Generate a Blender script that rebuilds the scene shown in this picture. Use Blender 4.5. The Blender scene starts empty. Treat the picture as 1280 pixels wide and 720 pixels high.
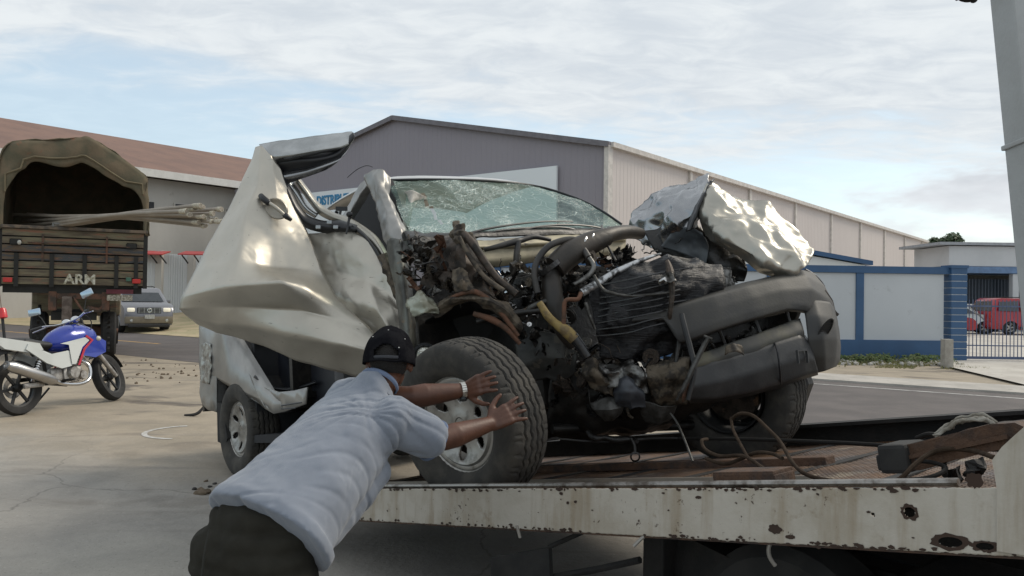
import bpy, bmesh, math, random
from mathutils import Vector, Matrix, noise
R = math.radians
PI = math.pi
V = Vector
random.seed(7)
S = bpy.context.scene
COL = S.collection

# ------------------------------------------------------------------ camera
EYE = V((0.0, 0.0, 1.5))
FPX = 1000.0
cam_d = bpy.data.cameras.new('camera')
cam_d.sensor_width = 36.0
cam_d.lens = 36.0 * FPX / 1280.0
cam_d.clip_start = 0.05
cam_d.clip_end = 6000
cam = bpy.data.objects.new('camera', cam_d)
COL.objects.link(cam)
CAMM = Matrix.Rotation(R(90 + 0.69), 4, 'X') @ Matrix.Rotation(R(0.8), 4, 'Z')
cam.matrix_world = Matrix.Translation(EYE) @ CAMM
S.camera = cam

# ------------------------------------------------------------------ sky and sun
SUN_EL, SUN_AZ = R(42), R(62)          # azimuth clockwise from +Y (the view direction)
w = bpy.data.worlds.new("World"); S.world = w
w.use_nodes = True
nt = w.node_tree
for n in list(nt.nodes): nt.nodes.remove(n)
def N(tree, typ, **kw):
    n = tree.nodes.new(typ)
    for k, v in kw.items():
        if k in ('op',): n.operation = v
        else: setattr(n, k, v)
    return n
def math_n(tree, op, a, b=None, c=None, clamp=False):
    n = tree.nodes.new('ShaderNodeMath'); n.operation = op; n.use_clamp = clamp
    for i, x in enumerate((a, b, c)):
        if x is None: continue
        if isinstance(x, (int, float)): n.inputs[i].default_value = x
        else: tree.links.new(x, n.inputs[i])
    return n.outputs[0]
def mixc(tree, f, a, b, mode='MIX'):
    n = tree.nodes.new('ShaderNodeMix'); n.data_type = 'RGBA'; n.blend_type = mode
    for i, x in ((0, f), (6, a), (7, b)):
        if isinstance(x, (int, float)): n.inputs[i].default_value = x
        elif isinstance(x, (tuple, list)): n.inputs[i].default_value = (x[0], x[1], x[2], 1)
        else: tree.links.new(x, n.inputs[i])
    return n.outputs[2]
def noise_n(tree, vec, scale, detail=4, rough=.55, dist=0):
    n = tree.nodes.new('ShaderNodeTexNoise')
    n.inputs['Scale'].default_value = scale; n.inputs['Detail'].default_value = detail
    n.inputs['Roughness'].default_value = rough; n.inputs['Distortion'].default_value = dist
    if vec is not None: tree.links.new(vec, n.inputs['Vector'])
    return n.outputs[0]
def ramp(tree, x, lo, hi, a=0., b=1.):
    n = tree.nodes.new('ShaderNodeMapRange'); n.interpolation_type = 'SMOOTHSTEP'
    tree.links.new(x, n.inputs[0])
    for i, v in ((1, lo), (2, hi), (3, a), (4, b)): n.inputs[i].default_value = v
    return n.outputs[0]

sky = nt.nodes.new('ShaderNodeTexSky'); sky.sky_type = 'NISHITA'
sky.sun_disc = False; sky.sun_elevation = SUN_EL; sky.sun_rotation = SUN_AZ
sky.air_density = 1.0; sky.dust_density = 1.2; sky.ozone_density = 1.5
tc = nt.nodes.new('ShaderNodeTexCoord')
sep = nt.nodes.new('ShaderNodeSeparateXYZ'); nt.links.new(tc.outputs['Generated'], sep.inputs[0])
zx, zy, zz = sep.outputs
zc = math_n(nt, 'ADD', math_n(nt, 'MAXIMUM', zz, 0.0), 0.10)
comb = nt.nodes.new('ShaderNodeCombineXYZ')
nt.links.new(math_n(nt, 'DIVIDE', zx, zc), comb.inputs[0])
nt.links.new(math_n(nt, 'MULTIPLY', math_n(nt, 'DIVIDE', zy, zc), 1.5), comb.inputs[1])
n1 = noise_n(nt, comb.outputs[0], 1.1, 7, .6, .4)
n2 = noise_n(nt, comb.outputs[0], 4.5, 5, .6, .6)
# the altocumulus sheet: full overhead, thinning to blue low in the sky, lower still to the right
edge = math_n(nt, 'ADD', zz, math_n(nt, 'MULTIPLY', zx, 0.11))
edge = math_n(nt, 'ADD', edge, math_n(nt, 'MULTIPLY', math_n(nt, 'SUBTRACT', n1, .5), 0.30))
edge = math_n(nt, 'ADD', edge, math_n(nt, 'MULTIPLY', math_n(nt, 'SUBTRACT', n2, .5), 0.10))
cov = ramp(nt, edge, 0.15, 0.26, 0.30, 1.0)
# low grey cumulus
gmap = nt.nodes.new('ShaderNodeMapping'); gmap.inputs['Scale'].default_value = (1, 1, 3.2)
gmap.inputs['Location'].default_value = (0.35, 0.1, 0.45)
nt.links.new(tc.outputs['Generated'], gmap.inputs[0])
g1 = noise_n(nt, gmap.outputs[0], 3.1, 6, .55, .2)
gx = math_n(nt, 'ADD', g1, math_n(nt, 'MULTIPLY', ramp(nt, zx, 0.1, 0.5), 0.24))
gx = math_n(nt, 'SUBTRACT', gx, math_n(nt, 'MULTIPLY', ramp(nt, zz, 0.10, 0.24), 0.45))
low = ramp(nt, gx, 0.56, 0.68, 0.0, 0.9)
cn = math_n(nt, 'ADD', math_n(nt, 'MULTIPLY', n2, .55), math_n(nt, 'MULTIPLY', n1, .45))
tone = ramp(nt, cn, 0.36, 0.64, 0.0, 1.0)
ccol = mixc(nt, tone, (5.2, 5.65, 6.1), (6.5, 6.85, 7.05))
skyc = mixc(nt, 0.45, mixc(nt, 1.0, sky.outputs[0], (1.6, 1.6, 1.45), 'MULTIPLY'), (5.0, 6.2, 7.0))
c1 = mixc(nt, cov, skyc, ccol)
lowc = mixc(nt, ramp(nt, g1, 0.42, .62), (6.2, 6.4, 6.7), (4.2, 4.4, 4.75))
c2 = mixc(nt, low, c1, lowc)
bg = nt.nodes.new('ShaderNodeBackground'); bg.inputs[1].default_value = 0.1
nt.links.new(c2, bg.inputs[0])
wo = nt.nodes.new('ShaderNodeOutputWorld'); nt.links.new(bg.outputs[0], wo.inputs[0])

sd = bpy.data.lights.new('sun', 'SUN'); sd.energy = 1.7; sd.angle = R(22); sd.color = (1.0, .91, .77)
so = bpy.data.objects.new('sun', sd); COL.objects.link(so)
sdir = V((math.sin(SUN_AZ)*math.cos(SUN_EL), math.cos(SUN_AZ)*math.cos(SUN_EL), math.sin(SUN_EL)))
so.rotation_euler = (-sdir).to_track_quat('-Z', 'Y').to_euler()
so.location = (20, 10, 40)
S.view_settings.view_transform = 'Standard'; S.view_settings.look = 'None'
S.view_settings.exposure = 0.35; S.view_settings.gamma = 1.0

# ------------------------------------------------------------------ measuring helpers: where a sight line meets a real plane
def ray(px, py):
    return (CAMM.to_3x3() @ V(((px-640)/FPX, (360-py)/FPX, -1))).normalized()
def P(px, py, Y):
    d = ray(px, py); return EYE + d*(Y/d.y)
def PZ(px, py, z):
    d = ray(px, py); return EYE + d*((z-EYE.z)/d.z)
def PN(px, py, p0, n):
    d = ray(px, py); return EYE + d*((p0-EYE).dot(n)/d.dot(n))

# ------------------------------------------------------------------ materials
MATS = {}
def mat(name, col, rough=.6, metal=0., col2=None, scale=4., lo=.4, hi=.6, bump=0., bscale=40., detail=5, coat=0., spec=.5,
        stretch=(1, 1, 1), spots=None, sscale=20., slo=.62, shi=.68, rvar=0.):
    if name in MATS: return MATS[name]
    m = bpy.data.materials.new(name); m.use_nodes = True; t = m.node_tree
    b = t.nodes['Principled BSDF']
    b.inputs['Roughness'].default_value = rough; b.inputs['Metallic'].default_value = metal
    b.inputs['Specular IOR Level'].default_value = spec
    if coat: b.inputs['Coat Weight'].default_value = coat; b.inputs['Coat Roughness'].default_value = .1
    c = t.nodes.new('ShaderNodeTexCoord'); mp = t.nodes.new('ShaderNodeMapping')
    mp.inputs['Scale'].default_value = stretch
    t.links.new(c.outputs['Object'], mp.inputs[0]); vec = mp.outputs[0]
    if col2 is None: col2 = tuple(x*.82 for x in col)
    f = ramp(t, noise_n(t, vec, scale, detail, .6, .2), lo, hi)
    out = mixc(t, f, col, col2)
    if spots:
        f2 = ramp(t, noise_n(t, vec, sscale, 6, .65, .3), slo, shi)
        out = mixc(t, f2, out, spots)
    t.links.new(out, b.inputs['Base Color'])
    if rvar:
        t.links.new(ramp(t, noise_n(t, vec, scale*2.3, 5), .3, .7, max(0.02, rough-rvar), min(1, rough+rvar)), b.inputs['Roughness'])
    if bump:
        bn = t.nodes.new('ShaderNodeBump'); bn.inputs['Strength'].default_value = bump; bn.inputs['Distance'].default_value = .01
        t.links.new(noise_n(t, vec, bscale, 5, .6), bn.inputs['Height']); t.links.new(bn.outputs[0], b.inputs['Normal'])
    MATS[name] = m
    return m
def emit(name, col, s):
    m = mat(name, col, .2); b = m.node_tree.nodes['Principled BSDF']
    b.inputs['Emission Color'].default_value = (*col, 1); b.inputs['Emission Strength'].default_value = s
    return m

# ------------------------------------------------------------------ object helpers
XF = {}
def tagit(o, label=None, cat=None, group=None, kind=None):
    if label: o['label'] = label
    if cat: o['category'] = cat
    if group: o['group'] = group
    if kind: o['kind'] = kind
    return o
def thing(name, label, cat, M=None, group=None):
    o = bpy.data.objects.new(name, None); COL.objects.link(o)
    M = M or Matrix(); o.matrix_world = M; XF[o.name] = M.copy()
    o.empty_display_size = .2
    return tagit(o, label, cat, group)
def at(x, y, z=0, rz=0, rx=0, ry=0):
    return Matrix.Translation((x, y, z)) @ Matrix.Rotation(rz, 4, 'Z') @ Matrix.Rotation(ry, 4, 'Y') @ Matrix.Rotation(rx, 4, 'X')
def add(name, bm, m, parent=None, smooth=False, world=False, label=None, fix=True):
    """link a bmesh as one object; world=True when its coordinates are world ones"""
    if fix: bmesh.ops.recalc_face_normals(bm, faces=bm.faces)
    root = parent
    while root is not None and root.name not in XF: root = root.parent
    if world and root is not None: bmesh.ops.transform(bm, matrix=XF[root.name].inverted(), verts=bm.verts)
    me = bpy.data.meshes.new(name); bm.to_mesh(me); bm.free()
    me.materials.append(m)
    if smooth:
        me.polygons.foreach_set('use_smooth', [True]*len(me.polygons))
        if smooth != 2 and hasattr(me, 'set_sharp_from_angle'): me.set_sharp_from_angle(angle=R(42))
    o = bpy.data.objects.new(name, me); COL.objects.link(o)
    if parent is not None: o.parent = parent
    if label: o['label'] = label
    return o
def inst(name, me, parent, M):
    o = bpy.data.objects.new(name, me); COL.objects.link(o); o.parent = parent; o.matrix_basis = M
    return o
def struct(name, bm, m, smooth=False):
    o = add(name, bm, m, None, smooth); o['kind'] = 'structure'; return o
def BM(): return bmesh.new()
def kids(o): return [c for c in bpy.data.objects if c.parent == o]
def copy_tree(o, parent=None, M=None):
    c = o.copy(); COL.objects.link(c); c.parent = parent
    if M is not None: c.matrix_basis = M; XF[c.name] = M
    for ch in kids(o): copy_tree(ch, c)
    return c
def bake(o):
    bpy.context.view_layer.update()
    dg = bpy.context.evaluated_depsgraph_get()
    me = bpy.data.meshes.new_from_object(o.evaluated_get(dg))
    o.modifiers.clear(); o.data = me
    return me

def box(bm, c, s, M=None, bev=0.):
    """box centred c, full size s"""
    r = bmesh.ops.create_cube(bm, size=1.0)
    vs = r['verts']
    for v in vs: v.co = V((v.co.x*s[0], v.co.y*s[1], v.co.z*s[2]))
    if bev:
        es = list({e for v in vs for e in v.link_edges})
        bb = bmesh.ops.bevel(bm, geom=es, offset=bev, segments=2, affect='EDGES', profile=.6)
        vs = [v for v in bb['verts']] ; vs = list({v for f in bb['faces'] for v in f.verts} | set(vs))
        # gather every vert of the island
        seen = set(vs); st = list(vs)
        while st:
            v = st.pop()
            for e in v.link_edges:
                q = e.other_vert(v)
                if q not in seen: seen.add(q); st.append(q)
        vs = list(seen)
    for v in vs:
        v.co = V(c) + v.co if M is None else M @ (V(c) + v.co)
    return vs
def boxM(c, X, Y, Z, s=None):
    """matrix with columns X,Y,Z (unit) at c"""
    return Matrix(((X.x, Y.x, Z.x, c.x), (X.y, Y.y, Z.y, c.y), (X.z, Y.z, Z.z, c.z), (0, 0, 0, 1)))
def frame(d, up=V((0, 0, 1))):
    d = d.normalized()
    if abs(d.dot(up)) > .97: up = V((1, 0, 0))
    a = up.cross(d).normalized(); return a, d.cross(a).normalized()
def smoothpath(pts, k=6):
    pts = [V(p) for p in pts]
    if len(pts) < 3: return pts
    out = []
    n = len(pts)
    for i in range(n-1):
        p0 = pts[max(i-1, 0)]; p1 = pts[i]; p2 = pts[i+1]; p3 = pts[min(i+2, n-1)]
        for j in range(k):
            t = j/k
            out.append(.5*((2*p1)+(p2-p0)*t+(2*p0-5*p1+4*p2-p3)*t*t+(3*p1-p0-3*p2+p3)*t**3))
    out.append(pts[-1]); return out
def tube(bm, pts, r, n=8, cap=True, smooth=0, flat=1.0):
    if smooth:
        rr = r
        m0 = len(pts)
        pts = smoothpath(pts, smooth)
        if not isinstance(r, (int, float)):
            r = [rr[min(int(i/smooth), m0-1)]*(1-(i/smooth) % 1) + rr[min(int(i/smooth)+1, m0-1)]*((i/smooth) % 1) for i in range(len(pts))]
    pts = [V(p) for p in pts]
    rings = []
    a = None
    for i, p in enumerate(pts):
        d = (pts[min(i+1, len(pts)-1)] - pts[max(i-1, 0)])
        if d.length < 1e-9: d = V((0, 0, 1))
        d.normalize()
        if a is None: a, b = frame(d)
        else:
            a = (a - d*a.dot(d))
            a = a.normalized() if a.length > 1e-6 else frame(d)[0]
            b = d.cross(a)
        rad = r if isinstance(r, (int, float)) else r[i]
        rings.append([bm.verts.new(p + (a*math.cos(2*PI*k/n)*flat + b*math.sin(2*PI*k/n))*rad) for k in range(n)])
    for i in range(len(rings)-1):
        for k in range(n):
            bm.faces.new((rings[i][k], rings[i][(k+1) % n], rings[i+1][(k+1) % n], rings[i+1][k]))
    if cap:
        bm.faces.new(rings[0][::-1]); bm.faces.new(rings[-1])
    return rings
def lathe(bm, prof, M=None, n=32, closed=False):
    """prof: (radius, axial) about local Z"""
    M = M or Matrix()
    rings = []
    for r, z in prof:
        if r < 1e-6: rings.append([bm.verts.new(M @ V((0, 0, z)))])
        else: rings.append([bm.verts.new(M @ V((r*math.cos(2*PI*k/n), r*math.sin(2*PI*k/n), z))) for k in range(n)])
    m = len(rings)
    for i in range(m if closed else m-1):
        A, B = rings[i], rings[(i+1) % m]
        for k in range(n):
            a0, a1 = A[k % len(A)], A[(k+1) % len(A)]; b0, b1 = B[k % len(B)], B[(k+1) % len(B)]
            vs = []
            for v in (a0, a1, b1, b0):
                if v not in vs: vs.append(v)
            if len(vs) > 2:
                try: bm.faces.new(vs)
                except ValueError: pass
def prism(bm, pts, off):
    """flat outline pts (3D) given the thickness vector off"""
    off = V(off); a = [bm.verts.new(V(p)) for p in pts]; b = [bm.verts.new(V(p)+off) for p in pts]
    n = len(pts)
    f1 = bm.faces.new(a[::-1]); f2 = bm.faces.new(b)
    for i in range(n): bm.faces.new((a[i], a[(i+1) % n], b[(i+1) % n], b[i]))
    bmesh.ops.triangulate(bm, faces=[f1, f2])
def quad(bm, a, b, c, d): return bm.faces.new([bm.verts.new(V(p)) for p in (a, b, c, d)])
def ell(bm, c, rx, ry, rz, M=None, seg=16, rings=10):
    T = Matrix.Translation(V(c)) @ (M or Matrix()) @ Matrix.Diagonal((rx, ry, rz, 1))
    bmesh.ops.create_uvsphere(bm, u_segments=seg, v_segments=rings, radius=1, matrix=T)
def cr(p0, p1, p2, p3, t, k):
    a = p1.lerp(p2, t)
    if k <= 0: return a
    b = .5*((2*p1)+(p2-p0)*t+(2*p0-5*p1+4*p2-p3)*t*t+(3*p1-p0-3*p2+p3)*t**3)
    return a.lerp(b, k)
def gridpts(rows, su, sv, k=.8):
    """rows of control points -> dense grid"""
    rows = [[V(p) for p in r] for r in rows]
    def dens(line, s):
        n = len(line); out = []
        for i in range(n-1):
            for j in range(s):
                out.append(cr(line[max(i-1, 0)], line[i], line[i+1], line[min(i+2, n-1)], j/s, k))
        out.append(line[-1].copy()); return out
    R1 = [dens(r, su) for r in rows]
    cols = [dens([r[i] for r in R1], sv) for i in range(len(R1[0]))]
    return [[cols[i][j] for i in range(len(cols))] for j in range(len(cols[0]))]
def ridge(p, f, o):
    q = p*f + V((o*7.3, o*3.1, o*5.7))
    return abs(noise.noise(q))*1.0 + .5*abs(noise.noise(q*2.1)) + .25*noise.noise(q*4.3)
def ridge2(p, f, o):
    q = p*f + V((o*7.3, o*3.1, o*5.7))
    return abs(noise.noise(q)) + .38*abs(noise.noise(q*1.9+V((3, 1, 2)))) + .12*abs(noise.noise(q*4.7))
def surf(name, rows, m, parent, su=8, sv=8, k=.8, amp=.0, freq=5., seed=0, thick=.004, edge_rag=0., world=True, smooth=2, label=None, drop=0., fold=False):
    G = gridpts(rows, su, sv, k)
    nr, nc = len(G), len(G[0])
    if amp or edge_rag:
        H = [[None]*nc for _ in range(nr)]
        for j in range(nr):
            for i in range(nc):
                du = G[j][min(i+1, nc-1)] - G[j][max(i-1, 0)]; dv = G[min(j+1, nr-1)][i] - G[max(j-1, 0)][i]
                n = du.cross(dv); n = n.normalized() if n.length > 1e-9 else V((0, -1, 0))
                p = G[j][i] + n*amp*((ridge2 if fold else ridge)(G[j][i], freq, seed) - (.4 if fold else .55))
                if edge_rag:
                    e = min(i, j, nc-1-i, nr-1-j)
                    if e < 2: p = p + noise.noise_vector(G[j][i]*14+V((seed, 0, 0)))*edge_rag*(1 if e == 0 else .4)
                H[j][i] = p
        G = H
    bm = BM()
    vs = [[bm.verts.new(p) for p in r] for r in G]
    for j in range(nr-1):
        for i in range(nc-1):
            if drop and noise.noise(G[j][i]*9+V((seed*3, 1, 2))) > drop: continue
            bm.faces.new((vs[j][i], vs[j][i+1], vs[j+1][i+1], vs[j+1][i]))
    for v in [v for v in bm.verts if not v.link_faces]: bm.verts.remove(v)
    o = add(name, bm, m, parent, smooth, world=world, label=label)
    if thick:
        s = o.modifiers.new('thickness', 'SOLIDIFY'); s.thickness = thick; s.offset = 0
    return o
def textmesh(name, body, m, parent, M, size, depth=.01, label=None, bold=.0, sx=1.0):
    cu = bpy.data.curves.new(name, 'FONT'); cu.body = body; cu.size = size; cu.extrude = depth; cu.offset = bold
    cu.align_x = 'LEFT'; cu.align_y = 'BOTTOM_BASELINE'
    o = bpy.data.objects.new(name, cu); COL.objects.link(o)
    bpy.context.view_layer.update()
    me = bpy.data.meshes.new_from_object(o.evaluated_get(bpy.context.evaluated_depsgraph_get()))
    COL.objects.unlink(o); bpy.data.objects.remove(o)
    bm = BM(); bm.from_mesh(me)
    for v in bm.verts: v.co.x *= sx
    bmesh.ops.transform(bm, matrix=M, verts=bm.verts)
    return add(name, bm, m, parent, False, world=True, label=label)
# ================================================================== THE SETTING
E0 = V((5.44, 14.7, 0)); ED = V((.813, -.583, 0)); EN = V((.583, .813, 0))    # the road's far white line, its direction, across it
def RD(s, o, z=0.): p = E0 + ED*s + EN*o; return V((p.x, p.y, z))

def ground_mat():
    m = bpy.data.materials.new('concrete_and_sand'); m.use_nodes = True; t = m.node_tree; b = t.nodes['Principled BSDF']
    c = t.nodes.new('ShaderNodeTexCoord'); o = c.outputs['Object']
    s = t.nodes.new('ShaderNodeSeparateXYZ'); t.links.new(o, s.inputs[0])
    big = noise_n(t, o, .35, 5, .6, .3); mid = noise_n(t, o, 1.6, 6, .65, .4); fine = noise_n(t, o, 14, 6, .7); gr = noise_n(t, o, 90, 3, .6)
    conc = mixc(t, ramp(t, mid, .35, .68), (.315, .295, .265), (.245, .232, .212))
    conc = mixc(t, ramp(t, fine, .5, .72), conc, (.28, .265, .24))
    sand = mixc(t, ramp(t, mid, .35, .65), (.34, .285, .215), (.27, .23, .175))
    # distance beyond which the drift sand lies: measured towards the road
    d = math_n(t, 'ADD', math_n(t, 'MULTIPLY', s.outputs[0], .4), s.outputs[1])
    d = math_n(t, 'ADD', d, math_n(t, 'MULTIPLY', math_n(t, 'SUBTRACT', big, .5), 5.))
    out = mixc(t, ramp(t, d, 4.6, 7.6), conc, sand)
    # damp oily patches
    mp = t.nodes.new('ShaderNodeMapping'); mp.inputs['Scale'].default_value = (.6, 1.1, 1); t.links.new(o, mp.inputs[0])
    pt = noise_n(t, mp.outputs[0], .95, 4, .55, .7)
    out = mixc(t, math_n(t, 'MULTIPLY', ramp(t, pt, .54, .66), ramp(t, d, 6.5, 9.0, 0.38, 1.)), out, (.125, .105, .085))
    out = mixc(t, ramp(t, gr, .60, .68, 0, .35), out, (.10, .09, .075))
    # hairline cracks, grit and rubber scuffs
    vo = t.nodes.new('ShaderNodeTexVoronoi'); vo.feature = 'DISTANCE_TO_EDGE'; vo.inputs['Scale'].default_value = .42
    nn_ = t.nodes.new('ShaderNodeTexNoise'); nn_.inputs['Scale'].default_value = 2.2; nn_.inputs['Detail'].default_value = 6; t.links.new(o, nn_.inputs['Vector'])
    mv = t.nodes.new('ShaderNodeMix'); mv.data_type = 'RGBA'; mv.blend_type = 'LINEAR_LIGHT'; mv.inputs[0].default_value = .22; t.links.new(o, mv.inputs[6]); t.links.new(nn_.outputs['Color'], mv.inputs[7])
    t.links.new(mv.outputs[2], vo.inputs['Vector'])
    crk = math_n(t, 'MULTIPLY', ramp(t, vo.outputs[0], .0, .006, 1, 0), ramp(t, d, 7.5, 5.0, 0, .55))
    out = mixc(t, crk, out, (.11, .10, .09))
    mg = t.nodes.new('ShaderNodeMapping'); mg.inputs['Scale'].default_value = (.35, 2.6, 1); mg.inputs['Rotation'].default_value = (0, 0, .5); t.links.new(o, mg.inputs[0])
    out = mixc(t, ramp(t, noise_n(t, mg.outputs[0], 1.3, 5, .6, .2), .56, .72, 0, .42), out, (.17, .155, .14))
    peb = noise_n(t, o, 38, 2, .5)
    out = mixc(t, ramp(t, peb, .66, .72, 0, .5), out, (.13, .115, .10)); out = mixc(t, ramp(t, peb, .36, .30, 0, .35), out, (.42, .39, .35))
    t.links.new(out, b.inputs['Base Color']); b.inputs['Roughness'].default_value = .92
    bn = t.nodes.new('ShaderNodeBump'); bn.inputs['Strength'].default_value = .5; bn.inputs['Distance'].default_value = .02
    t.links.new(math_n(t, 'ADD', fine, math_n(t, 'MULTIPLY', mid, 1.4)), bn.inputs['Height']); t.links.new(bn.outputs[0], b.inputs['Normal'])
    return m
bm = BM()
quad(bm, (-900, -60, 0), (900, -60, 0), (900, 1500, 0), (-900, 1500, 0))
struct('ground', bm, ground_mat())

asph = mat('asphalt', (.082, .072, .070), .85, 0, (.115, .10, .095), 1.2, .35, .7, .35, 120, spots=(.05, .045, .045), sscale=30, slo=.6, shi=.75)
bm = BM(); n = 60
for i in range(n):
    s0, s1 = -90+180*i/n, -90+180*(i+1)/n
    r0, r1 = noise.noise(V((s0*.4, 0, 3)))*.35, noise.noise(V((s1*.4, 0, 3)))*.35
    quad(bm, RD(s0, -5.0+r0, .004), RD(s1, -5.0+r1, .004), RD(s1, .65, .004), RD(s0, .65, .004))
bmesh.ops.remove_doubles(bm, verts=bm.verts, dist=.001)
struct('road', bm, asph)
yel = mat('worn_yellow_paint', (.50, .30, .09), .8, 0, (.30, .20, .10), 6)
wht = mat('worn_white_paint', (.55, .54, .52), .8, 0, (.32, .31, .30), 6)
bm = BM()
for k in range(5):
    s0 = -21.2 + (k-4)*8.0
    quad(bm, RD(s0, -2.17, .008), RD(s0+3.4, -2.17, .008), RD(s0+3.4, -2.03, .008), RD(s0, -2.03, .008))
struct('road_centre_line', bm, yel)
bm = BM(); quad(bm, RD(-8, -.05, .008), RD(60, -.05, .008), RD(60, .04, .008), RD(-8, .04, .008))
struct('road_edge_line', bm, wht)
pave = mat('pavement_concrete', (.44, .41, .37), .9, 0, (.33, .31, .28), 1.5, .35, .65, .3, 50, spots=(.22, .2, .17), sscale=7)
bm = BM()
pts = [RD(-7, .66), RD(60, .66), RD(60, 2.0), RD(-7, 2.0)]
prism(bm, pts, (0, 0, .04))
struct('pavement', bm, pave)
# the paved drive and yard behind the gate
yard = mat('yard_concrete', (.50, .47, .42), .9, 0, (.40, .37, .33), .8, .35, .65, .2, 30, spots=(.30, .27, .22), sscale=3)
bm = BM(); quad(bm, (11.3, 21.0, .006), (90, 21.0, .006), (90, 90, .006), (11.3, 90, .006)); struct('yard', bm, yard)
bm = BM()
quad(bm, (9.3, 14.2, .046), (24, 3.6, .046), (30, 20.9, .046), (10.6, 20.9, .046))
struct('driveway', bm, yard)
# dirt verge beyond the road on the left: a low uneven bank
dirt = mat('dry_dirt', (.45, .36, .23), .95, 0, (.33, .29, .17), 1.2, .35, .65, .6, 12, spots=(.2, .19, .09), sscale=5)
bm = BM(); nu, nv = 60, 14
vs = []
for j in range(nv+1):
    row = []
    for i in range(nu+1):
        p = RD(-60+52*i/nu, .7+16*j/nv)
        h = .75*math.sin(min(1, j/nv*1.6)*PI/2)*(.6+.6*noise.noise(p*.35)) + .08*noise.noise(p*2)
        row.append(bm.verts.new((p.x, p.y, max(.012, h if j else .012))))
    vs.append(row)
for j in range(nv):
    for i in range(nu): bm.faces.new((vs[j][i], vs[j][i+1], vs[j+1][i+1], vs[j+1][i]))
struct('dirt_bank', bm, dirt, 2)

# ---------------- long concrete hall with brown roof (far left)
t = thing('concrete_hall', 'long grey concrete hall with a sloping brown roof behind the army truck', 'building', at(-20, 44))
eA, eB = PZ(-60, 188.0, 8.0), PZ(302, 235.5, 8.0)
dE = (eB-eA).normalized(); eA = eA - dE*6; eB2 = eB + dE*18
nE = V((-dE.y, dE.x, 0)); 
if nE.y < 0: nE = -nE
plaster = mat('grey_render', (.52, .50, .465), .9, 0, (.45, .43, .40), .5, .3, .7, .2, 10, stretch=(1, 1, .5), spots=(.38, .36, .33), sscale=1.1)
brown = mat('brown_roof_sheet', (.20, .115, .085), .75, 0, (.155, .09, .07), .6, .35, .7, .15, 20, spots=(.11, .07, .055), sscale=2)
trimw = mat('white_trim', (.66, .65, .62), .6, 0, (.6, .59, .56), 3)
dark = mat('dark_opening', (.02, .022, .026), .5)
bm = BM()
a, b = V((eA.x, eA.y, -.2)), V((eB2.x, eB2.y, -.2))
prism(bm, [a, b, b+nE*22, a+nE*22], (0, 0, 8.1))
add('wall', bm, plaster, t, world=True)
bm = BM()
o = -nE*.9
ra, rb = eA + nE*9.5, eB2 + nE*9.5
ra.z = rb.z = 11.5
for (p, q, r_, s_) in [(eA+o, eB2+o, rb, ra), (ra, rb, rb+nE*9.5+V((0, 0, -3.5)), ra+nE*9.5+V((0, 0, -3.5)))]:
    prism(bm, [p+V((0, 0, .08)), q+V((0, 0, .08)), r_+V((0, 0, .08)), s_+V((0, 0, .08))], (0, 0, .15))
add('roof', bm, brown, t, world=True)
bm = BM()
M = boxM(eA + (eB2-eA)*.5 - nE*.98, dE, nE, V((0, 0, 1)))
L = (eB2-eA).length
box(bm, (0, 0, .05), (L, .16, .42), M); add('eave_gutter', bm, trimw, t, world=True)
for (px0, px1, y0, y1) in [(183, 191, 252, 267), (218, 229, 255, 262), (282, 290, 262, 272), (295, 303, 264, 273), (140, 150, 247, 262)]:
    q0, q1 = PN(px0, y0, eA, nE), PN(px1, y1, eA, nE)
    c = (q0+q1)/2; wd = V((q1.x-q0.x, q1.y-q0.y, 0)).length; hh = abs(q0.z-q1.z)
    bm = BM(); box(bm, (0, -.06, 0), (wd+.14, .10, hh+.14), boxM(c, dE, nE, V((0, 0, 1))))
    f = add('window', bm, trimw if False else plaster, t, world=True)
    bm = BM(); box(bm, (0, -.115, 0), (wd, .04, hh), boxM(c, dE, nE, V((0, 0, 1))))
    add('pane', bm, dark, f, world=True)
# ---------------- white boundary wall and gates at the foot of the hall, with red awnings
t = thing('white_yard_wall', 'white sheet panel wall between posts below the concrete hall', 'wall', at(-19, 38))
wp = mat('white_sheet', (.60, .62, .63), .6, 0, (.57, .59, .60), .7, .3, .7)
z0, z1 = 0, 3.35
posts = [150, 200, 240, 283]
pp = [P(x, 340, 38 + (x-200)*.02) for x in posts]
for i in range(3):
    a, b = pp[i], pp[i+1]; d = V((b.x-a.x, b.y-a.y, 0)); L = d.length; d.normalize(); nn = V((-d.y, d.x, 0))
    c = V(((a.x+b.x)/2, (a.y+b.y)/2, 1.7))
    bm = BM(); box(bm, (0, 0, 0), (L-.3, .06, 3.3), boxM(c, d, nn, V((0, 0, 1))))
    for k in range(7): box(bm, (-L/2+.4+k*(L-.8)/6, -.05, 0), (.05, .05, 3.25), boxM(c, d, nn, V((0, 0, 1))))
    add('sheet_panel', bm, wp, t, world=True)
for a in pp:
    bm = BM(); box(bm, (a.x, a.y-.05, 1.75), (.3, .3, 3.5)); add('post', bm, plaster, t, world=True)
red = mat('red_awning', (.42, .045, .04), .6)
for px0, px1, y, who in [(172, 203, 318, 'left'), (222, 262, 318.5, 'right')]:
    a, b = P(px0, y, 37), P(px1, y+.8, 37)
    g = thing('awning', 'small red awning over the white gate, ' + ('half hidden by the army truck' if who == 'left' else 'nearer the wrecked door'), 'awning', at(a.x, a.y, a.z))
    bm = BM(); prism(bm, [a+V((0, 0, 0)), b+V((0, 0, 0)), b+V((0, .9, .18)), a+V((0, .9, .18))], (0, 0, .05)); add('canopy', bm, red, g, world=True)
    for f in (.12, .5, .88):
        p = a.lerp(b, f); bm = BM(); tube(bm, [p+V((0, .05, 0)), p+V((0, .75, -.35))], .035, 6); add('bracket', bm, dark, g, world=True)

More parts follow.
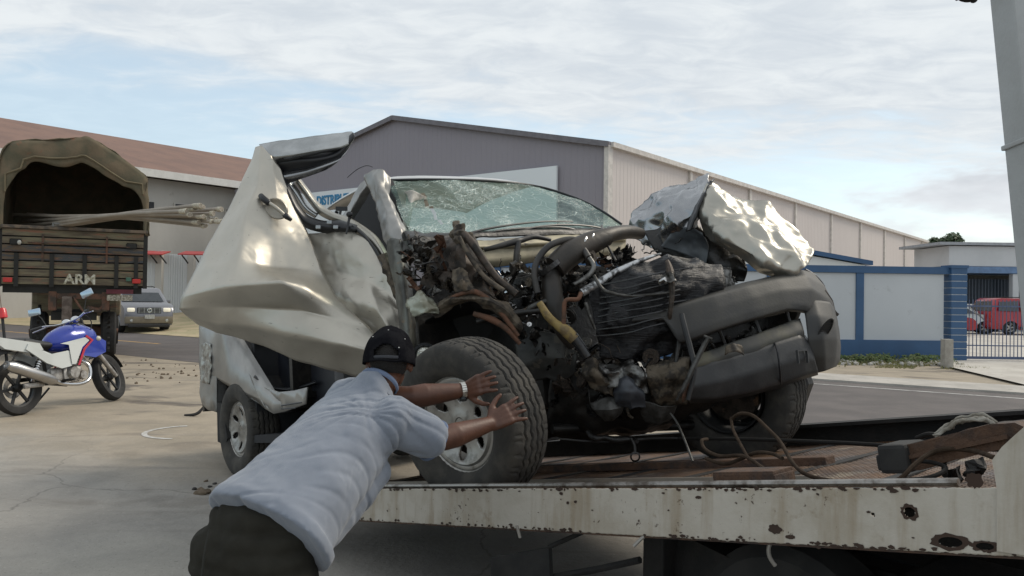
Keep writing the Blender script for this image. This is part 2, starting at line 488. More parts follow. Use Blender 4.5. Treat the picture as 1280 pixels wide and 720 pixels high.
# ---------------- grey-purple warehouse
t = thing('warehouse', 'big mauve grey metal warehouse with pale side cladding behind the wreck', 'building', at(3.7, 31.5))
WC = V((3.72, 31.5, 0)); WS = V((.616, .787, 0)); WG = V((-.787, .616, 0)); UP = V((0, 0, 1))
GN = -WS    # gable faces us
mauve = mat('mauve_cladding', (.255, .238, .268), .6, 0, (.245, .228, .258), .3, .3, .7)
pale = mat('pale_side_cladding', (.58, .525, .50), .6, 0, (.56, .505, .48), .4, .3, .7)
cream = mat('cream_trim', (.62, .58, .54), .6)
WL = 25.3; EH = 7.55; PH = 10.15; PT = 12.1
def corr(mn, amt, sc):   # vertical ribs of the sheet as fine relief
    t_ = mn.node_tree; b_ = t_.nodes['Principled BSDF']; c_ = t_.nodes.new('ShaderNodeTexCoord')
    wv = t_.nodes.new('ShaderNodeTexWave'); wv.wave_type = 'BANDS'; wv.bands_direction = 'X'; wv.inputs['Scale'].default_value = sc
    wv.wave_profile = 'SAW'
    t_.links.new(c_.outputs['UV'], wv.inputs[0])
    bn = t_.nodes.new('ShaderNodeBump'); bn.inputs['Strength'].default_value = amt; bn.inputs['Distance'].default_value = .02
    t_.links.new(wv.outputs[1], bn.inputs['Height']); t_.links.new(bn.outputs[0], b_.inputs['Normal'])
# gable built of ribbed sheets, each a shallow trapezoid rib
bm = BM(); n = 84
def gtop(u): return EH + (PH-EH)*(u/PT) if u < PT else PH - (PH-EH+.1)*(u-PT)/(WL-PT)
for i in range(n):
    u0, u1 = WL*i/n, WL*(i+1)/n; um = u0 + (u1-u0)*.8
    for (ua, ub, da, db) in [(u0, um, 0, 0), (um, (um+u1)/2, 0, .012), ((um+u1)/2, u1, .012, 0)]:
        A, B = WC + WG*ua + GN*da, WC + WG*ub + GN*db
        quad(bm, A, B, B+UP*gtop(ub), A+UP*gtop(ua))
bmesh.ops.remove_doubles(bm, verts=bm.verts, dist=.001)
add('gable_wall', bm, mauve, t, world=True, fix=False)
bm = BM()
ridgeP = WC + WG*PT + UP*PH
LEN = 78
for (A, B) in [(WC+UP*(EH)-WG*.12, ridgeP), (ridgeP, WC+WG*WL+UP*(EH-.1))]:
    prism(bm, [A+GN*.12, B+GN*.12, B+WS*LEN, A+WS*LEN], (0, 0, .14))
add('roof', bm, mauve, t, world=True)
bm = BM()
for (A, B) in [(WC+UP*(EH+.02)-WG*.12, ridgeP+UP*.02), (ridgeP+UP*.02, WC+WG*WL+UP*(EH-.08))]:
    d = (B-A).normalized(); box(bm, (0, 0, 0), ((B-A).length, .12, .22), boxM((A+B)/2+GN*.2, d, GN, d.cross(GN)))
add('verge_trim', bm, mat('dark_mauve', (.15, .14, .155), .5), t, world=True)
# side: panels between cream pilasters every 7.25 m, ribbed
for k in range(11):
    s0, s1 = k*7.25+.12, (k+1)*7.25-.12
    bm = BM(); m_ = 24 if k < 5 else 6
    for i in range(m_):
        a_, b_ = s0+(s1-s0)*i/m_, s0+(s1-s0)*(i+1)/m_; q = a_+(b_-a_)*.75
        for (x0, x1, d0, d1) in [(a_, q, 0, 0), (q, (q+b_)/2, 0, .01), ((q+b_)/2, b_, .01, 0)]:
            A, B = WC+WS*x0-WG*d0, WC+WS*x1-WG*d1
            quad(bm, A, B, B+UP*EH, A+UP*EH)
    bmesh.ops.remove_doubles(bm, verts=bm.verts, dist=.001)
    add('side_panel', bm, pale, t, world=True, fix=False)
for k in range(12):
    A = WC + WS*(k*7.25) - WG*.02
    bm = BM(); box(bm, (0, 0, EH/2), (.24 if k else .34, .2, EH), boxM(A, WS, WG, UP)); add('pilaster', bm, cream, t, world=True)
bm = BM(); box(bm, (LEN/2, 0, EH+.03), (LEN, .3, .2), boxM(WC-WG*.1, WS, WG, UP)); add('gutter', bm, cream, t, world=True)
# banner on the gable
def gab(px, py, o=.12): return PN(px, py, WC+GN*o, GN)
g = thing('shop_banner', 'long white sign board with blue lettering on the mauve warehouse gable', 'sign', at(3, 32, 6))
bz1, bz0 = 6.95, 3.2
bp = mat('banner_white', (.70, .74, .77), .6, 0, (.68, .72, .75), .3)
ua, ub = 2.35, 21.5
bm = BM(); box(bm, ((ua+ub)/2, 0, (bz0+bz1)/2), (ub-ua, .1, bz1-bz0), boxM(WC+GN*.12, WG, GN, UP)); add('board', bm, bp, g, world=True)
bblue = mat('banner_blue', (.035, .22, .42), .5)
tp = gab(395.5, 256.5, .19)
Xd = -WG
textmesh('lettering', 'DISTRIBUTORS', bblue, g, boxM(tp, Xd, UP, GN), .66, .01, bold=.022, sx=.82)
tp = gab(369, 258.5, .19)
textmesh('lettering', 'S', bblue, g, boxM(tp, Xd, UP, GN), .62, .01, bold=.02)

# ---------------- blue framed wall by the pavement
def wl(x): return V((x, 20.75 + (x-9)*.05, 0))
t = thing('boundary_wall', 'white panel boundary wall framed in dark blue beside the road', 'wall', at(8, 20.7))
bpaint = mat('blue_paint', (.035, .095, .20), .55, 0, (.03, .08, .17), 1.5, .35, .7)
wpaint = mat('wall_white', (.50, .525, .55), .7, 0, (.46, .485, .51), .6, .3, .75, spots=(.42, .44, .46), sscale=1.5)
TD = V((1, .05, 0)).normalized(); TN = V((.05, -1, 0)).normalized()
x1w = 11.72
edges = [11.32, 8.98, 6.64, 4.3, 1.96, -.38]
for i in range(5):
    a, b = edges[i+1], edges[i]
    bm = BM(); box(bm, (0, .0, 1.4), (b-a-.2, .14, 1.72), boxM(wl((a+b)/2), TD, TN, UP)); add('panel', bm, wpaint, t, world=True)
for e in edges[1:]:
    bm = BM(); box(bm, (0, 0, 1.4), (.2, .22, 1.72), boxM(wl(e), TD, TN, UP)); add('post', bm, bpaint, t, world=True)
c = wl((edges[0]+edges[-1])/2); LW = edges[0]-edges[-1]+.2
bm = BM(); box(bm, (0, 0, .27), (LW, .24, .54), boxM(c, TD, TN, UP)); add('plinth', bm, bpaint, t, world=True)
bm = BM(); box(bm, (0, 0, 2.355), (LW, .26, .18), boxM(c, TD, TN, UP)); add('coping', bm, bpaint, t, world=True)
t = thing('gate_pillar', 'dark blue block pillar with white joints between the wall and the gate', 'pillar', at(11.55, 20.8))
pc = wl(11.55)
jm = mat('white_joint', (.50, .53, .56), .8)
bm = BM(); box(bm, (0, 0, 1.2), (.40, .40, 2.42), boxM(pc, TD, TN, UP)); add('joint_core', bm, jm, t, world=True)
for k in range(14):
    bm = BM(); box(bm, (0, 0, .085+k*.174), (.425, .425, .155), boxM(pc, TD, TN, UP), .008); add('block', bm, bpaint, t, world=True)
bm = BM(); box(bm, (0, 0, 2.46), (.47, .47, .08), boxM(pc, TD, TN, UP)); add('cap', bm, bpaint, t, world=True)
q = PZ(1186.5, 461, 0)
sp = tagit(add('concrete_stub', (lambda b: (box(b, (q.x, q.y+.1, .34), (.20, .2, .68), None, .012), b)[1])(BM()), mat('raw_concrete', (.36, .34, .30), .9, 0, (.28, .26, .23), 8, .35, .65, .5, 60)),
           'short rough concrete post standing in front of the blue pillar', 'bollard')
# shed gable peeping over the wall
t = thing('lean_to', 'low white lean-to with a sloping dark blue roof edge just behind the wall', 'building', at(9, 25))
a, b = P(1000, 317, 26), P(1082, 331.5, 26)
bm = BM(); prism(bm, [V((a.x-3, 26.05, 0)), V((b.x, 26.05, 0)), V((b.x, 26.05, b.z)), V((a.x, 26.05, a.z)), V((a.x-3, 26.05, a.z+.52))], (0, 4, 0)); add('wall', bm, mat('lean_white', (.68, .69, .68), .7, 0, (.66, .67, .66), .3), t, world=True)
bm = BM(); prism(bm, [a+V((-3, -.1, .54)), b+V((.2, -.1, 0)), b+V((.2, -.1, .14)), a+V((-3, -.1, .68))], (0, 4.2, 0)); add('roof', bm, bpaint, t, world=True)

# ---------------- barred gate
t = thing('barred_gate', 'blue grey vertical bar gate across the drive beside the blue pillar', 'gate', at(13, 21))
iron = mat('gate_iron', (.10, .13, .22), .5, .3)
gx0 = 11.86
def gz(px, py): return P(px, py, 20.95).z
bm = BM()
for z_, r_ in ((.10, .035), (.42, .014), (1.45, .02)): box(bm, ((gx0+15.6)/2, 20.95, z_), (15.6-gx0, .05, r_*2))
add('rail', bm, iron, t, world=True)
bmb = BM(); tube(bmb, [(0, 0, .1), (0, 0, 1.62)], .011, 6); bar0 = add('bar', bmb, iron, t, world=False)
XFt = XF[t.name].inverted()
for k in range(38):
    Mx = XFt @ Matrix.Translation((gx0+.02+k*.098, 20.95, 0))
    if k == 0: bar0.matrix_basis = Mx
    else: inst('bar', bar0.data, t, Mx)
# ---------------- low building behind the gate
t = thing('office_building', 'low white building with a blue band and dark barred porch behind the gate', 'building', at(29, 45))
Yb = 46.
def zb(py, px=1240): return P(px, py, Yb).z
def xb(px): return P(px, 380, Yb).x
xl, xr = xb(1186), xb(1440)
ow = mat('office_white', (.52, .54, .56), .7, 0, (.47, .49, .51), .4)
oblue = mat('office_blue', (.13, .22, .38), .6)
bm = BM(); box(bm, ((xl+xr)/2, Yb+2, (zb(333)+zb(308))/2), (xr-xl, 4, zb(308)-zb(333))); add('upper_wall', bm, ow, t, world=True)
bm = BM(); box(bm, ((xl+xr)/2, Yb+2.2, zb(305.2)), (xr-xl+1.3, 4.9, .16)); add('roof_slab', bm, mat('slab_grey', (.33, .35, .38), .7), t, world=True)
bm = BM(); box(bm, ((xl+xr)/2, Yb+2, (zb(341.5)+zb(333))/2-.01), (xr-xl, 4.1, zb(333)-zb(341.5)-.02)); add('blue_band', bm, oblue, t, world=True)
bm = BM(); box(bm, ((xl+xr)/2, Yb+3.2, zb(341.5)/2), (xr-xl, .2, zb(341.5)-.02)); add('porch_wall', bm, mat('porch_wall', (.26, .25, .22), .8), t, world=True)
for px in (1183, 1270, 1330):
    bm = BM(); box(bm, (xb(px), Yb+.2, zb(341.5)/2-.01), (.35, .35, zb(341.5)-.04)); add('column', bm, ow, t, world=True)
gd = mat('grille_dark', (.03, .045, .065), .6)
bmb = BM(); box(bmb, (0, 0, 0), (.05, .05, zb(347)-.1)); b0 = add('grille_bar', bmb, mat('grille_bar', (.08, .10, .13), .6), t)
XFt = XF[t.name].inverted()
bm = BM(); box(bm, ((xl+xr)/2, Yb+1.2, zb(348)/2), (xr-xl-.1, .05, zb(348)-.05)); add('shutter', bm, gd, t, world=True)
for k in range(46):
    Mx = XFt @ Matrix.Translation((xl+.4+k*.19, Yb+1.0, zb(347)/2))
    if k == 0: b0.matrix_basis = Mx
    else: inst('grille_bar', b0.data, t, Mx)

# ---------------- trees over the far roof
leafm = mat('leaf_green', (.045, .075, .035), .7, 0, (.07, .10, .05), 8, .4, .6)
barkm = mat('bark', (.12, .10, .08), .9)
def leafy(bm, c, rad, n, size, sq=.8):
    for i in range(n):
        d = V((random.gauss(0, 1), random.gauss(0, 1), random.gauss(0, 1))).normalized()
        p = V(c) + V((d.x*rad, d.y*rad, d.z*rad*sq))*random.uniform(.35, 1.)**.6
        a = V((random.gauss(0, 1), random.gauss(0, 1), random.gauss(0, 1))).normalized(); b = a.orthogonal().normalized()
        s = size*random.uniform(.6, 1.3)
        vs = [bm.verts.new(p + a*s), bm.verts.new(p + b*s*.5), bm.verts.new(p - a*s), bm.verts.new(p - b*s*.5)]
        bm.faces.new(vs)
for (px, py, rw, lab) in [(1189, 298, 1.05, 'round topped dark green tree rising behind the low white building'), (1171, 302, .55, 'smaller green tuft of a tree left of the round one over the warehouse end')]:
    c = P(px, py, 70); g = thing('tree', lab, 'tree', at(c.x, c.y, 0))
    bm = BM(); tube(bm, [(c.x, c.y, 0), (c.x+.1, c.y, c.z*.6), (c.x, c.y, c.z)], [.22, .15, .08], 8); add('trunk', bm, barkm, g, world=True)
    bm = BM()
    for k in range(9):
        o = V((random.uniform(-1, 1), random.uniform(-1, 1), random.uniform(-.7, .3)))*rw*.7
        leafy(bm, c+o, rw*.55, 110, .22)
    add('crown', bm, leafm, g, world=True, fix=False)

# ---------------- weeds and rubble along the wall foot
weed = mat('weed_green', (.07, .11, .03), .8, 0, (.13, .15, .06), 3)
grs = mat('verge_grass', (.16, .17, .06), .9, 0, (.26, .23, .11), 2)
bm = BM()
for i in range(3400):
    x = random.uniform(6.6, 10.9); f = random.random()
    y = 18.15+f*1.9 + (10.5-x)*.12
    if noise.noise(V((x*1.3, y*1.3, 0))) < -.18: continue
    h = random.uniform(.03, .09)*(1.+.8*f); d = V((random.gauss(0, .4), random.gauss(0, .4), 1)).normalized(); sx_ = V((random.uniform(-1, 1), random.uniform(-1, 1), 0)).normalized()*.012
    p = V((x, y, .0)); vs = [bm.verts.new(p-sx_), bm.verts.new(p+sx_), bm.verts.new(p+d*h)]; bm.faces.new(vs)
tagit(add('verge_grass', bm, grs, fix=False), 'thin dry yellowish grass strip between pavement and wall', 'grass', kind='stuff')
bm = BM()
for i in range(46):
    x = random.uniform(7.0, 11.0); y = wl(x).y - random.uniform(.25, 1.0)
    if noise.noise(V((x*.9, 3, 0))) < -.05 and random.random() < .7: continue
    leafy(bm, (x, y, random.uniform(.04, .13)), random.uniform(.10, .26), 60, .045, .55)
tagit(add('weeds', bm, weed, fix=False), 'low green weeds growing along the foot of the blue wall', 'weeds', kind='stuff')
stone = mat('rubble_stone', (.40, .38, .35), .9, 0, (.26, .25, .23), 6)
bm = BM()
for i in range(240):
    x = random.uniform(6.6, 11.0); y = wl(x).y - random.uniform(.2, 1.7); s = random.uniform(.02, .075)
    r_ = bmesh.ops.create_icosphere(bm, subdivisions=1, radius=s, matrix=Matrix.Translation((x, y, s*.4)))
    for v in r_['verts']: v.co += noise.noise_vector(v.co*20)*s*.5
tagit(add('rubble', bm, stone, fix=False), 'pale loose rubble stones along the foot of the blue wall', 'stones', kind='stuff')
# scattered debris on the lot
deb = mat('dark_debris', (.035, .032, .03), .8); deb2 = mat('earth_clod', (.15, .115, .08), .95, bump=.5)
LB = ['largest black crumb of debris, nearest the man', 'black crumb just left of the largest one', 'small black crumb above the brown clod', 'brown earth clod among the black debris crumbs', 'leftmost small black crumb of the debris', 'small brown crumb farthest back in the debris', 'tiny black crumb behind the largest one']
bits = [(277, 612, .035, 0), (269, 618, .02, 0), (262, 609, .02, 0), (254, 617, .05, 1), (243, 612, .02, 0), (257, 602, .016, 1), (268, 605, .016, 0)]
G2 = 'dark crumbs of debris on the concrete by the rear wheel'
for (px, py, s, k), lb_ in zip(bits, LB):
    c = PZ(px, py, 0); bm = BM(); r_ = bmesh.ops.create_icosphere(bm, subdivisions=2, radius=s, matrix=Matrix.Translation(c+V((0, 0, s*.35))))
    for v in r_['verts']: v.co += noise.noise_vector(v.co*30)*s*.7; v.co.z *= .6
    tagit(add('debris_lump', bm, deb if k == 0 else deb2, None, True), lb_, 'debris', G2)
c = PZ(243, 520, 0)
bm = BM(); tube(bm, [c+V((-.12, 0, .01)), c+V((0, -.02, .02)), c+V((.06, .0, .05)), c+V((.11, .03, .13))], [.012, .02, .022, .008], 6, smooth=3)
tagit(add('debris_scrap', bm, deb), 'bent black scrap lying on the sand left of the wreck', 'debris')
c = PZ(222, 540, 0)
bm = BM()
pts = []
for k in range(15):
    a_ = PI*.62+k*.2; pts.append(c + V((.42*math.cos(a_)+.1, .42*math.sin(a_), .0)))
for i in range(14):
    p, q = pts[i], pts[i+1]; n_ = V((q.y-p.y, p.x-q.x, 0)).normalized()*.028
    quad(bm, p-n_+UP*.004, q-n_+UP*.004, q+n_+UP*.004, p+n_+UP*.004)
struct('chalk_arc', bm, mat('chalk', (.52, .51, .49), .95, 0, (.38, .36, .33), 14))
for i in range(90):   # clods along the road edge left
    pass
bm = BM()
for i in range(110):
    s_ = random.uniform(-25, -8); p = RD(s_, -5.4-abs(random.gauss(0, .9))); 
    s = random.uniform(.008, .03)
    if random.random() < .35: 
        p = PZ(random.uniform(150, 255), random.uniform(462, 475), 0)+V((random.gauss(0, .2), random.gauss(0, .5), 0))
    r_ = bmesh.ops.create_icosphere(bm, subdivisions=1, radius=s, matrix=Matrix.Translation(p+V((0, 0, s*.3))))
    for v in r_['verts']: v.co += noise.noise_vector(v.co*20)*s*.6
tagit(add('gravel', bm, deb2, fix=False), 'loose brown gravel and earth along the near edge of the road', 'gravel', kind='stuff')
# ================================================================== TOW TRUCK with its tilted bed
KT = .92
BO = EYE + (V((0, 3.55, .655))-EYE)*KT
P0 = P
def P(px, py, Y): return P0(px, py, Y*KT)
#                                   # near top edge of the side rail, abreast of the wheel
sl = math.atan(.19)
BU = V((.657*math.cos(sl), -.755*math.cos(sl), math.sin(sl))).normalized()    # up the bed, towards the cab
BV = V((.755, .657, 0)).normalized()                       # across the bed, away from us
BW = BU.cross(BV).normalized()
if BW.z < 0: BW = -BW
def B(u, v, h): return BO + (BU*u + BV*v + BW*h)*KT
BM4 = boxM(BO, BU, BV, BW) @ Matrix.Scale(KT, 4)
def rust_paint():
    m = mat('chipped_white_paint', (.45, .415, .36), .6, 0, (.37, .33, .27), 4, .40, .64, .25, 25, spots=(.23, .18, .12), sscale=7, slo=.58, shi=.74)
    t = m.node_tree; b = t.nodes['Principled BSDF']
    base = b.inputs['Base Color'].links[0].from_socket
    c = t.nodes.new('ShaderNodeTexCoord')
    n = noise_n(t, c.outputs['Object'], 38, 6, .7, .4); n0 = noise_n(t, c.outputs['Object'], 3.2, 4, .6)
    f = ramp(t, math_n(t, 'ADD', n, math_n(t, 'MULTIPLY', n0, .55)), .94, .99)
    uv = t.nodes.new('ShaderNodeUVMap')
    out = mixc(t, f, base, (.05, .03, .02))
    # streaks run down the sheet
    mp = t.nodes.new('ShaderNodeMapping'); mp.inputs['Scale'].default_value = (11, 11, 1.2); t.links.new(c.outputs['Object'], mp.inputs[0])
    st = noise_n(t, mp.outputs[0], 1.0, 5, .6)
    out = mixc(t, ramp(t, st, .50, .70, 0, .6), out, (.25, .19, .12))
    t.links.new(out, b.inputs['Base Color'])
    return m
wrust = rust_paint()
rust = mat('brown_rust', (.085, .045, .026), .8, 0, (.035, .024, .02), 9, .4, .62, .6, 60)
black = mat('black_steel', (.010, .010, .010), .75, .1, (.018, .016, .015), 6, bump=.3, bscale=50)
rubber = mat('black_rubber', (.015, .015, .015), .85, 0, (.026, .025, .024), 8, .4, .65)
bare = mat('worn_bare_steel', (.30, .28, .26), .35, .85, (.12, .10, .085), 12, .45, .65, .3, 60)
tow = thing('tow_truck', 'rollback tow truck with a rusty tilted bed and chipped white side rail carrying the wreck', 'tow truck', at(2.2, 2.6))
UL, UR = -2.35, 2.05
# side rail: thin sheet with ragged rusty holes
def rail_h(u): return .172
bm = BM()
nx, nz = 760, 44
holes = [(1.735, -.066, .019, .016), (1.83, -.142, .040, .016), (1.915, -.150, .028, .011), (1.63, -.075, .006, .006)]
vs = {}
for i in range(nx+1):
    u = UL + (UR-UL)*i/nx
    for j in range(nz+1):
        h = -rail_h(u)*j/nz
        wob = noise.noise(V((u*1.5, 0, 0)))*.004
        e = (.0035*noise.noise(V((u*40, 1, 0))) + .002*noise.noise(V((u*110, 1, 0)))) if j in (0, nz) else 0
        vs[i, j] = bm.verts.new(B(u, wob, h+e))
for i in range(nx):
    for j in range(nz):
        u = UL+(UR-UL)*(i+.5)/nx; h = -rail_h(u)*(j+.5)/nz
        if any(((u-a)/c)**2+((h-b)/d)**2 + .6*noise.noise(V((u*90, h*90, 0))) < 1 for a, b, c, d in holes): continue
        bm.faces.new((vs[i, j], vs[i+1, j], vs[i+1, j+1], vs[i, j+1]))
rail = add('side_rail', bm, wrust, tow, world=True, smooth=2)
sm = rail.modifiers.new('t', 'SOLIDIFY'); sm.thickness = .005; sm.offset = 0
bm = BM(); box(bm, ((UL+UR)/2, .035, -.176), (UR-UL, .07, .006), BM4); add('rail_flange', bm, rust, tow, world=True)
# flaked rust along edges: small real chips standing off the sheet
bm = BM()
for i in range(520):
    top = random.random() < .5
    u = random.uniform(UL, UR); h = (-.003 if top else -.166)+random.gauss(0, .003 if top else .004)
    s = random.uniform(.003, .011)
    if noise.noise(V((u*2.3, 4, 0))) < .0 and random.random() < .75: continue
    if random.random() < .05: h = random.uniform(-.16, -.01); s *= .8
    c = B(u, noise.noise(V((u*1.5, 0, 0)))*.004-.0048, h)
    k = random.randint(5, 7); a0 = random.random()*6
    f = [bm.verts.new(c + BU*math.cos(a0+2*PI*j/k)*s*random.uniform(.6, 1.5) + BW*math.sin(a0+2*PI*j/k)*s*random.uniform(.3, .8)) for j in range(k)]
    bm.faces.new(f)
for (a, b, c_, d) in [(1.735, -.066, .024, .020), (1.83, -.143, .046, .020), (1.915, -.150, .033, .014), (1.30, -.128, .022, .014), (1.35, -.150, .016, .006), (1.92, .02, .02, .02), (.33, -.02, .01, .006), (1.02, -.03, .012, .005)]:
    k = 22; 
    cen = B(a, noise.noise(V((a*1.5, 0, 0)))*.004-.0042, b)
    f = [bm.verts.new(cen + (BU*math.cos(2*PI*j/k)*c_ + BW*math.sin(2*PI*j/k)*d)*(1+.35*noise.noise(V((a*9, j*.9, 0))))) for j in range(k)]
    if not any(abs(a-h_[0]) < .02 and abs(b-h_[1]) < .02 for h_ in holes):
        bm.faces.new(f); continue
    inner = [bm.verts.new(cen + (BU*math.cos(2*PI*j/k)*c_ + BW*math.sin(2*PI*j/k)*d)*.62) for j in range(k)]
    for j in range(k): bm.faces.new((f[j], f[(j+1) % k], inner[(j+1) % k], inner[j]))
tagit(add('rust_flakes', bm, mat('rust_flake', (.045, .026, .018), .9), tow, world=True), kind='stuff')
# steel bar running along the top edge
bm = BM(); tube(bm, [B(UL, .022, .012), B(.3, .022, .010), B(1.87, .022, .012)], .011, 8); add('edge_bar', bm, bare, tow, world=True, smooth=True)
# deck plate, with diamond tread as real relief where close
def deck_mat():
    m = mat('rusty_deck', (.16, .09, .05), .55, .25, (.075, .05, .038), 3.0, .38, .64, .45, 40, spots=(.30, .24, .17), sscale=4.5, slo=.56, shi=.7, stretch=(1, 1, 1), rvar=.2)
    return m
bm = BM(); 
nx, ny = 90, 40
vs = [[bm.verts.new(B(UL+(2.6-UL)*i/nx, .05+2.2*j/ny, -.060 + .010*noise.noise(V((i*.12, j*.2, 0))))) for j in range(ny+1)] for i in range(nx+1)]
for i in range(nx):
    for j in range(ny): bm.faces.new((vs[i][j], vs[i+1][j], vs[i+1][j+1], vs[i][j+1]))
add('deck_plate', bm, deck_mat(), tow, world=True, smooth=2)
bm = BM()
for i in range(150):
    for j in range(76):
        u = .35+i*.02; v = .06+j*.028
        if u > 2.3: continue
        c = B(u, v, -.0585+.010*noise.noise(V(((u-UL)/(2.6-UL)*nx*.12, (v-.05)/2.2*ny*.2, 0))))
        s = 1 if (i+j) % 2 else -1
        a = (BU+BV*s*1.0).normalized()*.0085; b = (BU*-s+BV).normalized()*.0028
        t_ = bm.verts.new(c+BW*.0018)
        q = [bm.verts.new(x) for x in (c+a, c+b, c-a, c-b)]
        for k in range(4): bm.faces.new((q[k], q[(k+1) % 4], t_))
tagit(add('tread_lugs', bm, mat('tread_lug', (.11, .07, .046), .6, .3, (.05, .033, .024), 2), tow, world=True, fix=False), kind='stuff')
# far rail
bm = BM()
box(bm, ((UL+2.9)/2, 2.30, -.02), (2.9-UL, .05, .17), BM4)
box(bm, ((UL+2.9)/2, 2.24, .055), (2.9-UL, .13, .02), BM4)
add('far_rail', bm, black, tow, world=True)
# raised inner ledge strip between wheel tracks
bm = BM(); box(bm, ((UL+.9)/2, 1.15, -.04), (.9-UL, .09, .04), BM4, .005); add('guide_strip', bm, rust, tow, world=True)
bm = BM(); box(bm, (-.6, .62, -.05), (3.4, .012, .02), BM4); add('weld_strip', bm, mat('pale_weld', (.32, .29, .25), .5, .4), tow, world=True)
# cross bearers below
for k in range(9):
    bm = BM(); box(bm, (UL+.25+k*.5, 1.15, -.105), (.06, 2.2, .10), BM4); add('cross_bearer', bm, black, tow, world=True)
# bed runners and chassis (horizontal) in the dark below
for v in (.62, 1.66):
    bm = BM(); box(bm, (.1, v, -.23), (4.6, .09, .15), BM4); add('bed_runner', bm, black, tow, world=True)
CH = V((.657, -.755, 0)).normalized()
def C(u, v, z): q = BO+(CH*u+BV*v)*KT; return V((q.x, q.y, z))
CM = boxM(V((BO.x, BO.y, 0)), CH, BV, UP)
for v in (.72, 1.55):
    bm = BM(); box(bm, (2.2, v, .52), (3.9, .09, .20), CM); add('chassis_rail', bm, black, tow, world=True)
bm = BM()
box(bm, (.50, 1.1, .50), (.10, 1.6, .30), CM, .01)
tube(bm, [C(.55, .25, .36), C(1.0, .4, .42), C(1.6, .45, .55)], .035, 8)
add('tail_crossmember', bm, black, tow, world=True)
bm = BM(); prism(bm, [C(.52, .45, .20), C(.78, .30, .22), C(.95, .30, .60), C(.52, .45, .60)], BV*.5); add('hinge_plate', bm, black, tow, world=True)
bm = BM()
box(bm, (.95, .75, .44), (.8, .4, .34), CM, .02); box(bm, (1.9, .45, .48), (.95, .40, .44), CM, .03)
add('tank', bm, black, tow, world=True)  # tank boxes enlarged to darken the space below the bed
# hanging mud flap
bm = BM()
a, b, c, d = P(613, 697, 3.55), P(686, 684, 3.45), P(688, 745, 3.45), P(615, 755, 3.55)
prism(bm, [a, b, c, d], BV*.018); fl = add('mud_flap', bm, rubber, tow, world=True)
bm = BM(); tube(bm, [P(688, 722, 3.5), P(745, 712, 3.35), P(800, 700, 3.2)], .014, 6); tube(bm, [b, P(740, 660, 3.4)], .01, 6); add('flap_arm', bm, black, tow, world=True)
def towwheel(u, v, z):
    bm = BM(); M = boxM(C(u, v, z), CH, UP, -BV)
    lathe(bm, [(.2, -.1), (.30, -.12), (.34, -.09), (.35, 0), (.34, .09), (.30, .12), (.2, .1)], M, 32, closed=True)
    wv = add('wheel', bm, rubber, tow, world=True, smooth=True)
    bm = BM(); lathe(bm, [(0, -.03), (.12, -.03), (.14, .05), (.18, .06), (.205, .1), (.205, -.1), (0, -.05)], M, 24); add('rim', bm, rust, wv, world=True)
towwheel(1.15, .42, .35); towwheel(1.15, 1.9, .35); towwheel(3.6, .42, .35); towwheel(3.6, 1.9, .35)
bm = BM(); tube(bm, [C(1.15, .3, .35), C(1.15, 2.0, .35)], .06, 10); add('axle', bm, black, tow, world=True)
# curled pale hooks of wire under the rail
for px0, Y, pts in [(960, 2.66, [(966, 672), (961, 684), (962, 696), (969, 707)]), (807, 2.98, [(807, 669), (801, 674), (792, 683)]), (648, 3.40, [(646, 657), (648, 664), (650, 672)])]:
    bm = BM(); tube(bm, [P(x, y, Y) for x, y in pts], .0065, 7, smooth=4); add('tie_hook', bm, mat('pale_hook', (.34, .32, .29), .5, .5), tow, world=True, smooth=True)
# the cab-end side plate rising from the rail (white, chipped)
Yp = lambda px, py: PN(px, py, B(0, -.012, 0), BV)
out = [(1246, 612), (1243, 592), (1240, 575), (1252, 559), (1266, 546), (1283, 531), (1310, 515), (1400, 500), (1400, 712), (1246, 689)]
pts = [Yp(x, y) for x, y in out]
bm = BM(); prism(bm, pts, BV*.01); add('side_plate', bm, wrust, tow, world=True)
# upright post of the lifting frame
pa, pb = P(1262, -90, 2.05), P(1300, 285, 2.0)
d = (pb-pa).normalized(); pb2 = pa + d*1.45
yv = V((0, 1, 0)); sd_ = d.cross(yv).normalized(); yv2 = sd_.cross(d).normalized()
post = mat('post_paint', (.40, .415, .42), .55, 0, (.33, .34, .34), 3, .35, .7, .2, 30, spots=(.22, .20, .17), sscale=16, slo=.66, shi=.72)
bm = BM(); box(bm, (0, 0, 0), (.072, .09, (pb2-pa).length), boxM((pa+pb2)/2, sd_, yv2, d), .006); pst = add('upright_post', bm, post, tow, world=True)
bm = BM(); c = P(1264, 178, 2.0); box(bm, (0, 0, 0), (.082, .10, .012), boxM(pa+d*((c-pa).dot(d)), sd_, yv2, d), .003); add('collar', bm, post, pst, world=True)
# stay bar with small work lamp at the top edge of the frame
bm = BM(); tube(bm, [pa+d*.05, P(1228, -16, 2.05)], .008, 8); br = add('lamp_arm', bm, black, tow, world=True)
bm = BM(); ell(bm, P(1210, -9, 2.05), .030, .02, .022); ell(bm, P(1217, -1, 2.05), .009, .009, .009); tube(bm, [P(1195, -2, 2.05), P(1210, -6, 2.05)], .006, 6); add('work_lamp', bm, black, br, world=True, smooth=True)
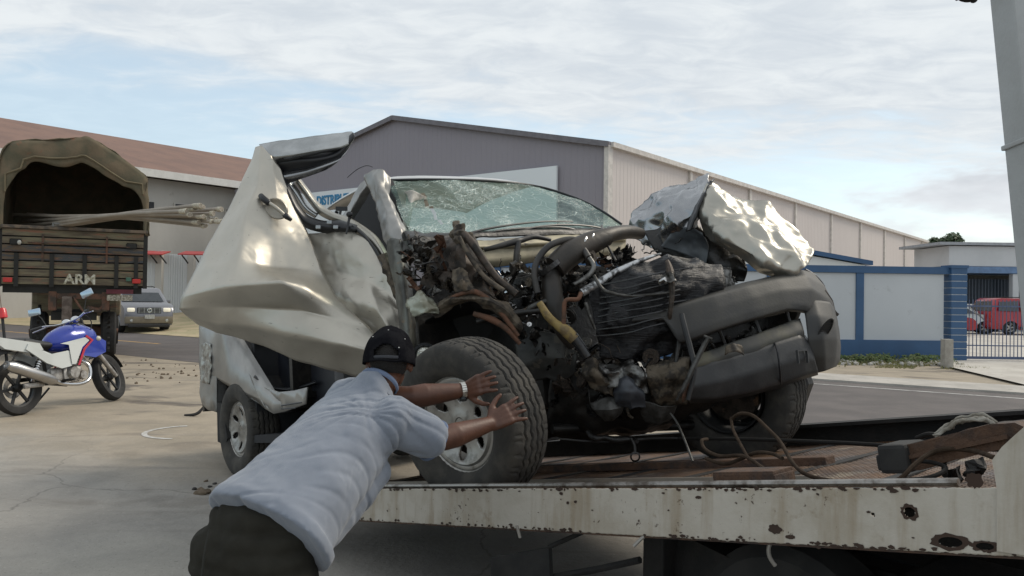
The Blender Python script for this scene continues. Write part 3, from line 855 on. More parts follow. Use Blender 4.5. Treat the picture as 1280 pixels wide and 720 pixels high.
# steel channel lying on the deck, with black end
bm = BM()
X0, X1 = PN(1110, 588, B(0, 0, -.03), BW), B(2.25, .55, 0)
u0, v0 = (X0-BO).dot(BU)/KT, (X0-BO).dot(BV)/KT
CHM = boxM(B(u0, v0+.08, -.055), (B(2.3, v0+.2, 0)-B(u0, v0, 0)).normalized(), BV, BW)
vq = .30; pq = lambda x, y: PN(x, y, B(0, vq, 0), BV)
prism(bm, [pq(x, y) for x, y in [(1112, 589), (1111, 560), (1142, 556), (1176, 548), (1206, 538), (1238, 531), (1268, 528), (1290, 540), (1286, 558), (1236, 566), (1190, 576), (1150, 588)]], BV*.11)
bmesh.ops.subdivide_edges(bm, edges=bm.edges[:], cuts=2)
for v in bm.verts: v.co += noise.noise_vector(v.co*16)*.006
box(bm, (0, 0, 0), (.30, .02, .012), boxM(pq(1190, 560), (pq(1240, 547)-pq(1150, 566)).normalized(), BV, BW))
ch = add('winch_beam', bm, rust, tow, world=True)
bm = BM(); box(bm, (0, 0, 0), (.085, .15, .085), boxM(pq(1120, 573)+BV*.05, BU, BV, BW), .012); box(bm, (-.045, 0, -.012), (.03, .11, .05), boxM(pq(1120, 573)+BV*.05, BU, BV, BW), .01); add('rubber_stop', bm, rubber, ch, world=True)
# thick cable run along the deck
rope = mat('dirty_cable', (.034, .024, .017), .95, .0, (.05, .036, .026), 30, spec=.1)
cblk = mat('black_cable', (.014, .013, .012), .8, spec=.2)
def cab(pts, r, m, label, name='cable', cat='cable', k=6, group=None):
    bm = BM(); pw = [P(x, y, Y) for x, y, Y in pts]; tube(bm, pw, r, 8, smooth=k)
    return tagit(add(name, bm, m, None, True), label, cat, group)
cab([(848, 548, 4.3), (930, 549, 3.95), (1040, 553, 3.5), (1130, 558, 3.2), (1200, 560, 2.95), (1262, 562, 2.75)], .0085, cblk, 'straight black steel winch rope stretched along the tow bed', 'winch_rope', 'rope')
cab([(884, 549, 3.55), (877, 551, 3.5), (882, 562, 3.45), (900, 570, 3.3), (930, 570, 3.2), (955, 586, 3.0), (985, 601, 2.8)], .0068, rope, 'brown cable curling from the left wheel down to the rail edge')
cab([(914, 522, 3.5), (916, 536, 3.45), (926, 556, 3.3), (936, 574, 3.15)], .006, rope, 'short brown cable dropping steeply behind the tall cable loop')
cab([(914, 524, 3.5), (925, 517, 3.45), (942, 520, 3.4), (960, 536, 3.3), (975, 552, 3.15), (992, 580, 2.9), (1010, 594, 2.78), (1040, 601, 2.65), (1080, 603, 2.5), (1120, 601, 2.4), (1142, 582, 2.42), (1162, 567, 2.45), (1185, 561, 2.45), (1215, 563, 2.4), (1243, 572, 2.25)], .0068, rope, 'long brown cable rising in a tall loop then snaking along the white rail')
cab([(882, 573, 3.4), (905, 580, 3.3), (925, 574, 3.25), (945, 566, 3.2), (965, 567, 3.1), (978, 573, 3.0)], .007, rope, 'brown cable arched over the rusty slotted bracket on the bed')
cab([(1146, 548, 2.75), (1160, 543, 2.7), (1172, 546, 2.65), (1178, 562, 2.6), (1180, 580, 2.5), (1181, 594, 2.4)], .008, cblk, 'black cable hanging in a hoop over the rusty winch beam')
cab([(1128, 600, 2.42), (1155, 598, 2.35), (1175, 592, 2.35), (1182, 584, 2.4), (1165, 578, 2.45), (1145, 576, 2.5)], .006, cblk, 'black cable end coiled beneath the winch beam')
# rusty bracket with two slots at the bed edge
M = boxM(B(1.16, .12, -.055), BU, BV, BW) @ Matrix.Diagonal((.62, .9, 1.15, 1))
g = thing('slotted_bracket', 'rusty steel bracket with two slots lying at the near edge of the bed', 'bracket', M)
bm = BM()
for (c, s) in [((-.19, .04, .03), (.03, .13, .07)), ((-.02, .04, .03), (.03, .13, .07)), ((.14, .04, .03), (.035, .13, .075)), ((-.03, .1, .055), (.35, .02, .02)), ((-.03, .04, .072), (.36, .13, .012)), ((-.03, -.02, .012), (.36, .012, .022)), ((-.03, -.02, .062), (.36, .012, .022))]:
    box(bm, c, s, None, .003)
add('frame', bm, rust, g)
g['label'] = g['label']
# rag knotted over the beam
ragm = mat('dirty_rag', (.33, .31, .27), .95, 0, (.17, .15, .12), 20, .4, .65, .5, 80)
bm = BM()
rg_ = [(1168, 545), (1178, 539), (1188, 533), (1196, 527), (1210, 524), (1224, 522), (1236, 524), (1245, 531)]
for k in range(7):
    o1, o2 = random.uniform(-3, 3), random.uniform(-3.5, 3.5)
    i0 = random.choice([0, 0, 1, 2]); i1 = random.choice([5, 6, 7, 7])+1
    tube(bm, [PN(x+o1+random.uniform(-2, 2), y+o2*(.5 if j in (0, 7) else 1)+random.uniform(-1.2, 1.2), B(0, vq+.02+.012*k, 0), BV) for j, (x, y) in enumerate(rg_) if i0 <= j < i1], random.uniform(.004, .008), 7, smooth=4, flat=.6)
for v in bm.verts: v.co += noise.noise_vector(v.co*60)*.006
tagit(add('rag', bm, ragm, None, 2), 'dirty pale rag knotted over the rusty winch beam', 'rag')
# small rust scraps
for px, py, s in [(1196, 597, .02), (1222, 590, .026), (1212, 596, .012)]:
    c = PN(px, py, B(0, 0, -.03), BW)
    bm = BM(); r_ = bmesh.ops.create_icosphere(bm, subdivisions=2, radius=s, matrix=Matrix.Translation(c+BW*s*.5))
    for v in r_['verts']: v.co += noise.noise_vector(v.co*40)*s*1.2
    tagit(add('rust_scrap', bm, black, None), {1196: 'jagged black scrap on the bed left of the larger lump by the side plate', 1222: 'larger dark lump on the bed tucked against the white side plate', 1212: 'tiny dark scrap between two bigger lumps near the side plate'}[px], 'scrap')

P = P0
# ================================================================== THE WRECKED PICKUP
th = R(8.7)
TO = V((-.2, 4.0, .59))
TF = V((.629*math.cos(th), -.777*math.cos(th), math.sin(th))).normalized()   # forward
TL = V((.777, .629, 0)).normalized()                                         # its left
TU = TF.cross(TL).normalized()                                               # up
def T(a, l, h): return TO + TF*a + TL*l + TU*h
TM = boxM(TO, TF, TL, TU)
def pl(px, py, l=0.): return PN(px, py, TO+TL*l, TL)      # on a plane parallel to its side
def pf(px, py, a=0.): return PN(px, py, TO+TF*a, TF)      # on a plane square to its length
wreck = thing('wrecked_pickup', 'crashed silver pickup with its front torn open, sitting nose up on the tow bed', 'pickup', Matrix.Translation((-.6, 5.0, .3)))

def paintmat(name, c, c2, metal=.8, rough=.3, dirt=(.20, .18, .15), slo=.6):
    return mat(name, c, rough, metal, c2, 2.2, .35, .7, .0, 9, spots=dirt, sscale=2.6, slo=slo, shi=slo+.22, rvar=.06)
silver = paintmat('champagne_silver', (.49, .46, .40), (.42, .395, .345), .78, .40, slo=.68)
t_ = silver.node_tree; b_ = t_.nodes['Principled BSDF']; c_ = t_.nodes.new('ShaderNodeTexCoord'); bn_ = t_.nodes.new('ShaderNodeBump')
bn_.inputs['Strength'].default_value = .22; bn_.inputs['Distance'].default_value = .05
t_.links.new(noise_n(t_, c_.outputs['Object'], 5, 2, .4, .6), bn_.inputs['Height']); t_.links.new(bn_.outputs[0], b_.inputs['Normal'])
mp_ = t_.nodes.new('ShaderNodeMapping'); mp_.inputs['Rotation'].default_value = (.5, .3, .9); mp_.inputs['Scale'].default_value = (1.5, 60, 60); t_.links.new(c_.outputs['Object'], mp_.inputs[0])
scr = ramp(t_, noise_n(t_, mp_.outputs[0], 1.0, 3, .6), .68, .72, 0, .7)
t_.links.new(mixc(t_, scr, b_.inputs['Base Color'].links[0].from_socket, (.16, .15, .13)), b_.inputs['Base Color'])
silver2 = paintmat('dusty_silver', (.36, .355, .34), (.24, .235, .225), .6, .42, (.14, .13, .11), .56)
foil = paintmat('crumpled_silver', (.37, .375, .385), (.25, .255, .265), .90, .24, (.25, .23, .20), .66)
creamy = paintmat('sunlit_silver', (.43, .41, .36), (.34, .325, .285), .78, .36, (.3, .27, .22), .66)  # cream tone of sunlight put into the silver's colour
gold = mat('primer_gold', (.36, .32, .22), .55, .2, (.26, .23, .165), 5, spots=(.09, .08, .07), sscale=8, bump=.1)
blk = mat('oily_black', (.011, .0105, .010), .42, .1, (.026, .023, .020), 12, .4, .7, .4, 40)
blk2 = mat('glossy_black_plastic', (.012, .012, .0135), .22, .0, (.022, .022, .023), 5, bump=.35, bscale=26)
grime = mat('grimy_brown_metal', (.07, .052, .04), .6, .35, (.02, .017, .014), 14, .38, .62, .5, 50, spots=(.22, .13, .075), sscale=17, slo=.6, shi=.72)
grey = mat('grimy_aluminium', (.18, .177, .17), .38, .8, (.045, .042, .038), 16, .4, .62, .4, 50)
greyd = mat('dull_grey_metal', (.09, .089, .085), .5, .5, (.04, .038, .034), 14, .4, .65, .4, 50)
tanm = mat('tan_dust_metal', (.115, .092, .066), .7, .2, (.028, .023, .018), 16, .42, .62, .4, 50)
trim = mat('door_seal_black', (.012, .013, .016), .35)
rustb = mat('orange_rust', (.13, .06, .034), .8, .1, (.07, .04, .025), 22, .42, .62, .4, 60)
cham = mat('chrome_scrap', (.62, .62, .62), .18, 1., (.35, .34, .33), 20, .45, .7)
yelp = mat('yellow_hose', (.24, .17, .055), .65, 0, (.13, .09, .04), 18, .42, .62, .3, 60)
tyrem = mat('tyre_rubber', (.034, .032, .029), .88, 0, (.066, .060, .051), 9, .38, .68, .25, 90)
alloy = mat('alloy_wheel', (.36, .35, .33), .42, .7, (.18, .17, .155), 12, .45, .7, .1, 40)

# ---- wheels
def tyre(c, n, w=.240, R_=.385, zig=True, rimm=None):
    """c hub centre (world), n outward unit axis"""
    n = n.normalized(); u = UP - n*UP.dot(n); u.normalize(); f = u.cross(n).normalized()
    M = boxM(c, f, u, n)
    bm = BM(); NA = 260 if zig else 64; h = w/2
    tread = []; K = 58 if zig else 8
    for j in range(K+1): tread.append((h*.80)*(-1+2*j/K))
    side_o = [(.218, h*.62), (.228, h*.80), (.255, h*.96), (.29, h*1.04), (.325, h*1.04), (.352, h*1.0), (.368, h*.93)]
    rings = []
    for r, z in [(a, -b) for a, b in side_o]: rings.append(('s', r, z))
    for z in tread: rings.append(('t', R_ - .010*(abs(z)/(h*.8))**3, z))
    for r, z in side_o[::-1]: rings.append(('s', r, z))
    gl = [-.058, -.021, .019, .057]
    vs = []
    for kind, r, z in rings:
        row = []
        for k in range(NA):
            a = 2*PI*k/NA; rr = r
            if kind == 't' and zig:
                tr = abs(((a*38/(2*PI)) % 1)-.5)*4-1
                g = 0
                for q in gl: g = max(g, 1-max(0, abs(z - q - .0055*tr) - .0034)/.0022)
                if abs(z) > .078: g = max(g, (1 if ((a*76/(2*PI)) % 1) < .16 else 0)*.45)
                elif min(abs(z-q) for q in gl) < .017: g = max(g, (1 if ((a*76/(2*PI)+z*4) % 1) < .12 else 0)*.22)
                rr -= .016*max(0, min(1, g))
            if kind == 's' and .355 < r and zig and (a*76/(2*PI)) % 1 < .16: rr -= .002
            if kind == 's' and .29 < r < .33 and zig: rr += .0012*math.sin(a*60)
            row.append(bm.verts.new(M @ V((rr*math.cos(a), rr*math.sin(a), z))))
        vs.append(row)
    for j in range(len(vs)-1):
        for k in range(NA): bm.faces.new((vs[j][k], vs[j][(k+1) % NA], vs[j+1][(k+1) % NA], vs[j+1][k]))
    for k in range(NA): bm.faces.new((vs[-1][k], vs[-1][(k+1) % NA], vs[0][(k+1) % NA], vs[0][k]))
    o = add('wheel', bm, tyrem, wreck, world=True, smooth=True)
    # rim: six spokes with oval windows cut through a dished face
    bm = BM(); NA2, NR = 144, 22
    def dish(r):
        t = r/.2
        return h*.62 - .052*math.sin(min(1, t*1.06)*PI)*.6 - (.03 if r < .035 else 0) - .012*(r > .185)
    vs = []
    rr = [.028+.190*j/NR for j in range(NR+1)]
    for r in rr: vs.append([bm.verts.new(M @ V((r*math.cos(2*PI*k/NA2), r*math.sin(2*PI*k/NA2), dish(r)))) for k in range(NA2)])
    for j in range(NR):
        for k in range(NA2):
            r = (rr[j]+rr[j+1])/2; a = ((k+.5)/NA2*6) % 1 - .5
            y = a*2*PI/6*r; hw = .026+.012*(r-.135)/.04
            if ((r-.137)/.036)**2 + (y/hw)**2 < 1: continue
            bm.faces.new((vs[j][k], vs[j][(k+1) % NA2], vs[j+1][(k+1) % NA2], vs[j+1][k]))
    rm = add('rim', bm, rimm or alloy, o, world=True, smooth=True)
    s = rm.modifiers.new('t', 'SOLIDIFY'); s.thickness = .014; s.offset = -1
    bm = BM()
    lathe(bm, [(.211, h*.55), (.223, h*.70), (.218, h*.60), (.209, -.09), (.212, -.1), (.201, -.09), (.203, h*.5)], M, 48, closed=True)
    add('rim_lip', bm, rimm or alloy, o, world=True, smooth=True)
    bm = BM(); lathe(bm, [(.0, .02), (.16, .02), (.16, -.02), (.0, -.02)], M, 32)
    for k in range(6):
        a = 2*PI*(k+.5)/6
        lathe(bm, [(0, h*.62-.016), (.011, h*.62-.018), (.011, .02)], M @ Matrix.Translation((.066*math.cos(a), .066*math.sin(a), 0)), 8)
    add('brake_disc', bm, grime, o, world=True)
    bm = BM(); lathe(bm, [(0, h*.62-.004), (.026, h*.62-.006), (.034, h*.62-.022), (.034, .02)], M, 20); add('hub_cap', bm, rimm or alloy, o, world=True, smooth=True)
    return o
wf = V((.755, -.656, .10)).normalized()
wn = (wf.cross(UP)).normalized()
if wn.y > 0: wn = -wn
wn = (wn - UP*.15).normalized()
FWC = P(588, 525, 3.72)
tyre(FWC, wn)
RWC = T(-3.17, .10, .372); RWC.z = .405
tyre(RWC, -TL)
LWC = P(916, 489, 4.42)
tyre(LWC, -(wn + V((0, 0, .05))).normalized(), rimm=mat('black_wheel_back', (.015, .015, .015), .8))
RWC2 = RWC + TL*1.5
tyre(RWC2, TL, zig=False)

# ---- door, folded outwards, handle up
dY = lambda rows: [[P(*q) for q in r] for r in rows]
rows = dY([
 [(320, 184, 4.80), (328, 183, 4.74), (338, 194, 4.70), (350, 209, 4.72)],
 [(300, 238, 4.74), (322, 230, 4.62), (346, 238, 4.66), (366, 250, 4.74)],
 [(272, 288, 4.66), (305, 278, 4.50), (345, 285, 4.60), (384, 290, 4.72)],
 [(247, 334, 4.56), (298, 322, 4.36), (338, 336, 4.46), (402, 336, 4.60)],
 [(227, 370, 4.44), (286, 358, 4.26), (352, 352, 4.20), (428, 378, 4.44)],
 [(224, 386, 4.44), (300, 382, 4.36), (378, 388, 4.32), (462, 412, 4.38)],
 [(238, 398, 4.52), (312, 408, 4.36), (394, 424, 4.26), (498, 446, 4.22)],
 [(248, 404, 4.60), (318, 430, 4.52), (400, 458, 4.44), (512, 486, 4.40)]])
door = surf('door', rows, silver, wreck, 14, 10, .22, .034, 2.2, 2, .006, fold=True)
door['label'] = 'front door bent outwards and creased'
# recessed cup and handle
hc = P(352, 276, 4.60)
dn = (EYE-hc).normalized(); dn = (dn+V((-.2, 0, .1))).normalized()
hx = V((1, 0, -.75)).normalized(); hx = (hx-dn*hx.dot(dn)).normalized(); hy = dn.cross(hx)
HM = boxM(P(346, 261, 4.60), hx, hy, dn)
bm = BM(); prof = [(.070, .004), (.064, .014), (.056, .010), (.045, .002), (.025, -.002), (0, -.003)]
lathe(bm, prof, HM @ Matrix.Diagonal((1, .82, 1, 1)), 36); add('handle_cup', bm, silver, door, world=True, smooth=True)
bm = BM(); tube(bm, [HM @ V(p) for p in [(-.115, .004, .008), (-.085, 0, .03), (-.052, 0, .034), (-.05, .0, .02)]], [.016, .019, .018, .014], 10, smooth=4)
add('door_handle', bm, trim, door, world=True, smooth=True)
bm = BM(); tube(bm, [HM @ V(p) for p in [(.055, 0, .02), (.075, 0, .028), (.11, .0, .018)]], [.013, .017, .010], 10, smooth=4)
add('door_handle', bm, trim, door, world=True, smooth=True)
bm = BM(); tube(bm, [HM @ V(p) for p in [(-.055, .002, .036), (0, .004, .040), (.06, .0, .030)]], [.010, .011, .010], 10, smooth=4, flat=1.0)
add('handle_grip', bm, silver, door, world=True, smooth=True)
# second skin: the inner half of the door folded behind
rows = dY([
 [(381, 292, 4.80), (410, 290, 4.78), (440, 289, 4.72), (462, 304, 4.66), (474, 322, 4.60)],
 [(388, 318, 4.78), (418, 314, 4.72), (448, 316, 4.62), (474, 332, 4.58), (488, 350, 4.54)],
 [(398, 346, 4.72), (426, 342, 4.68), (458, 352, 4.58), (482, 364, 4.54), (499, 378, 4.50)],
 [(418, 372, 4.62), (442, 376, 4.52), (470, 384, 4.44), (492, 392, 4.46), (506, 402, 4.48)],
 [(446, 400, 4.50), (466, 404, 4.46), (486, 412, 4.40), (500, 420, 4.42), (510, 428, 4.46)],
 [(480, 440, 4.44), (492, 442, 4.42), (502, 446, 4.42), (508, 450, 4.44), (513, 456, 4.46)]])
surf('door_inner_skin', rows, silver, wreck, 9, 9, .3, .04, 3.4, 5, .006, fold=True)
# upper frame: two bent pressings and the rubber channel
rows = dY([
 [(324, 181, 4.80), (352, 176, 4.80), (390, 171, 4.86), (422, 167, 4.92), (440, 165, 4.95)],
 [(328, 188, 4.74), (356, 186, 4.74), (394, 180, 4.80), (424, 174, 4.86), (442, 170, 4.90)],
 [(336, 198, 4.72), (362, 194, 4.70), (396, 188, 4.76), (424, 184, 4.82), (436, 180, 4.87)],
 [(342, 207, 4.78), (366, 199, 4.76), (398, 192, 4.80), (420, 188, 4.86), (430, 186, 4.90)]])
wfm = surf('window_frame', rows, mat('dark_silver', (.40, .41, .41), .26, .85, (.30, .31, .31), 4), wreck, 10, 5, .7, .006, 7, 8, .005)
rows = dY([
 [(343, 200, 4.80), (364, 195, 4.80), (396, 193, 4.83), (418, 187, 4.87), (442, 166, 4.90)],
 [(342, 206, 4.77), (366, 201, 4.77), (398, 199, 4.80), (422, 192, 4.84), (443, 170, 4.88)],
 [(350, 216, 4.80), (372, 212, 4.80), (400, 205, 4.82), (424, 197, 4.86), (441, 176, 4.90)]])
surf('window_seal', rows, trim, wfm, 8, 4, .8, .0, 7, 1, .012)
rows = dY([
 [(347, 216, 4.80), (372, 210, 4.82), (402, 203, 4.84), (426, 194, 4.88), (438, 182, 4.90)],
 [(350, 222, 4.76), (376, 216, 4.78), (404, 208, 4.80), (424, 200, 4.84), (434, 188, 4.88)],
 [(360, 229, 4.80), (384, 221, 4.80), (405, 213, 4.82), (412, 209, 4.84), (416, 206, 4.86)]])
surf('window_frame_lower', rows, foil, wfm, 8, 5, .7, .006, 9, 3, .004)
# the bent-down side of the frame and its thick rubber
def strip(name, pts, wd, m, parent, Y=None, amp=.004, seed=1, thick=.006, k=.9):
    """pts: (px,py,Y,halfwidth px) along a strip"""
    r0, r1, r2 = [], [], []
    n = len(pts)
    for i, (x, y, Yd, hwid) in enumerate(pts):
        a = pts[max(i-1, 0)]; b = pts[min(i+1, n-1)]
        d = V((b[0]-a[0], b[1]-a[1], 0)).normalized(); nn = V((-d.y, d.x, 0))
        r0.append(P(x-nn.x*hwid, y-nn.y*hwid, Yd+.02)); r1.append(P(x, y, Yd-wd)); r2.append(P(x+nn.x*hwid, y+nn.y*hwid, Yd+.02))
    return surf(name, [r0, r1, r2], m, parent, 6, 4, k, amp, 9, seed, thick)
strip('frame_rubber', [(345, 206, 4.78, 5), (350, 222, 4.76, 6), (360, 243, 4.76, 6), (370, 262, 4.76, 6), (382, 276, 4.76, 7), (402, 283, 4.76, 7), (425, 284, 4.74, 8), (446, 287, 4.72, 5)], .03, trim, wfm, seed=3)
strip('frame_rubber', [(356, 224, 4.84, 5), (370, 242, 4.84, 5), (382, 260, 4.84, 4), (396, 270, 4.84, 3)], .03, mat('dark_silver', (.4, .41, .41)), wfm, seed=4)
strip('frame_bar', [(371, 225, 4.86, 4), (382, 239, 4.85, 4), (393, 254, 4.84, 4), (403, 264, 4.83, 5), (416, 271, 4.81, 5), (434, 278, 4.80, 6), (452, 290, 4.76, 7), (468, 302, 4.70, 6), (480, 320, 4.64, 5), (488, 342, 4.56, 4)], .03, creamy, wfm, seed=5)
strip('frame_bar', [(440, 282, 4.74, 2.5), (456, 296, 4.70, 2.5), (470, 314, 4.64, 2.5), (480, 334, 4.56, 2.5)], .03, trim, wfm, seed=6)
for i, (x, y) in enumerate([(398, 284), (412, 278), (420, 284)]):
    bm = BM(); q = P(x, y, 4.70); box(bm, q, (.03, .02, .022), None, .004); add('clip', bm, foil, wfm, world=True)
strip('torn_edge', [(478, 318, 4.58, 5), (486, 338, 4.54, 6), (495, 360, 4.52, 6), (503, 382, 4.50, 5), (507, 400, 4.48, 4)], .02, tanm, wreck, seed=9, amp=.02)
# rear view mirror stalk standing up
bm = BM(); tube(bm, [P(433, 292, 4.66), P(436, 276, 4.70), P(438, 268, 4.70)], [.006, .008, .013], 8, smooth=3); ell(bm, P(437, 268, 4.70), .02, .016, .018); add('mirror_stalk', bm, trim, wreck, world=True, smooth=True)
bm = BM(); tube(bm, [P(420, 293, 4.9), P(426, 262, 4.95)], .008, 8); tube(bm, [P(416, 292, 5.0), P(421, 264, 5.0)], .012, 8); box(bm, P(427, 261, 4.95), (.07, .02, .025)); add('seat_belt_stay', bm, trim, wreck, world=True, smooth=True)
bm = BM(); tube(bm, [P(434, 222, 5.0), P(446, 212, 5.0), P(458, 207, 5.0), P(466, 209, 5.0)], .0025, 5, smooth=4); add('antenna_wire', bm, trim, wreck, world=True)

# ---- cab
inter = mat('cab_interior', (.022, .023, .026), .8)
interg = mat('cab_trim_grey', (.10, .10, .105), .8)
def wpt(t, v):   # windscreen: t 0..1 from its right to its left, v 0 top .. 1 bottom (pickup's own sides)
    tops = [(483, 226), (540, 225), (616, 227), (674, 234), (722, 249), (752, 264), (777, 281)]
    bots = [(512, 292), (560, 291), (612, 289), (664, 286), (712, 285), (752, 286), (781, 287)]
    return tops, bots
tops, bots = wpt(0, 0)
def ws_rows():
    rr = []
    for v in (0, .33, .66, 1.):
        row = []
        for i in range(7):
            s = i/6; x = tops[i][0]*(1-v)+bots[i][0]*v; y = tops[i][1]*(1-v)+bots[i][1]*v
            at_ = -1.15+(.22 if i >= 4 else 0)*(i-3)/1.0; at_ = min(at_, -.50)
            a = at_*(1-v) + (-.42)*v + .10*(1-(2*s-1)**2)*(1-.3*v)
            row.append(pf(x, y, a))
        rr.append(row)
    return rr
def screen_mat():
    m = bpy.data.materials.new('shattered_screen_glass'); m.use_nodes = True; t = m.node_tree; b = t.nodes['Principled BSDF']
    c = t.nodes.new('ShaderNodeTexCoord'); o = c.outputs['Object']
    def vor(scale, dist=0.):
        v = t.nodes.new('ShaderNodeTexVoronoi'); v.feature = 'DISTANCE_TO_EDGE'; v.inputs['Scale'].default_value = scale
        n = t.nodes.new('ShaderNodeTexNoise'); n.inputs['Scale'].default_value = scale*.6; n.inputs['Detail'].default_value = 3
        t.links.new(o, n.inputs['Vector'])
        mx = t.nodes.new('ShaderNodeMix'); mx.data_type = 'RGBA'; mx.blend_type = 'LINEAR_LIGHT'; mx.inputs[0].default_value = dist
        t.links.new(o, mx.inputs[6]); t.links.new(n.outputs['Color'], mx.inputs[7])
        t.links.new(mx.outputs[2], v.inputs['Vector']); return v.outputs[0]
    c1 = ramp(t, vor(9, .05), .0, .018, 1, 0); c2 = ramp(t, vor(34, .03), .0, .09, 1, 0); c3 = ramp(t, vor(90, .02), .0, .25, 1, 0)
    dens = ramp(t, noise_n(t, o, 2.2, 5, .6, .4), .36, .66)
    f = math_n(t, 'MAXIMUM', c1, math_n(t, 'MULTIPLY', c2, dens)); f = math_n(t, 'MAXIMUM', f, math_n(t, 'MULTIPLY', c3, math_n(t, 'MULTIPLY', dens, .55)))
    milk = math_n(t, 'MULTIPLY', dens, .32)
    col = mixc(t, f, (.12, .20, .175), (.50, .60, .56)); t.links.new(col, b.inputs['Base Color'])
    b.inputs['Roughness'].default_value = .12
    bn = t.nodes.new('ShaderNodeBump'); bn.inputs['Strength'].default_value = .5; bn.inputs['Distance'].default_value = .01
    t.links.new(math_n(t, 'ADD', f, math_n(t, 'MULTIPLY', dens, 2.)), bn.inputs['Height']); t.links.new(bn.outputs[0], b.inputs['Normal'])
    tr = t.nodes.new('ShaderNodeBsdfTransparent'); tr.inputs[0].default_value = (.60, .76, .71, 1)
    mx = t.nodes.new('ShaderNodeMixShader'); op = math_n(t, 'ADD', math_n(t, 'MULTIPLY', f, .55), math_n(t, 'ADD', milk, .16), None, True)
    t.links.new(op, mx.inputs[0]); t.links.new(tr.outputs[0], mx.inputs[1]); t.links.new(b.outputs[0], mx.inputs[2])
    t.links.new(mx.outputs[0], t.nodes['Material Output'].inputs[0])
    return m
glass = screen_mat()
G = gridpts(ws_rows(), 14, 12, .9)
bm = BM(); vs = []
for j, r in enumerate(G):
    row = []
    for i, p in enumerate(r):
        row.append(bm.verts.new(p + TF*(.018*noise.noise(p*6) + .012*noise.noise(p*17))))
    vs.append(row)
def tear(p):
    # a torn flap near the top right of the screen as seen, about (505..535, 240..285)
    q = (p-EYE); return False
for j in range(len(vs)-1):
    for i in range(len(vs[0])-1):
        if i == 9+(j//9) and 8 < j < 30: continue
        bm.faces.new((vs[j][i], vs[j][i+1], vs[j+1][i+1], vs[j+1][i]))
ws = add('windscreen', bm, glass, wreck, world=True, smooth=2)
# the peeled laminate flap
rows = [[pf(x, y, a) for x, y, a in r] for r in [
  [(506, 240, -.95), (515, 238, -.86), (526, 243, -.84), (537, 248, -.90)],
  [(508, 247, -.93), (514, 246, -.84), (521, 247, -.84), (534, 250, -.88)],
  [(506, 262, -.86), (511, 262, -.80), (515, 258, -.82), (518, 254, -.86)],
  [(503, 284, -.72), (508, 284, -.68), (511, 281, -.70), (512, 278, -.74)]]]
surf('laminate_flap', rows, mat('torn_laminate', (.50, .47, .42), .6, 0, (.36, .34, .30), 30), ws, 5, 5, .8, .006, 16, 3, .003)
# screen surround
def rim_tube(name, pts, r, m, parent, a=None, flat=1.):
    bm = BM(); tube(bm, pts, r, 8, smooth=3, flat=flat); return add(name, bm, m, parent, world=True, smooth=True)
Gt = [p + TU*.004 for p in G[0]]
rim_tube('screen_seal', Gt[::4], .009, trim, ws)
# roof
tl, tr_ = G[0][0], G[0][52]
def roofpt(t, back, up): # t 0..1 along the roof front edge
    k = int(t*56); k = min(k, 55); return G[0][k] - TF*back + TU*up
rows = []
for back, up, sh in [(0, .0, 0), (.05, .035, 0), (.16, .062, 0), (.4, .075, 0), (.7, .06, 0), (.9, .02, 0)]:
    row = []
    for t_ in (0, .03, .14, .3, .5, .66, .74):
        e = 1-abs(2*min(t_, .74)/.74-1)**6
        row.append(roofpt(t_, back, up*(.45+.55*e) + .0))
    rows.append(row)
roof = surf('roof', rows, mat('roof_silver', (.60, .60, .59), .3, .5, (.54, .54, .53), 2), wreck, 6, 4, .9, .006, 3, 4, .012)
# crumpled right-hand pillar (left in the picture), cant rail and rear pillar
def cstrip(name, rows, m, amp, freq, seed, su=6, sv=8, k=.5, thick=.006, parent=None, rag=0., drop=0.):
    return surf(name, dY(rows), m, parent or wreck, su, sv, k, amp, freq, seed, thick, rag, drop=drop)
cstrip('front_pillar', [
 [(456, 221, 5.0), (468, 214, 4.92), (478, 214, 4.88), (488, 222, 4.88)],
 [(464, 236, 4.95), (472, 228, 4.80), (480, 232, 4.80), (486, 246, 4.84)],
 [(470, 252, 4.85), (476, 246, 4.72), (486, 252, 4.70), (494, 266, 4.74)],
 [(474, 268, 4.75), (484, 266, 4.62), (494, 272, 4.60), (504, 284, 4.66)],
 [(478, 290, 4.62), (488, 286, 4.54), (500, 288, 4.50), (514, 300, 4.56)],
 [(484, 308, 4.54), (494, 304, 4.46), (506, 308, 4.44), (520, 318, 4.50)]], silver2, .028, 5, 11, 8, 8, .3)
cstrip('cant_rail', [
 [(468, 214, 5.0), (452, 228, 5.1), (440, 248, 5.2), (428, 268, 5.25), (418, 290, 5.3)],
 [(472, 220, 4.94), (456, 234, 5.02), (444, 254, 5.1), (434, 272, 5.15), (424, 293, 5.2)],
 [(470, 230, 5.0), (460, 244, 5.1), (450, 262, 5.2), (440, 278, 5.25), (432, 297, 5.3)]], silver2, .02, 6, 4)
cstrip('hinge_pillar', [
 [(484, 300, 4.50), (492, 298, 4.42), (500, 300, 4.40), (508, 306, 4.46)],
 [(488, 330, 4.46), (495, 330, 4.36), (503, 332, 4.35), (510, 338, 4.42)],
 [(495, 365, 4.44), (502, 365, 4.33), (509, 368, 4.33), (515, 372, 4.40)],
 [(500, 400, 4.42), (506, 400, 4.31), (512, 402, 4.31), (518, 404, 4.38)],
 [(503, 440, 4.38), (508, 440, 4.28), (514, 442, 4.28), (520, 444, 4.35)],
 [(500, 500, 4.38), (506, 500, 4.28), (514, 500, 4.28), (520, 500, 4.35)]], mat('pillar_grey', (.14, .145, .13), .45, .45, (.07, .07, .065), 8, spots=(.18, .14, .10), sscale=14), .012, 7, 12, k=.8)
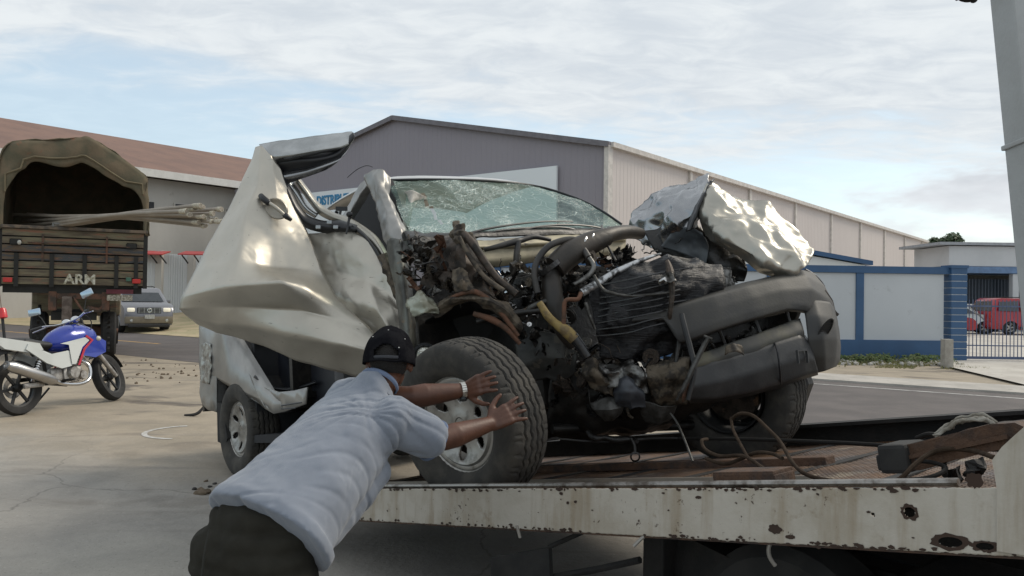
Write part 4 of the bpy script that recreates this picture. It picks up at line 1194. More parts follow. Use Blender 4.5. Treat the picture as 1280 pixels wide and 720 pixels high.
# cab shell: far side, back with its window, floor, dash, seats
bm = BM()
box(bm, (-1.75, 1.50, .62), (2.2, .06, .75), TM)                # far side below the glass
for a in (-2.75, -1.75): box(bm, (a, 1.46, 1.25), (.10, .07, .6), TM)
box(bm, (-1.7, .75, .22), (2.5, 1.5, .06), TM)
box(bm, (-2.85, .78, .60), (.06, 1.5, .78), TM)
box(bm, (-2.80, .12, 1.22), (.06, .22, .52), TM); box(bm, (-2.80, 1.42, 1.22), (.06, .16, .52), TM)
box(bm, (-1.5, .85, 1.50), (.7, 1.0, .02), TM)
add('cab_shell', bm, inter, wreck, world=True)
bm = BM(); box(bm, (-.72, .80, .98), (.46, 1.35, .20), TM, .05); add('dashboard', bm, inter, wreck, world=True, smooth=True)
bm = BM(); lathe(bm, [(.175, -.012), (.19, 0), (.175, .012), (.16, 0)], boxM(T(-1.02, .36, 1.08), TL, (TU+TF*-.5).normalized().cross(TL)*-1, (TF*-1+TU*.6).normalized()), 28, closed=True); add('steering_wheel', bm, trim, wreck, world=True, smooth=True)
for l in (.38, 1.08):
    bm = BM(); box(bm, (-1.65, l, .85), (.16, .48, .62), TM, .06); box(bm, (-1.68, l, 1.26), (.10, .26, .17), TM, .045); box(bm, (-1.4, l, .52), (.5, .5, .16), TM, .06)
    add('seat', bm, interg, wreck, world=True, smooth=True)
bm = BM(); prism(bm, [pl(x, y, .30) for x, y in [(428, 300), (436, 268), (452, 240), (470, 224), (486, 224), (512, 296), (508, 345), (470, 335), (440, 318)]], TL*.03); add('cab_shade_sheet', bm, inter, wreck, world=True)  # dark sheet added for the shade inside the cab opening
# cowl, scuttle and wipers
def prow(pts, a): return [pf(x, y, a if not isinstance(a, list) else a[i]) for i, (x, y) in enumerate(pts)]
surf('scuttle', [prow([(505, 290), (580, 292), (660, 286), (720, 284), (784, 285)], -.46), prow([(508, 297), (580, 293), (660, 288), (720, 287), (786, 290)], -.36), prow([(510, 306), (580, 298), (660, 295), (720, 294), (786, 296)], -.34)], blk, wreck, 10, 5, .9, .012, 8, 3, .01)
for k, pts in enumerate([[(575, 297), (600, 288), (640, 281), (680, 277), (716, 277)], [(640, 292), (670, 284), (706, 281), (740, 283), (778, 291)], [(585, 300), (620, 289), (660, 285), (700, 284), (720, 287)]]):
    bm = BM(); tube(bm, [pf(x, y, -.36) for x, y in pts], [.010, .008, .007, .006, .005], 6, smooth=4); add('wiper', bm, trim, wreck, world=True, smooth=True)
surf('firewall_beam', [prow([(560, 303), (620, 300), (680, 296), (730, 294), (782, 293)], -.30), prow([(560, 311), (620, 308), (680, 304), (730, 301), (782, 299)], -.25),
     prow([(560, 313), (620, 311), (680, 307), (730, 304), (782, 302)], -.28), prow([(560, 328), (620, 325), (680, 319), (730, 316), (782, 314)], -.27), prow([(560, 338), (620, 333), (680, 326), (730, 322), (782, 318)], -.30)], gold, wreck, 10, 5, .4, .010, 6, 6, .008)
bm = BM()
box(bm, (-.46, .78, .55), (.08, 1.5, .90), TM)
box(bm, (-.65, .35, .26), (1.3, .12, .14), TM); box(bm, (-.5, 1.15, .26), (1.5, .12, .14), TM)   # chassis rails
box(bm, (-2.3, .35, .24), (3.4, .10, .14), TM); box(bm, (-2.3, 1.15, .24), (3.4, .10, .14), TM)
add('chassis', bm, blk, wreck, world=True)

# ---- load bed side with the wheel arch
px_arch = [(272, 545), (272, 470), (277, 455), (285, 446), (294, 444), (303, 448), (311, 462), (318, 480), (326, 498), (334, 511), (344, 517), (358, 514), (380, 506)]
def side_panel_pts():
    outer = [(252, 392), (251, 420), (252, 460), (252, 490), (254, 503), (262, 512), (272, 515)]
    arch = [(272, 470), (277, 455), (285, 446), (294, 444), (303, 448), (311, 462), (318, 480), (326, 498), (334, 511), (344, 517), (358, 514), (384, 505)]
    inner = [(386, 484), (370, 488), (350, 490), (330, 483), (317, 472), (309, 458), (300, 438), (292, 420), (284, 392)]
    return outer+arch+inner
bm = BM()
pts = [pl(x, y, 0) for x, y in side_panel_pts()]
vsb = [bm.verts.new(p) for p in pts]; f = bm.faces.new(vsb)
bmesh.ops.triangulate(bm, faces=[f])
for _ in range(3): bmesh.ops.subdivide_edges(bm, edges=[e for e in bm.edges if e.calc_length() > .05], cuts=1)
bmesh.ops.triangulate(bm, faces=bm.faces)
for v in bm.verts:
    q = v.co; lv = (q-TO).dot(TF)
    v.co += TL*(.03*max(0, -(lv+4.0))*2 + (ridge(q, 2.2, 5)-.5)*(.022 if lv < -3.7 else .002))
for f in bm.faces: f.smooth = True
bp_ = add('bed_side', bm, silver2, wreck, world=True, smooth=2)
s = bp_.modifiers.new('t', 'SOLIDIFY'); s.thickness = .012
arch = [(272, 516), (272, 470), (277, 455), (285, 446), (294, 444), (303, 448), (311, 462), (318, 480), (326, 498), (334, 511), (344, 517)]
surf('wheel_arch', [[pl(x, y, 0) for x, y in arch], [pl(x, y, 0) + TL*.25 for x, y in arch], [pl(x, y, 0) + TL*.5 for x, y in arch]], blk, wreck, 3, 2, .6, 0, 1, 1, .006)
bm = BM()
box(bm, (-2.9, .52, .55), (2.9, .02, .75), TM); box(bm, (-3.2, .75, .52), (2.1, 1.2, .04), TM)
box(bm, (-4.22, .80, .72), (.05, 1.45, .50), TM); box(bm, (-2.25, .80, .7), (.05, 1.45, .55), TM)
box(bm, (-3.2, 1.52, .75), (2.1, .05, .5), TM)
add('bed_floor', bm, blk, wreck, world=True)
# dark sheet standing for the shade in the opening below the door
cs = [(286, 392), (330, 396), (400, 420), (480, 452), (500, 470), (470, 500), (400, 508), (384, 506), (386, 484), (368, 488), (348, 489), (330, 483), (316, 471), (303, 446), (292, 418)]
bm = BM(); pp_ = [pl(x, y, .22) for x, y in cs]; prism(bm, pp_, TL*.02); add('opening_shade_sheet', bm, mat('inner_black', (.015, .017, .024), .5), wreck, world=True)
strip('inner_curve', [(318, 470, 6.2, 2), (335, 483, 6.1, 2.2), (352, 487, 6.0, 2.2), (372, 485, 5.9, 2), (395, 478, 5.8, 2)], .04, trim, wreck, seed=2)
bm = BM(); prism(bm, [pl(x, y, -.01) for x, y in [(271, 503), (278, 505), (284, 548), (282, 557), (272, 552)]], TL*.25); add('mud_flap', bm, rubber, wreck, world=True)
bm = BM(); prism(bm, [pl(x, y, .02) for x, y in [(256, 503), (262, 512), (272, 516), (271, 505)]], TL*.2); add('rear_bumper_corner', bm, trim, wreck, world=True)
tlm = mat('tail_lamp_dull', (.42, .43, .40), .3, .3, (.22, .20, .18), 25, .4, .6)
surf('tail_lamp', [[pl(x, y, -.015) for x, y in r] for r in [[(254, 430), (259, 428), (264, 430)], [(253, 445), (259, 443), (265, 446)], [(253, 462), (259, 461), (265, 463)], [(254, 478), (258, 479), (262, 480)]]], tlm, wreck, 5, 5, .8, .03, 12, 3, .01)
bm = BM(); tube(bm, [pl(352, 507, -.01), pl(378, 503, -.01)], .006, 6); tube(bm, [pl(352, 511, -.01), pl(370, 510, -.01)], .005, 6); add('sill_scrape', bm, trim, wreck, world=True)

# ---- bonnet, peeled back and crumpled over the left wing
def brow(r): return [P(*q) for q in r]
bon = [
 [(784, 288, 5.10), (800, 262, 5.08), (822, 240, 5.00), (848, 225, 4.92), (872, 226, 4.86), (890, 223, 4.76)],
 [(792, 296, 4.98), (812, 276, 4.88), (836, 262, 4.74), (856, 246, 4.70), (874, 248, 4.62), (886, 246, 4.58)],
 [(806, 304, 4.86), (824, 292, 4.74), (846, 280, 4.60), (862, 270, 4.56), (872, 270, 4.50), (876, 272, 4.50)],
 [(822, 311, 4.80), (838, 306, 4.72), (852, 300, 4.64), (860, 292, 4.58), (868, 286, 4.56), (872, 284, 4.56)]]
bonnet = surf('bonnet', [brow(r) for r in bon], foil, wreck, 16, 16, .1, .14, 3.5, 21, .004, fold=True)
bonnet['label'] = 'silver bonnet crumpled like foil and peeled over the wing'
bon2 = [
 [(889, 223, 4.72), (905, 233, 4.70), (930, 246, 4.66), (958, 258, 4.66), (985, 282, 4.64), (1006, 305, 4.62)],
 [(882, 242, 4.60), (900, 250, 4.50), (926, 266, 4.46), (956, 280, 4.44), (986, 300, 4.42), (1012, 318, 4.46)],
 [(876, 262, 4.52), (892, 272, 4.44), (918, 286, 4.34), (950, 302, 4.28), (984, 318, 4.28), (1010, 330, 4.34)],
 [(878, 276, 4.50), (896, 288, 4.36), (916, 304, 4.30), (946, 322, 4.24), (972, 334, 4.24), (994, 340, 4.28)],
 [(884, 284, 4.54), (902, 302, 4.44), (920, 318, 4.36), (944, 332, 4.32), (962, 340, 4.30), (974, 343, 4.30)]]
surf('bonnet_fold', [brow(r) for r in bon2], creamy, wreck, 15, 15, .1, .12, 3.1, 35, .004, fold=True)
surf('bonnet_edge', [brow(r) for r in [[(892, 223, 4.66), (887, 234, 4.62), (880, 250, 4.56), (874, 266, 4.52), (868, 284, 4.50)], [(889, 226, 4.60), (882, 240, 4.55), (874, 256, 4.50), (868, 272, 4.46), (862, 288, 4.46)], [(885, 229, 4.66), (876, 244, 4.60), (869, 260, 4.56), (862, 276, 4.54), (858, 290, 4.52)]]], trim, bonnet, 8, 4, .8, .008, 12, 2, .006)
surf('bonnet_underside', [brow(r) for r in [
 [(806, 290, 4.84), (840, 284, 4.74), (866, 280, 4.66), (900, 300, 4.60), (930, 328, 4.50)],
 [(818, 312, 4.76), (850, 312, 4.66), (876, 318, 4.60), (905, 328, 4.50), (934, 340, 4.46)],
 [(842, 330, 4.72), (866, 334, 4.64), (886, 342, 4.58), (910, 350, 4.52), (930, 352, 4.48)]]], blk, wreck, 8, 7, .5, .05, 5, 12, .006)
surf('bonnet_lining', [brow(r) for r in [
 [(846, 282, 4.62), (864, 284, 4.56), (880, 290, 4.50)], [(836, 296, 4.66), (862, 302, 4.60), (886, 312, 4.54)], [(826, 308, 4.70), (856, 318, 4.62), (884, 330, 4.56)]]], mat('lining', (.10, .11, .12), .5, .3), bonnet, 7, 7, .5, .03, 7, 14, .006)
# crumpled lamp housing scrap right of centre
surf('lamp_bracket', [brow(r) for r in [[(884, 338, 4.40), (900, 333, 4.36), (914, 336, 4.34)], [(888, 350, 4.34), (902, 348, 4.28), (916, 350, 4.30)], [(896, 362, 4.32), (908, 364, 4.26), (914, 370, 4.28)]]], grey, wreck, 7, 7, .4, .05, 14, 5, .004, .01, drop=.45)

# ---- front bumper
gp = mat('grey_bumper_plastic', (.034, .034, .034), .62, 0, (.052, .049, .043), 3.5, .4, .68, .12, 70, spots=(.085, .075, .06), sscale=3.2, slo=.6, shi=.8)
gp2 = mat('dark_bumper_plastic', (.018, .019, .021), .52, 0, (.042, .042, .042), 4, .4, .7, .1, 70)
upper = [
 [(780, 397, 4.00), (816, 389, 4.02), (850, 377, 4.03), (890, 365, 4.09), (930, 354, 4.17), (970, 345, 4.28), (1002, 338, 4.40), (1016, 342, 4.50)],
 [(781, 399, 3.90), (818, 391, 3.91), (850, 382, 3.92), (891, 370, 3.97), (932, 359, 4.05), (972, 350, 4.15), (1006, 345, 4.26), (1030, 358, 4.46)],
 [(783, 400, 3.89), (824, 395, 3.90), (847, 402, 3.90), (894, 386, 3.94), (937, 373, 4.01), (978, 363, 4.10), (1014, 362, 4.20), (1040, 378, 4.43)],
 [(785, 401, 3.89), (829, 397, 3.895), (849, 419, 3.88), (897, 403, 3.92), (942, 389, 3.99), (982, 379, 4.08), (1008, 382, 4.15), (1046, 400, 4.42)],
 [(786, 402, 3.90), (830, 399, 3.90), (850, 427, 3.885), (898, 411, 3.92), (944, 397, 3.99), (984, 386, 4.08), (1006, 388, 4.15), (1047, 406, 4.42)],
 [(787, 403, 3.97), (832, 402, 3.97), (854, 429, 3.96), (900, 413, 4.0), (946, 399, 4.07), (985, 388, 4.15), (1008, 391, 4.20), (1046, 408, 4.46)]]
bumper = surf('front_bumper', [brow(r) for r in upper], gp, wreck, 9, 6, .22, .003, 4, 3, .008)
lower = [
 [(864, 458, 3.97), (892, 448, 4.0), (930, 437, 4.07), (968, 424, 4.14), (996, 416, 4.20), (1006, 420, 4.22)],
 [(863, 463, 3.85), (892, 453, 3.88), (931, 442, 3.94), (969, 429, 4.01), (999, 420, 4.07), (1012, 428, 4.12)],
 [(862, 484, 3.82), (894, 478, 3.85), (933, 468, 3.91), (972, 456, 3.97), (1004, 446, 4.03), (1018, 450, 4.08)],
 [(860, 498, 3.85), (894, 497, 3.88), (934, 490, 3.94), (974, 479, 4.00), (1006, 468, 4.06), (1022, 464, 4.12)],
 [(862, 503, 3.95), (896, 502, 3.98), (934, 495, 4.04), (974, 484, 4.10), (1004, 473, 4.15), (1022, 468, 4.2)]]
surf('bumper_skirt', [brow(r) for r in lower], gp2, bumper, 8, 6, .15, .003, 5, 3, .008)
corner = [
 [(1004, 382, 4.21), (1018, 376, 4.22), (1036, 378, 4.30), (1043, 388, 4.44)],
 [(1007, 398, 4.14), (1024, 396, 4.135), (1042, 400, 4.23), (1048, 412, 4.42)],
 [(1010, 424, 4.10), (1028, 422, 4.09), (1045, 424, 4.20), (1050, 434, 4.42)],
 [(1014, 446, 4.11), (1030, 446, 4.11), (1044, 446, 4.22), (1049, 450, 4.42)],
 [(1019, 466, 4.15), (1031, 463, 4.15), (1041, 459, 4.24), (1045, 457, 4.42)]]
surf('bumper_corner', [brow(r) for r in corner], gp, bumper, 7, 7, .35, .002, 5, 4, .008)
# fog lamp blank with fine ribs
bm = BM(); c0 = P(1032, 412, 4.105); yv3 = (EYE-c0).normalized(); M = boxM(c0, V((.85, .5, 0)).normalized(), V((.35, -.3, .9)).normalized(), yv3)
lathe(bm, [(0, -.01), (.048, -.008), (.052, .006), (.058, .004), (.060, -.02)], M @ Matrix.Diagonal((.75, 1.15, 1, 1)), 26)
for k in range(6): box(bm, (0, -.036+k*.0145, .002), (.062, .004, .008), M)
add('fog_lamp_cover', bm, gp2, bumper, world=True)
# the gaps' dark interior, grille struts, reinforcement bar
surf('bumper_beam', [brow(r) for r in [[(850, 420, 4.16), (900, 408, 4.2), (950, 396, 4.28), (1000, 386, 4.4)], [(852, 440, 4.14), (900, 430, 4.18), (950, 418, 4.26), (990, 410, 4.38)]]], blk, wreck, 6, 5, .7, .01, 6, 3, .03)
for pts in [[(934, 384, 4.05), (944, 400, 4.06), (951, 418, 4.04)], [(898, 410, 3.97), (906, 430, 3.98), (910, 446, 3.96)], [(976, 374, 4.14), (984, 392, 4.16), (990, 414, 4.14)]]:
    bm = BM(); tube(bm, brow(pts), .009, 6, smooth=3); add('grille_strut', bm, blk, bumper, world=True)
bm = BM(); tube(bm, brow([(852, 392, 3.86), (856, 410, 3.84), (864, 440, 3.82), (868, 462, 3.80), (860, 500, 3.80)]), [.012, .014, .014, .013, .010], 8, smooth=4); add('torn_bumper_edge', bm, gp2, bumper, world=True, smooth=True)
bm = BM(); tube(bm, brow([(886, 422, 3.78), (880, 432, 3.78), (868, 456, 3.78), (858, 478, 3.78), (846, 500, 3.80)]), [.008, .012, .013, .012, .006], 8, smooth=4); tube(bm, brow([(880, 420, 3.79), (890, 424, 3.77)]), .007, 6); add('bent_stay', bm, greyd, wreck, world=True, smooth=True)
# raised square mouldings on the skirt
for (x, y, Y, s) in [(1003, 446, 4.0, .045)]:
    c0 = P(x, y, Y); M = boxM(c0, TL, TU, TF); bm = BM()
    box(bm, (0, s*.7, .0), (s*1.9, .006, .012), M); box(bm, (-s*.95, 0, .0), (.006, s*1.4, .012), M); box(bm, (s*.95, 0, 0), (.006, s*1.4, .012), M)
    add('moulding', bm, gp2, bumper, world=True)
bm = BM(); tube(bm, brow([(968, 428, 4.01), (972, 440, 3.95), (975, 465, 3.95), (976, 480, 4.01)]), .005, 6, smooth=3); add('panel_gap', bm, trim, bumper, world=True)
surf('skirt_upper_strip', [brow(r) for r in [[(866, 446, 3.90), (900, 434, 3.94), (940, 420, 4.0), (972, 408, 4.08), (1000, 398, 4.16)], [(866, 456, 3.86), (902, 446, 3.90), (940, 434, 3.96), (974, 422, 4.03), (1004, 414, 4.10)], [(864, 464, 3.86), (900, 456, 3.90), (940, 444, 3.96), (974, 432, 4.03), (1006, 424, 4.10)]]], mat('muddy_plastic', (.035, .035, .032), .6, 0, (.085, .078, .052), 5, .45, .68), bumper, 7, 5, .7, .01, 6, 4, .008)
surf('torn_plastic', [brow(r) for r in [[(908, 434, 3.86), (916, 430, 3.85), (926, 432, 3.86)], [(906, 444, 3.84), (918, 440, 3.82), (930, 444, 3.85)]]], tanm, bumper, 5, 4, .5, .02, 12, 3, .004)
# plate hanging below right end, bracket beyond the corner
bm = BM(); prism(bm, brow([(986, 470, 4.32), (1006, 466, 4.34), (1011, 480, 4.34), (1002, 505, 4.32), (994, 503, 4.32), (998, 488, 4.32), (988, 488, 4.32)]), TL*.05); add('hanging_bracket', bm, blk, wreck, world=True)
bm = BM(); tube(bm, brow([(1030, 364, 4.42), (1038, 376, 4.44), (1042, 388, 4.44), (1047, 394, 4.44)]), [.012, .014, .010, .012], 7, smooth=3); add('wing_bracket', bm, grime, wreck, world=True)
bm = BM(); tube(bm, brow([(1006, 338, 4.5), (1018, 346, 4.52), (1028, 358, 4.52), (1033, 372, 4.5)]), [.012, .016, .016, .008], 7, smooth=3); add('wing_liner', bm, trim, wreck, world=True, smooth=True)

# ---- engine bay, piece by piece
def tb(name, pts, r, m, n=9, k=5, parent=None, label=None):
    bm = BM(); tube(bm, brow(pts), r, n, smooth=k); return add(name, bm, m, parent or wreck, world=True, smooth=True, label=label)
def sh(name, rows, m, amp=.03, freq=8, seed=0, su=7, sv=7, k=.45, thick=.004, rag=.006, drop=0., parent=None):
    return surf(name, [brow(r) for r in rows], m, parent or wreck, su+3, sv+3, k*.3, amp*1.5, freq*.8, seed, thick, rag*1.6, drop=drop, fold=True, smooth=1)
# battered inner wing over the right wheel, and the upright strut tower ending in a torn tip
sh('inner_wing', [[(542, 378, 4.12), (560, 368, 4.05), (585, 364, 4.0), (612, 368, 4.0), (636, 380, 4.0), (654, 400, 4.02)],
                  [(540, 390, 4.02), (562, 376, 3.95), (588, 372, 3.92), (614, 378, 3.90), (636, 392, 3.92), (652, 412, 3.94)],
                  [(545, 396, 4.04), (566, 382, 4.0), (588, 378, 3.97), (612, 386, 3.96), (632, 402, 3.96), (648, 424, 3.98)]], tanm, .03, 9, 1)
sh('wheel_arch_liner', [[(532, 400, 4.45), (560, 382, 4.4), (590, 376, 4.35), (622, 388, 4.3), (650, 420, 4.3)], [(524, 430, 4.6), (560, 400, 4.6), (592, 392, 4.55), (626, 404, 4.5), (660, 440, 4.5)], [(530, 520, 4.7), (570, 500, 4.7), (600, 500, 4.7), (640, 500, 4.65), (690, 520, 4.6)]], mat('liner', (.012, .012, .0125), .7), .01, 4, 3, rag=0)
sh('strut_tower', [[(560, 300, 4.30), (568, 292, 4.22), (578, 288, 4.2), (588, 300, 4.22)],
                   [(536, 316, 4.32), (556, 312, 4.12), (580, 312, 4.05), (600, 326, 4.14)],
                   [(530, 336, 4.26), (554, 338, 4.06), (582, 340, 4.0), (612, 352, 4.12)],
                   [(534, 360, 4.22), (556, 362, 4.05), (586, 366, 3.98), (622, 376, 4.08)]], grime, .06, 7, 4, 9, 9)
sh('torn_tip', [[(568, 283, 4.16), (573, 278, 4.14), (580, 284, 4.14)], [(566, 292, 4.12), (575, 290, 4.08), (586, 294, 4.1)], [(566, 304, 4.1), (578, 304, 4.04), (592, 306, 4.08)]], tanm, .05, 18, 6, rag=.012)
tb('bent_rail', [(580, 292, 4.04), (592, 306, 4.0), (608, 330, 3.98), (624, 350, 3.96), (646, 368, 3.94)], [.018, .022, .02, .018, .02], grime)
tb('bent_rail', [(574, 296, 4.0), (588, 322, 3.97), (606, 346, 3.95), (630, 364, 3.92)], [.010, .012, .012, .014], tanm)
tb('flange', [(592, 392, 3.95), (616, 400, 3.93), (634, 412, 3.92), (650, 430, 3.92)], [.012, .018, .014, .010], rustb)
tb('flange', [(560, 374, 3.98), (580, 366, 3.94), (598, 366, 3.93), (622, 386, 3.92), (648, 420, 3.92)], [.008, .012, .014, .013, .010], rustb)
sh('bracket', [[(566, 338, 4.0), (574, 336, 3.96), (582, 342, 3.98)], [(568, 352, 3.96), (578, 350, 3.9), (588, 352, 3.94)], [(572, 364, 3.96), (580, 364, 3.92), (592, 362, 3.94)]], tanm, .03, 12, 8)
sh('headlamp_scrap', [[(510, 374, 4.10), (524, 366, 4.04), (540, 372, 4.02)], [(508, 384, 4.06), (526, 378, 3.98), (546, 384, 3.98)], [(514, 394, 4.06), (530, 392, 3.98), (548, 392, 4.0)]], mat('dusty_glass', (.34, .36, .30), .35, .2, (.20, .19, .14), 12), .04, 10, 3)
# pipes and hoses
duct = tb('air_duct', [(688, 338, 4.02), (690, 360, 3.99), (694, 385, 3.97), (702, 410, 3.97), (716, 432, 4.0)], [.050, .052, .050, .042, .03], mat('duct_rubber', (.032, .026, .021), .5, .1, (.02, .018, .016), 10), 14)
bm = BM()
for k in range(12):
    t_ = k/11; x = 688+ 14*t_**1.6; y = 338+72*t_; c0 = P(x, y, 4.02-.05*t_)
    lathe(bm, [(.048, -.004), (.056, 0), (.048, .004)], boxM(c0, V((1, 0, 0)), V((0, 1, 0)), V((0, 0, 1))), 16, closed=True)
add('duct_rib', bm, mat('duct_rubber', (.032, .026, .021)), duct, world=True, smooth=True)
can = tb('air_canister', [(694, 334, 4.0), (712, 318, 4.03), (738, 304, 4.1), (758, 296, 4.16)], [.062, .066, .060, .048], mat('canister', (.042, .034, .027), .5, .15, (.028, .024, .02), 9, bump=.2), 18)
bm = BM(); c0 = P(690, 338, 3.98); lathe(bm, [(.05, 0), (.066, .005), (.066, .03), (.05, .03)], boxM(c0, V((.8, 0, .6)).normalized(), V((0, 1, 0)), V((-.6, -.2, .75)).normalized()), 20, closed=True); add('canister_rim', bm, blk2, can, world=True)
tb('intake_pipe', [(735, 308, 4.1), (752, 298, 4.16), (768, 292, 4.25), (786, 290, 4.4), (800, 292, 4.6)], [.040, .042, .040, .038, .034], mat('canister', (.042, .034, .027)), 14)
for x, y, Y in [(729, 306, 4.06), (738, 302, 4.09)]:
    bm = BM(); lathe(bm, [(.046, -.008), (.05, 0), (.046, .008)], boxM(P(x, y, Y), V((.3, 0, .9)).normalized(), V((0, 1, 0)), V((.85, .4, .3)).normalized()), 20, closed=True); add('hose_clamp', bm, cham, wreck, world=True)
hose = mat('hose_black', (.022, .021, .021), .5, 0, (.05, .045, .04), 10)
tb('hose', [(672, 366, 3.95), (668, 340, 3.96), (674, 322, 3.98), (686, 308, 4.0), (702, 301, 4.03), (718, 300, 4.05), (728, 310, 4.02), (736, 322, 3.98)], .017, hose)
tb('hose', [(736, 322, 3.98), (742, 332, 3.97), (738, 342, 3.96), (728, 350, 3.95), (718, 356, 3.95)], .013, grey)
tb('wiring_loom', [(606, 312, 4.1), (622, 308, 4.08), (644, 302, 4.12), (652, 300, 4.15), (668, 296, 4.2), (688, 300, 4.25)], [.012, .014, .018, .016, .014, .010], hose)
tb('wiring_loom', [(648, 302, 4.12), (646, 318, 4.1), (645, 332, 4.1), (640, 342, 4.1)], [.016, .017, .016, .012], hose)
tb('wiring_loom', [(650, 328, 4.14), (656, 334, 4.14), (655, 342, 4.12)], .008, grey)
tb('yellow_pipe', [(674, 378, 3.86), (684, 394, 3.85), (694, 404, 3.85), (708, 414, 3.84), (718, 424, 3.84)], [.016, .020, .020, .030, .028], yelp, 14, label='dirty yellow moulded pipe')
tb('pipe_sleeve', [(716, 420, 3.84), (726, 434, 3.84), (734, 446, 3.84)], [.026, .024, .022], blk2, 12)
tb('radiator_top_bar', [(727, 366, 3.9), (748, 354, 3.92), (770, 340, 3.95), (800, 326, 4.0), (826, 317, 4.05)], [.022, .020, .017, .012, .005], mat('scraped_silver', (.48, .49, .50), .32, .7, (.07, .07, .07), 22, .45, .6, .3, 60))
tb('metal_pipe', [(742, 344, 3.88), (752, 360, 3.87), (764, 366, 3.86), (790, 370, 3.86), (832, 366, 3.88), (850, 362, 3.9)], [.009, .009, .008, .007, .006, .005], greyd)
tb('metal_pipe', [(732, 378, 3.88), (738, 396, 3.87), (744, 412, 3.87)], [.010, .009, .007], grey)
tb('brown_pipe', [(704, 412, 3.84), (705, 394, 3.84), (707, 376, 3.85), (722, 374, 3.86), (726, 366, 3.88)], .011, rustb)
tb('steering_shaft', [(596, 402, 4.0), (640, 392, 3.97), (676, 388, 3.95)], .016, blk)
tb('steering_shaft', [(644, 398, 4.0), (668, 382, 3.95), (690, 374, 3.96)], [.013, .014, .012], greyd)
tb('wiring', [(752, 282, 4.6), (756, 300, 4.2), (770, 326, 4.0)], .006, hose)
# radiator pack: big dark buckled corrugated sheets
radm = mat('radiator_black', (.013, .013, .015), .30, .25, (.03, .03, .032), 4, .4, .7, .8, 9, stretch=(2, 2, 26))
sh('radiator', [[(742, 356, 4.02), (770, 342, 4.0), (806, 326, 4.02), (850, 322, 4.08), (896, 338, 4.16)],
                [(738, 376, 3.96), (772, 366, 3.92), (810, 352, 3.93), (854, 346, 3.98), (900, 352, 4.1)],
                [(742, 398, 3.94), (776, 394, 3.90), (814, 380, 3.92), (850, 370, 3.98), (896, 364, 4.1)],
                [(748, 420, 3.96), (780, 422, 3.94), (816, 416, 3.96), (850, 408, 4.0), (880, 396, 4.08)],
                [(752, 446, 4.02), (784, 452, 4.0), (818, 448, 4.0), (850, 440, 4.04), (872, 430, 4.1)]], radm, .07, 5.5, 2, 12, 12, .4, .02, 0)
for k in range(9):
    y = 344+k*8
    tb('cooling_fin', [(752-k, y+12, 3.90), (784, y+6+2*math.sin(k), 3.86), (812, y, 3.87), (840, y-6, 3.92), (866, y-10, 4.0)], .0045, blk2, 5, 4)
bm = BM(); tube(bm, brow([(834, 326, 3.95), (838, 342, 3.9), (840, 366, 3.88), (838, 388, 3.88), (837, 398, 3.9)]), [.010, .022, .014, .012, .010], 8, smooth=4); add('centre_stay', bm, grime, wreck, world=True)
sh('stay_plate', [[(826, 346, 3.88), (836, 340, 3.85), (844, 346, 3.86)], [(826, 354, 3.87), (838, 352, 3.82), (846, 352, 3.85)]], grey, .02, 20, 3, parent=wreck)
tb('stay_bolt', [(826, 352, 3.84), (832, 349, 3.82)], .012, cham)
# dark sheet hanging behind the wheel (right of it), gearbox guard
sh('skid_plate', [[(645, 430, 4.15), (672, 412, 4.1), (700, 418, 4.1), (722, 440, 4.12)], [(650, 460, 4.12), (680, 446, 4.08), (706, 452, 4.08), (718, 466, 4.12)], [(664, 478, 4.14), (684, 474, 4.12), (700, 480, 4.12), (708, 478, 4.14)]], mat('skid', (.075, .075, .07), .5, .3, (.04, .04, .038), 6, spots=(.12, .11, .09), sscale=9), .015, 5, 6)
# lower front mess below the bumper and radiator
sh('lower_panel', [[(690, 470, 4.2), (740, 462, 4.1), (790, 470, 4.08), (850, 474, 4.1), (900, 480, 4.15)],
                   [(686, 500, 4.2), (740, 500, 4.12), (790, 506, 4.1), (850, 506, 4.1), (900, 500, 4.2)],
                   [(684, 530, 4.25), (740, 540, 4.2), (790, 538, 4.2), (826, 528, 4.2), (860, 520, 4.25)],
                   [(684, 548, 4.4), (740, 546, 4.35), (780, 542, 4.35), (822, 534, 4.4), (870, 528, 4.5)]], blk, .05, 5, 9, 9, 8, .5)
sh('crushed_crossmember', [[(812, 456, 3.96), (838, 448, 3.92), (862, 446, 3.92)], [(810, 474, 3.92), (838, 466, 3.86), (862, 466, 3.88)], [(814, 496, 3.94), (840, 492, 3.88), (860, 490, 3.9)], [(826, 506, 3.98), (844, 508, 3.94), (856, 504, 3.94)]], tanm, .05, 8, 10, 9, 9)
sh('crushed_crossmember', [[(726, 462, 4.0), (748, 452, 3.94), (776, 448, 3.92), (806, 456, 3.92)], [(734, 474, 3.98), (756, 468, 3.9), (782, 464, 3.88), (808, 472, 3.9)], [(752, 484, 3.98), (764, 486, 3.92), (786, 484, 3.9), (806, 490, 3.92)]], grey, .06, 9, 12, 9, 8, rag=.015, drop=.35)
sh('crushed_crossmember', [[(730, 456, 3.96), (740, 450, 3.93), (748, 462, 3.94)], [(732, 472, 3.94), (744, 468, 3.88), (762, 474, 3.92)], [(748, 484, 3.95), (758, 492, 3.92), (764, 496, 3.94)]], tanm, .05, 12, 15)
sh('splash_shield', [[(736, 504, 3.98), (760, 496, 3.94), (778, 498, 3.94)], [(740, 512, 3.96), (764, 512, 3.9), (780, 508, 3.92)], [(756, 524, 3.98), (766, 526, 3.95), (776, 518, 3.96)]], greyd, .015, 8, 2)
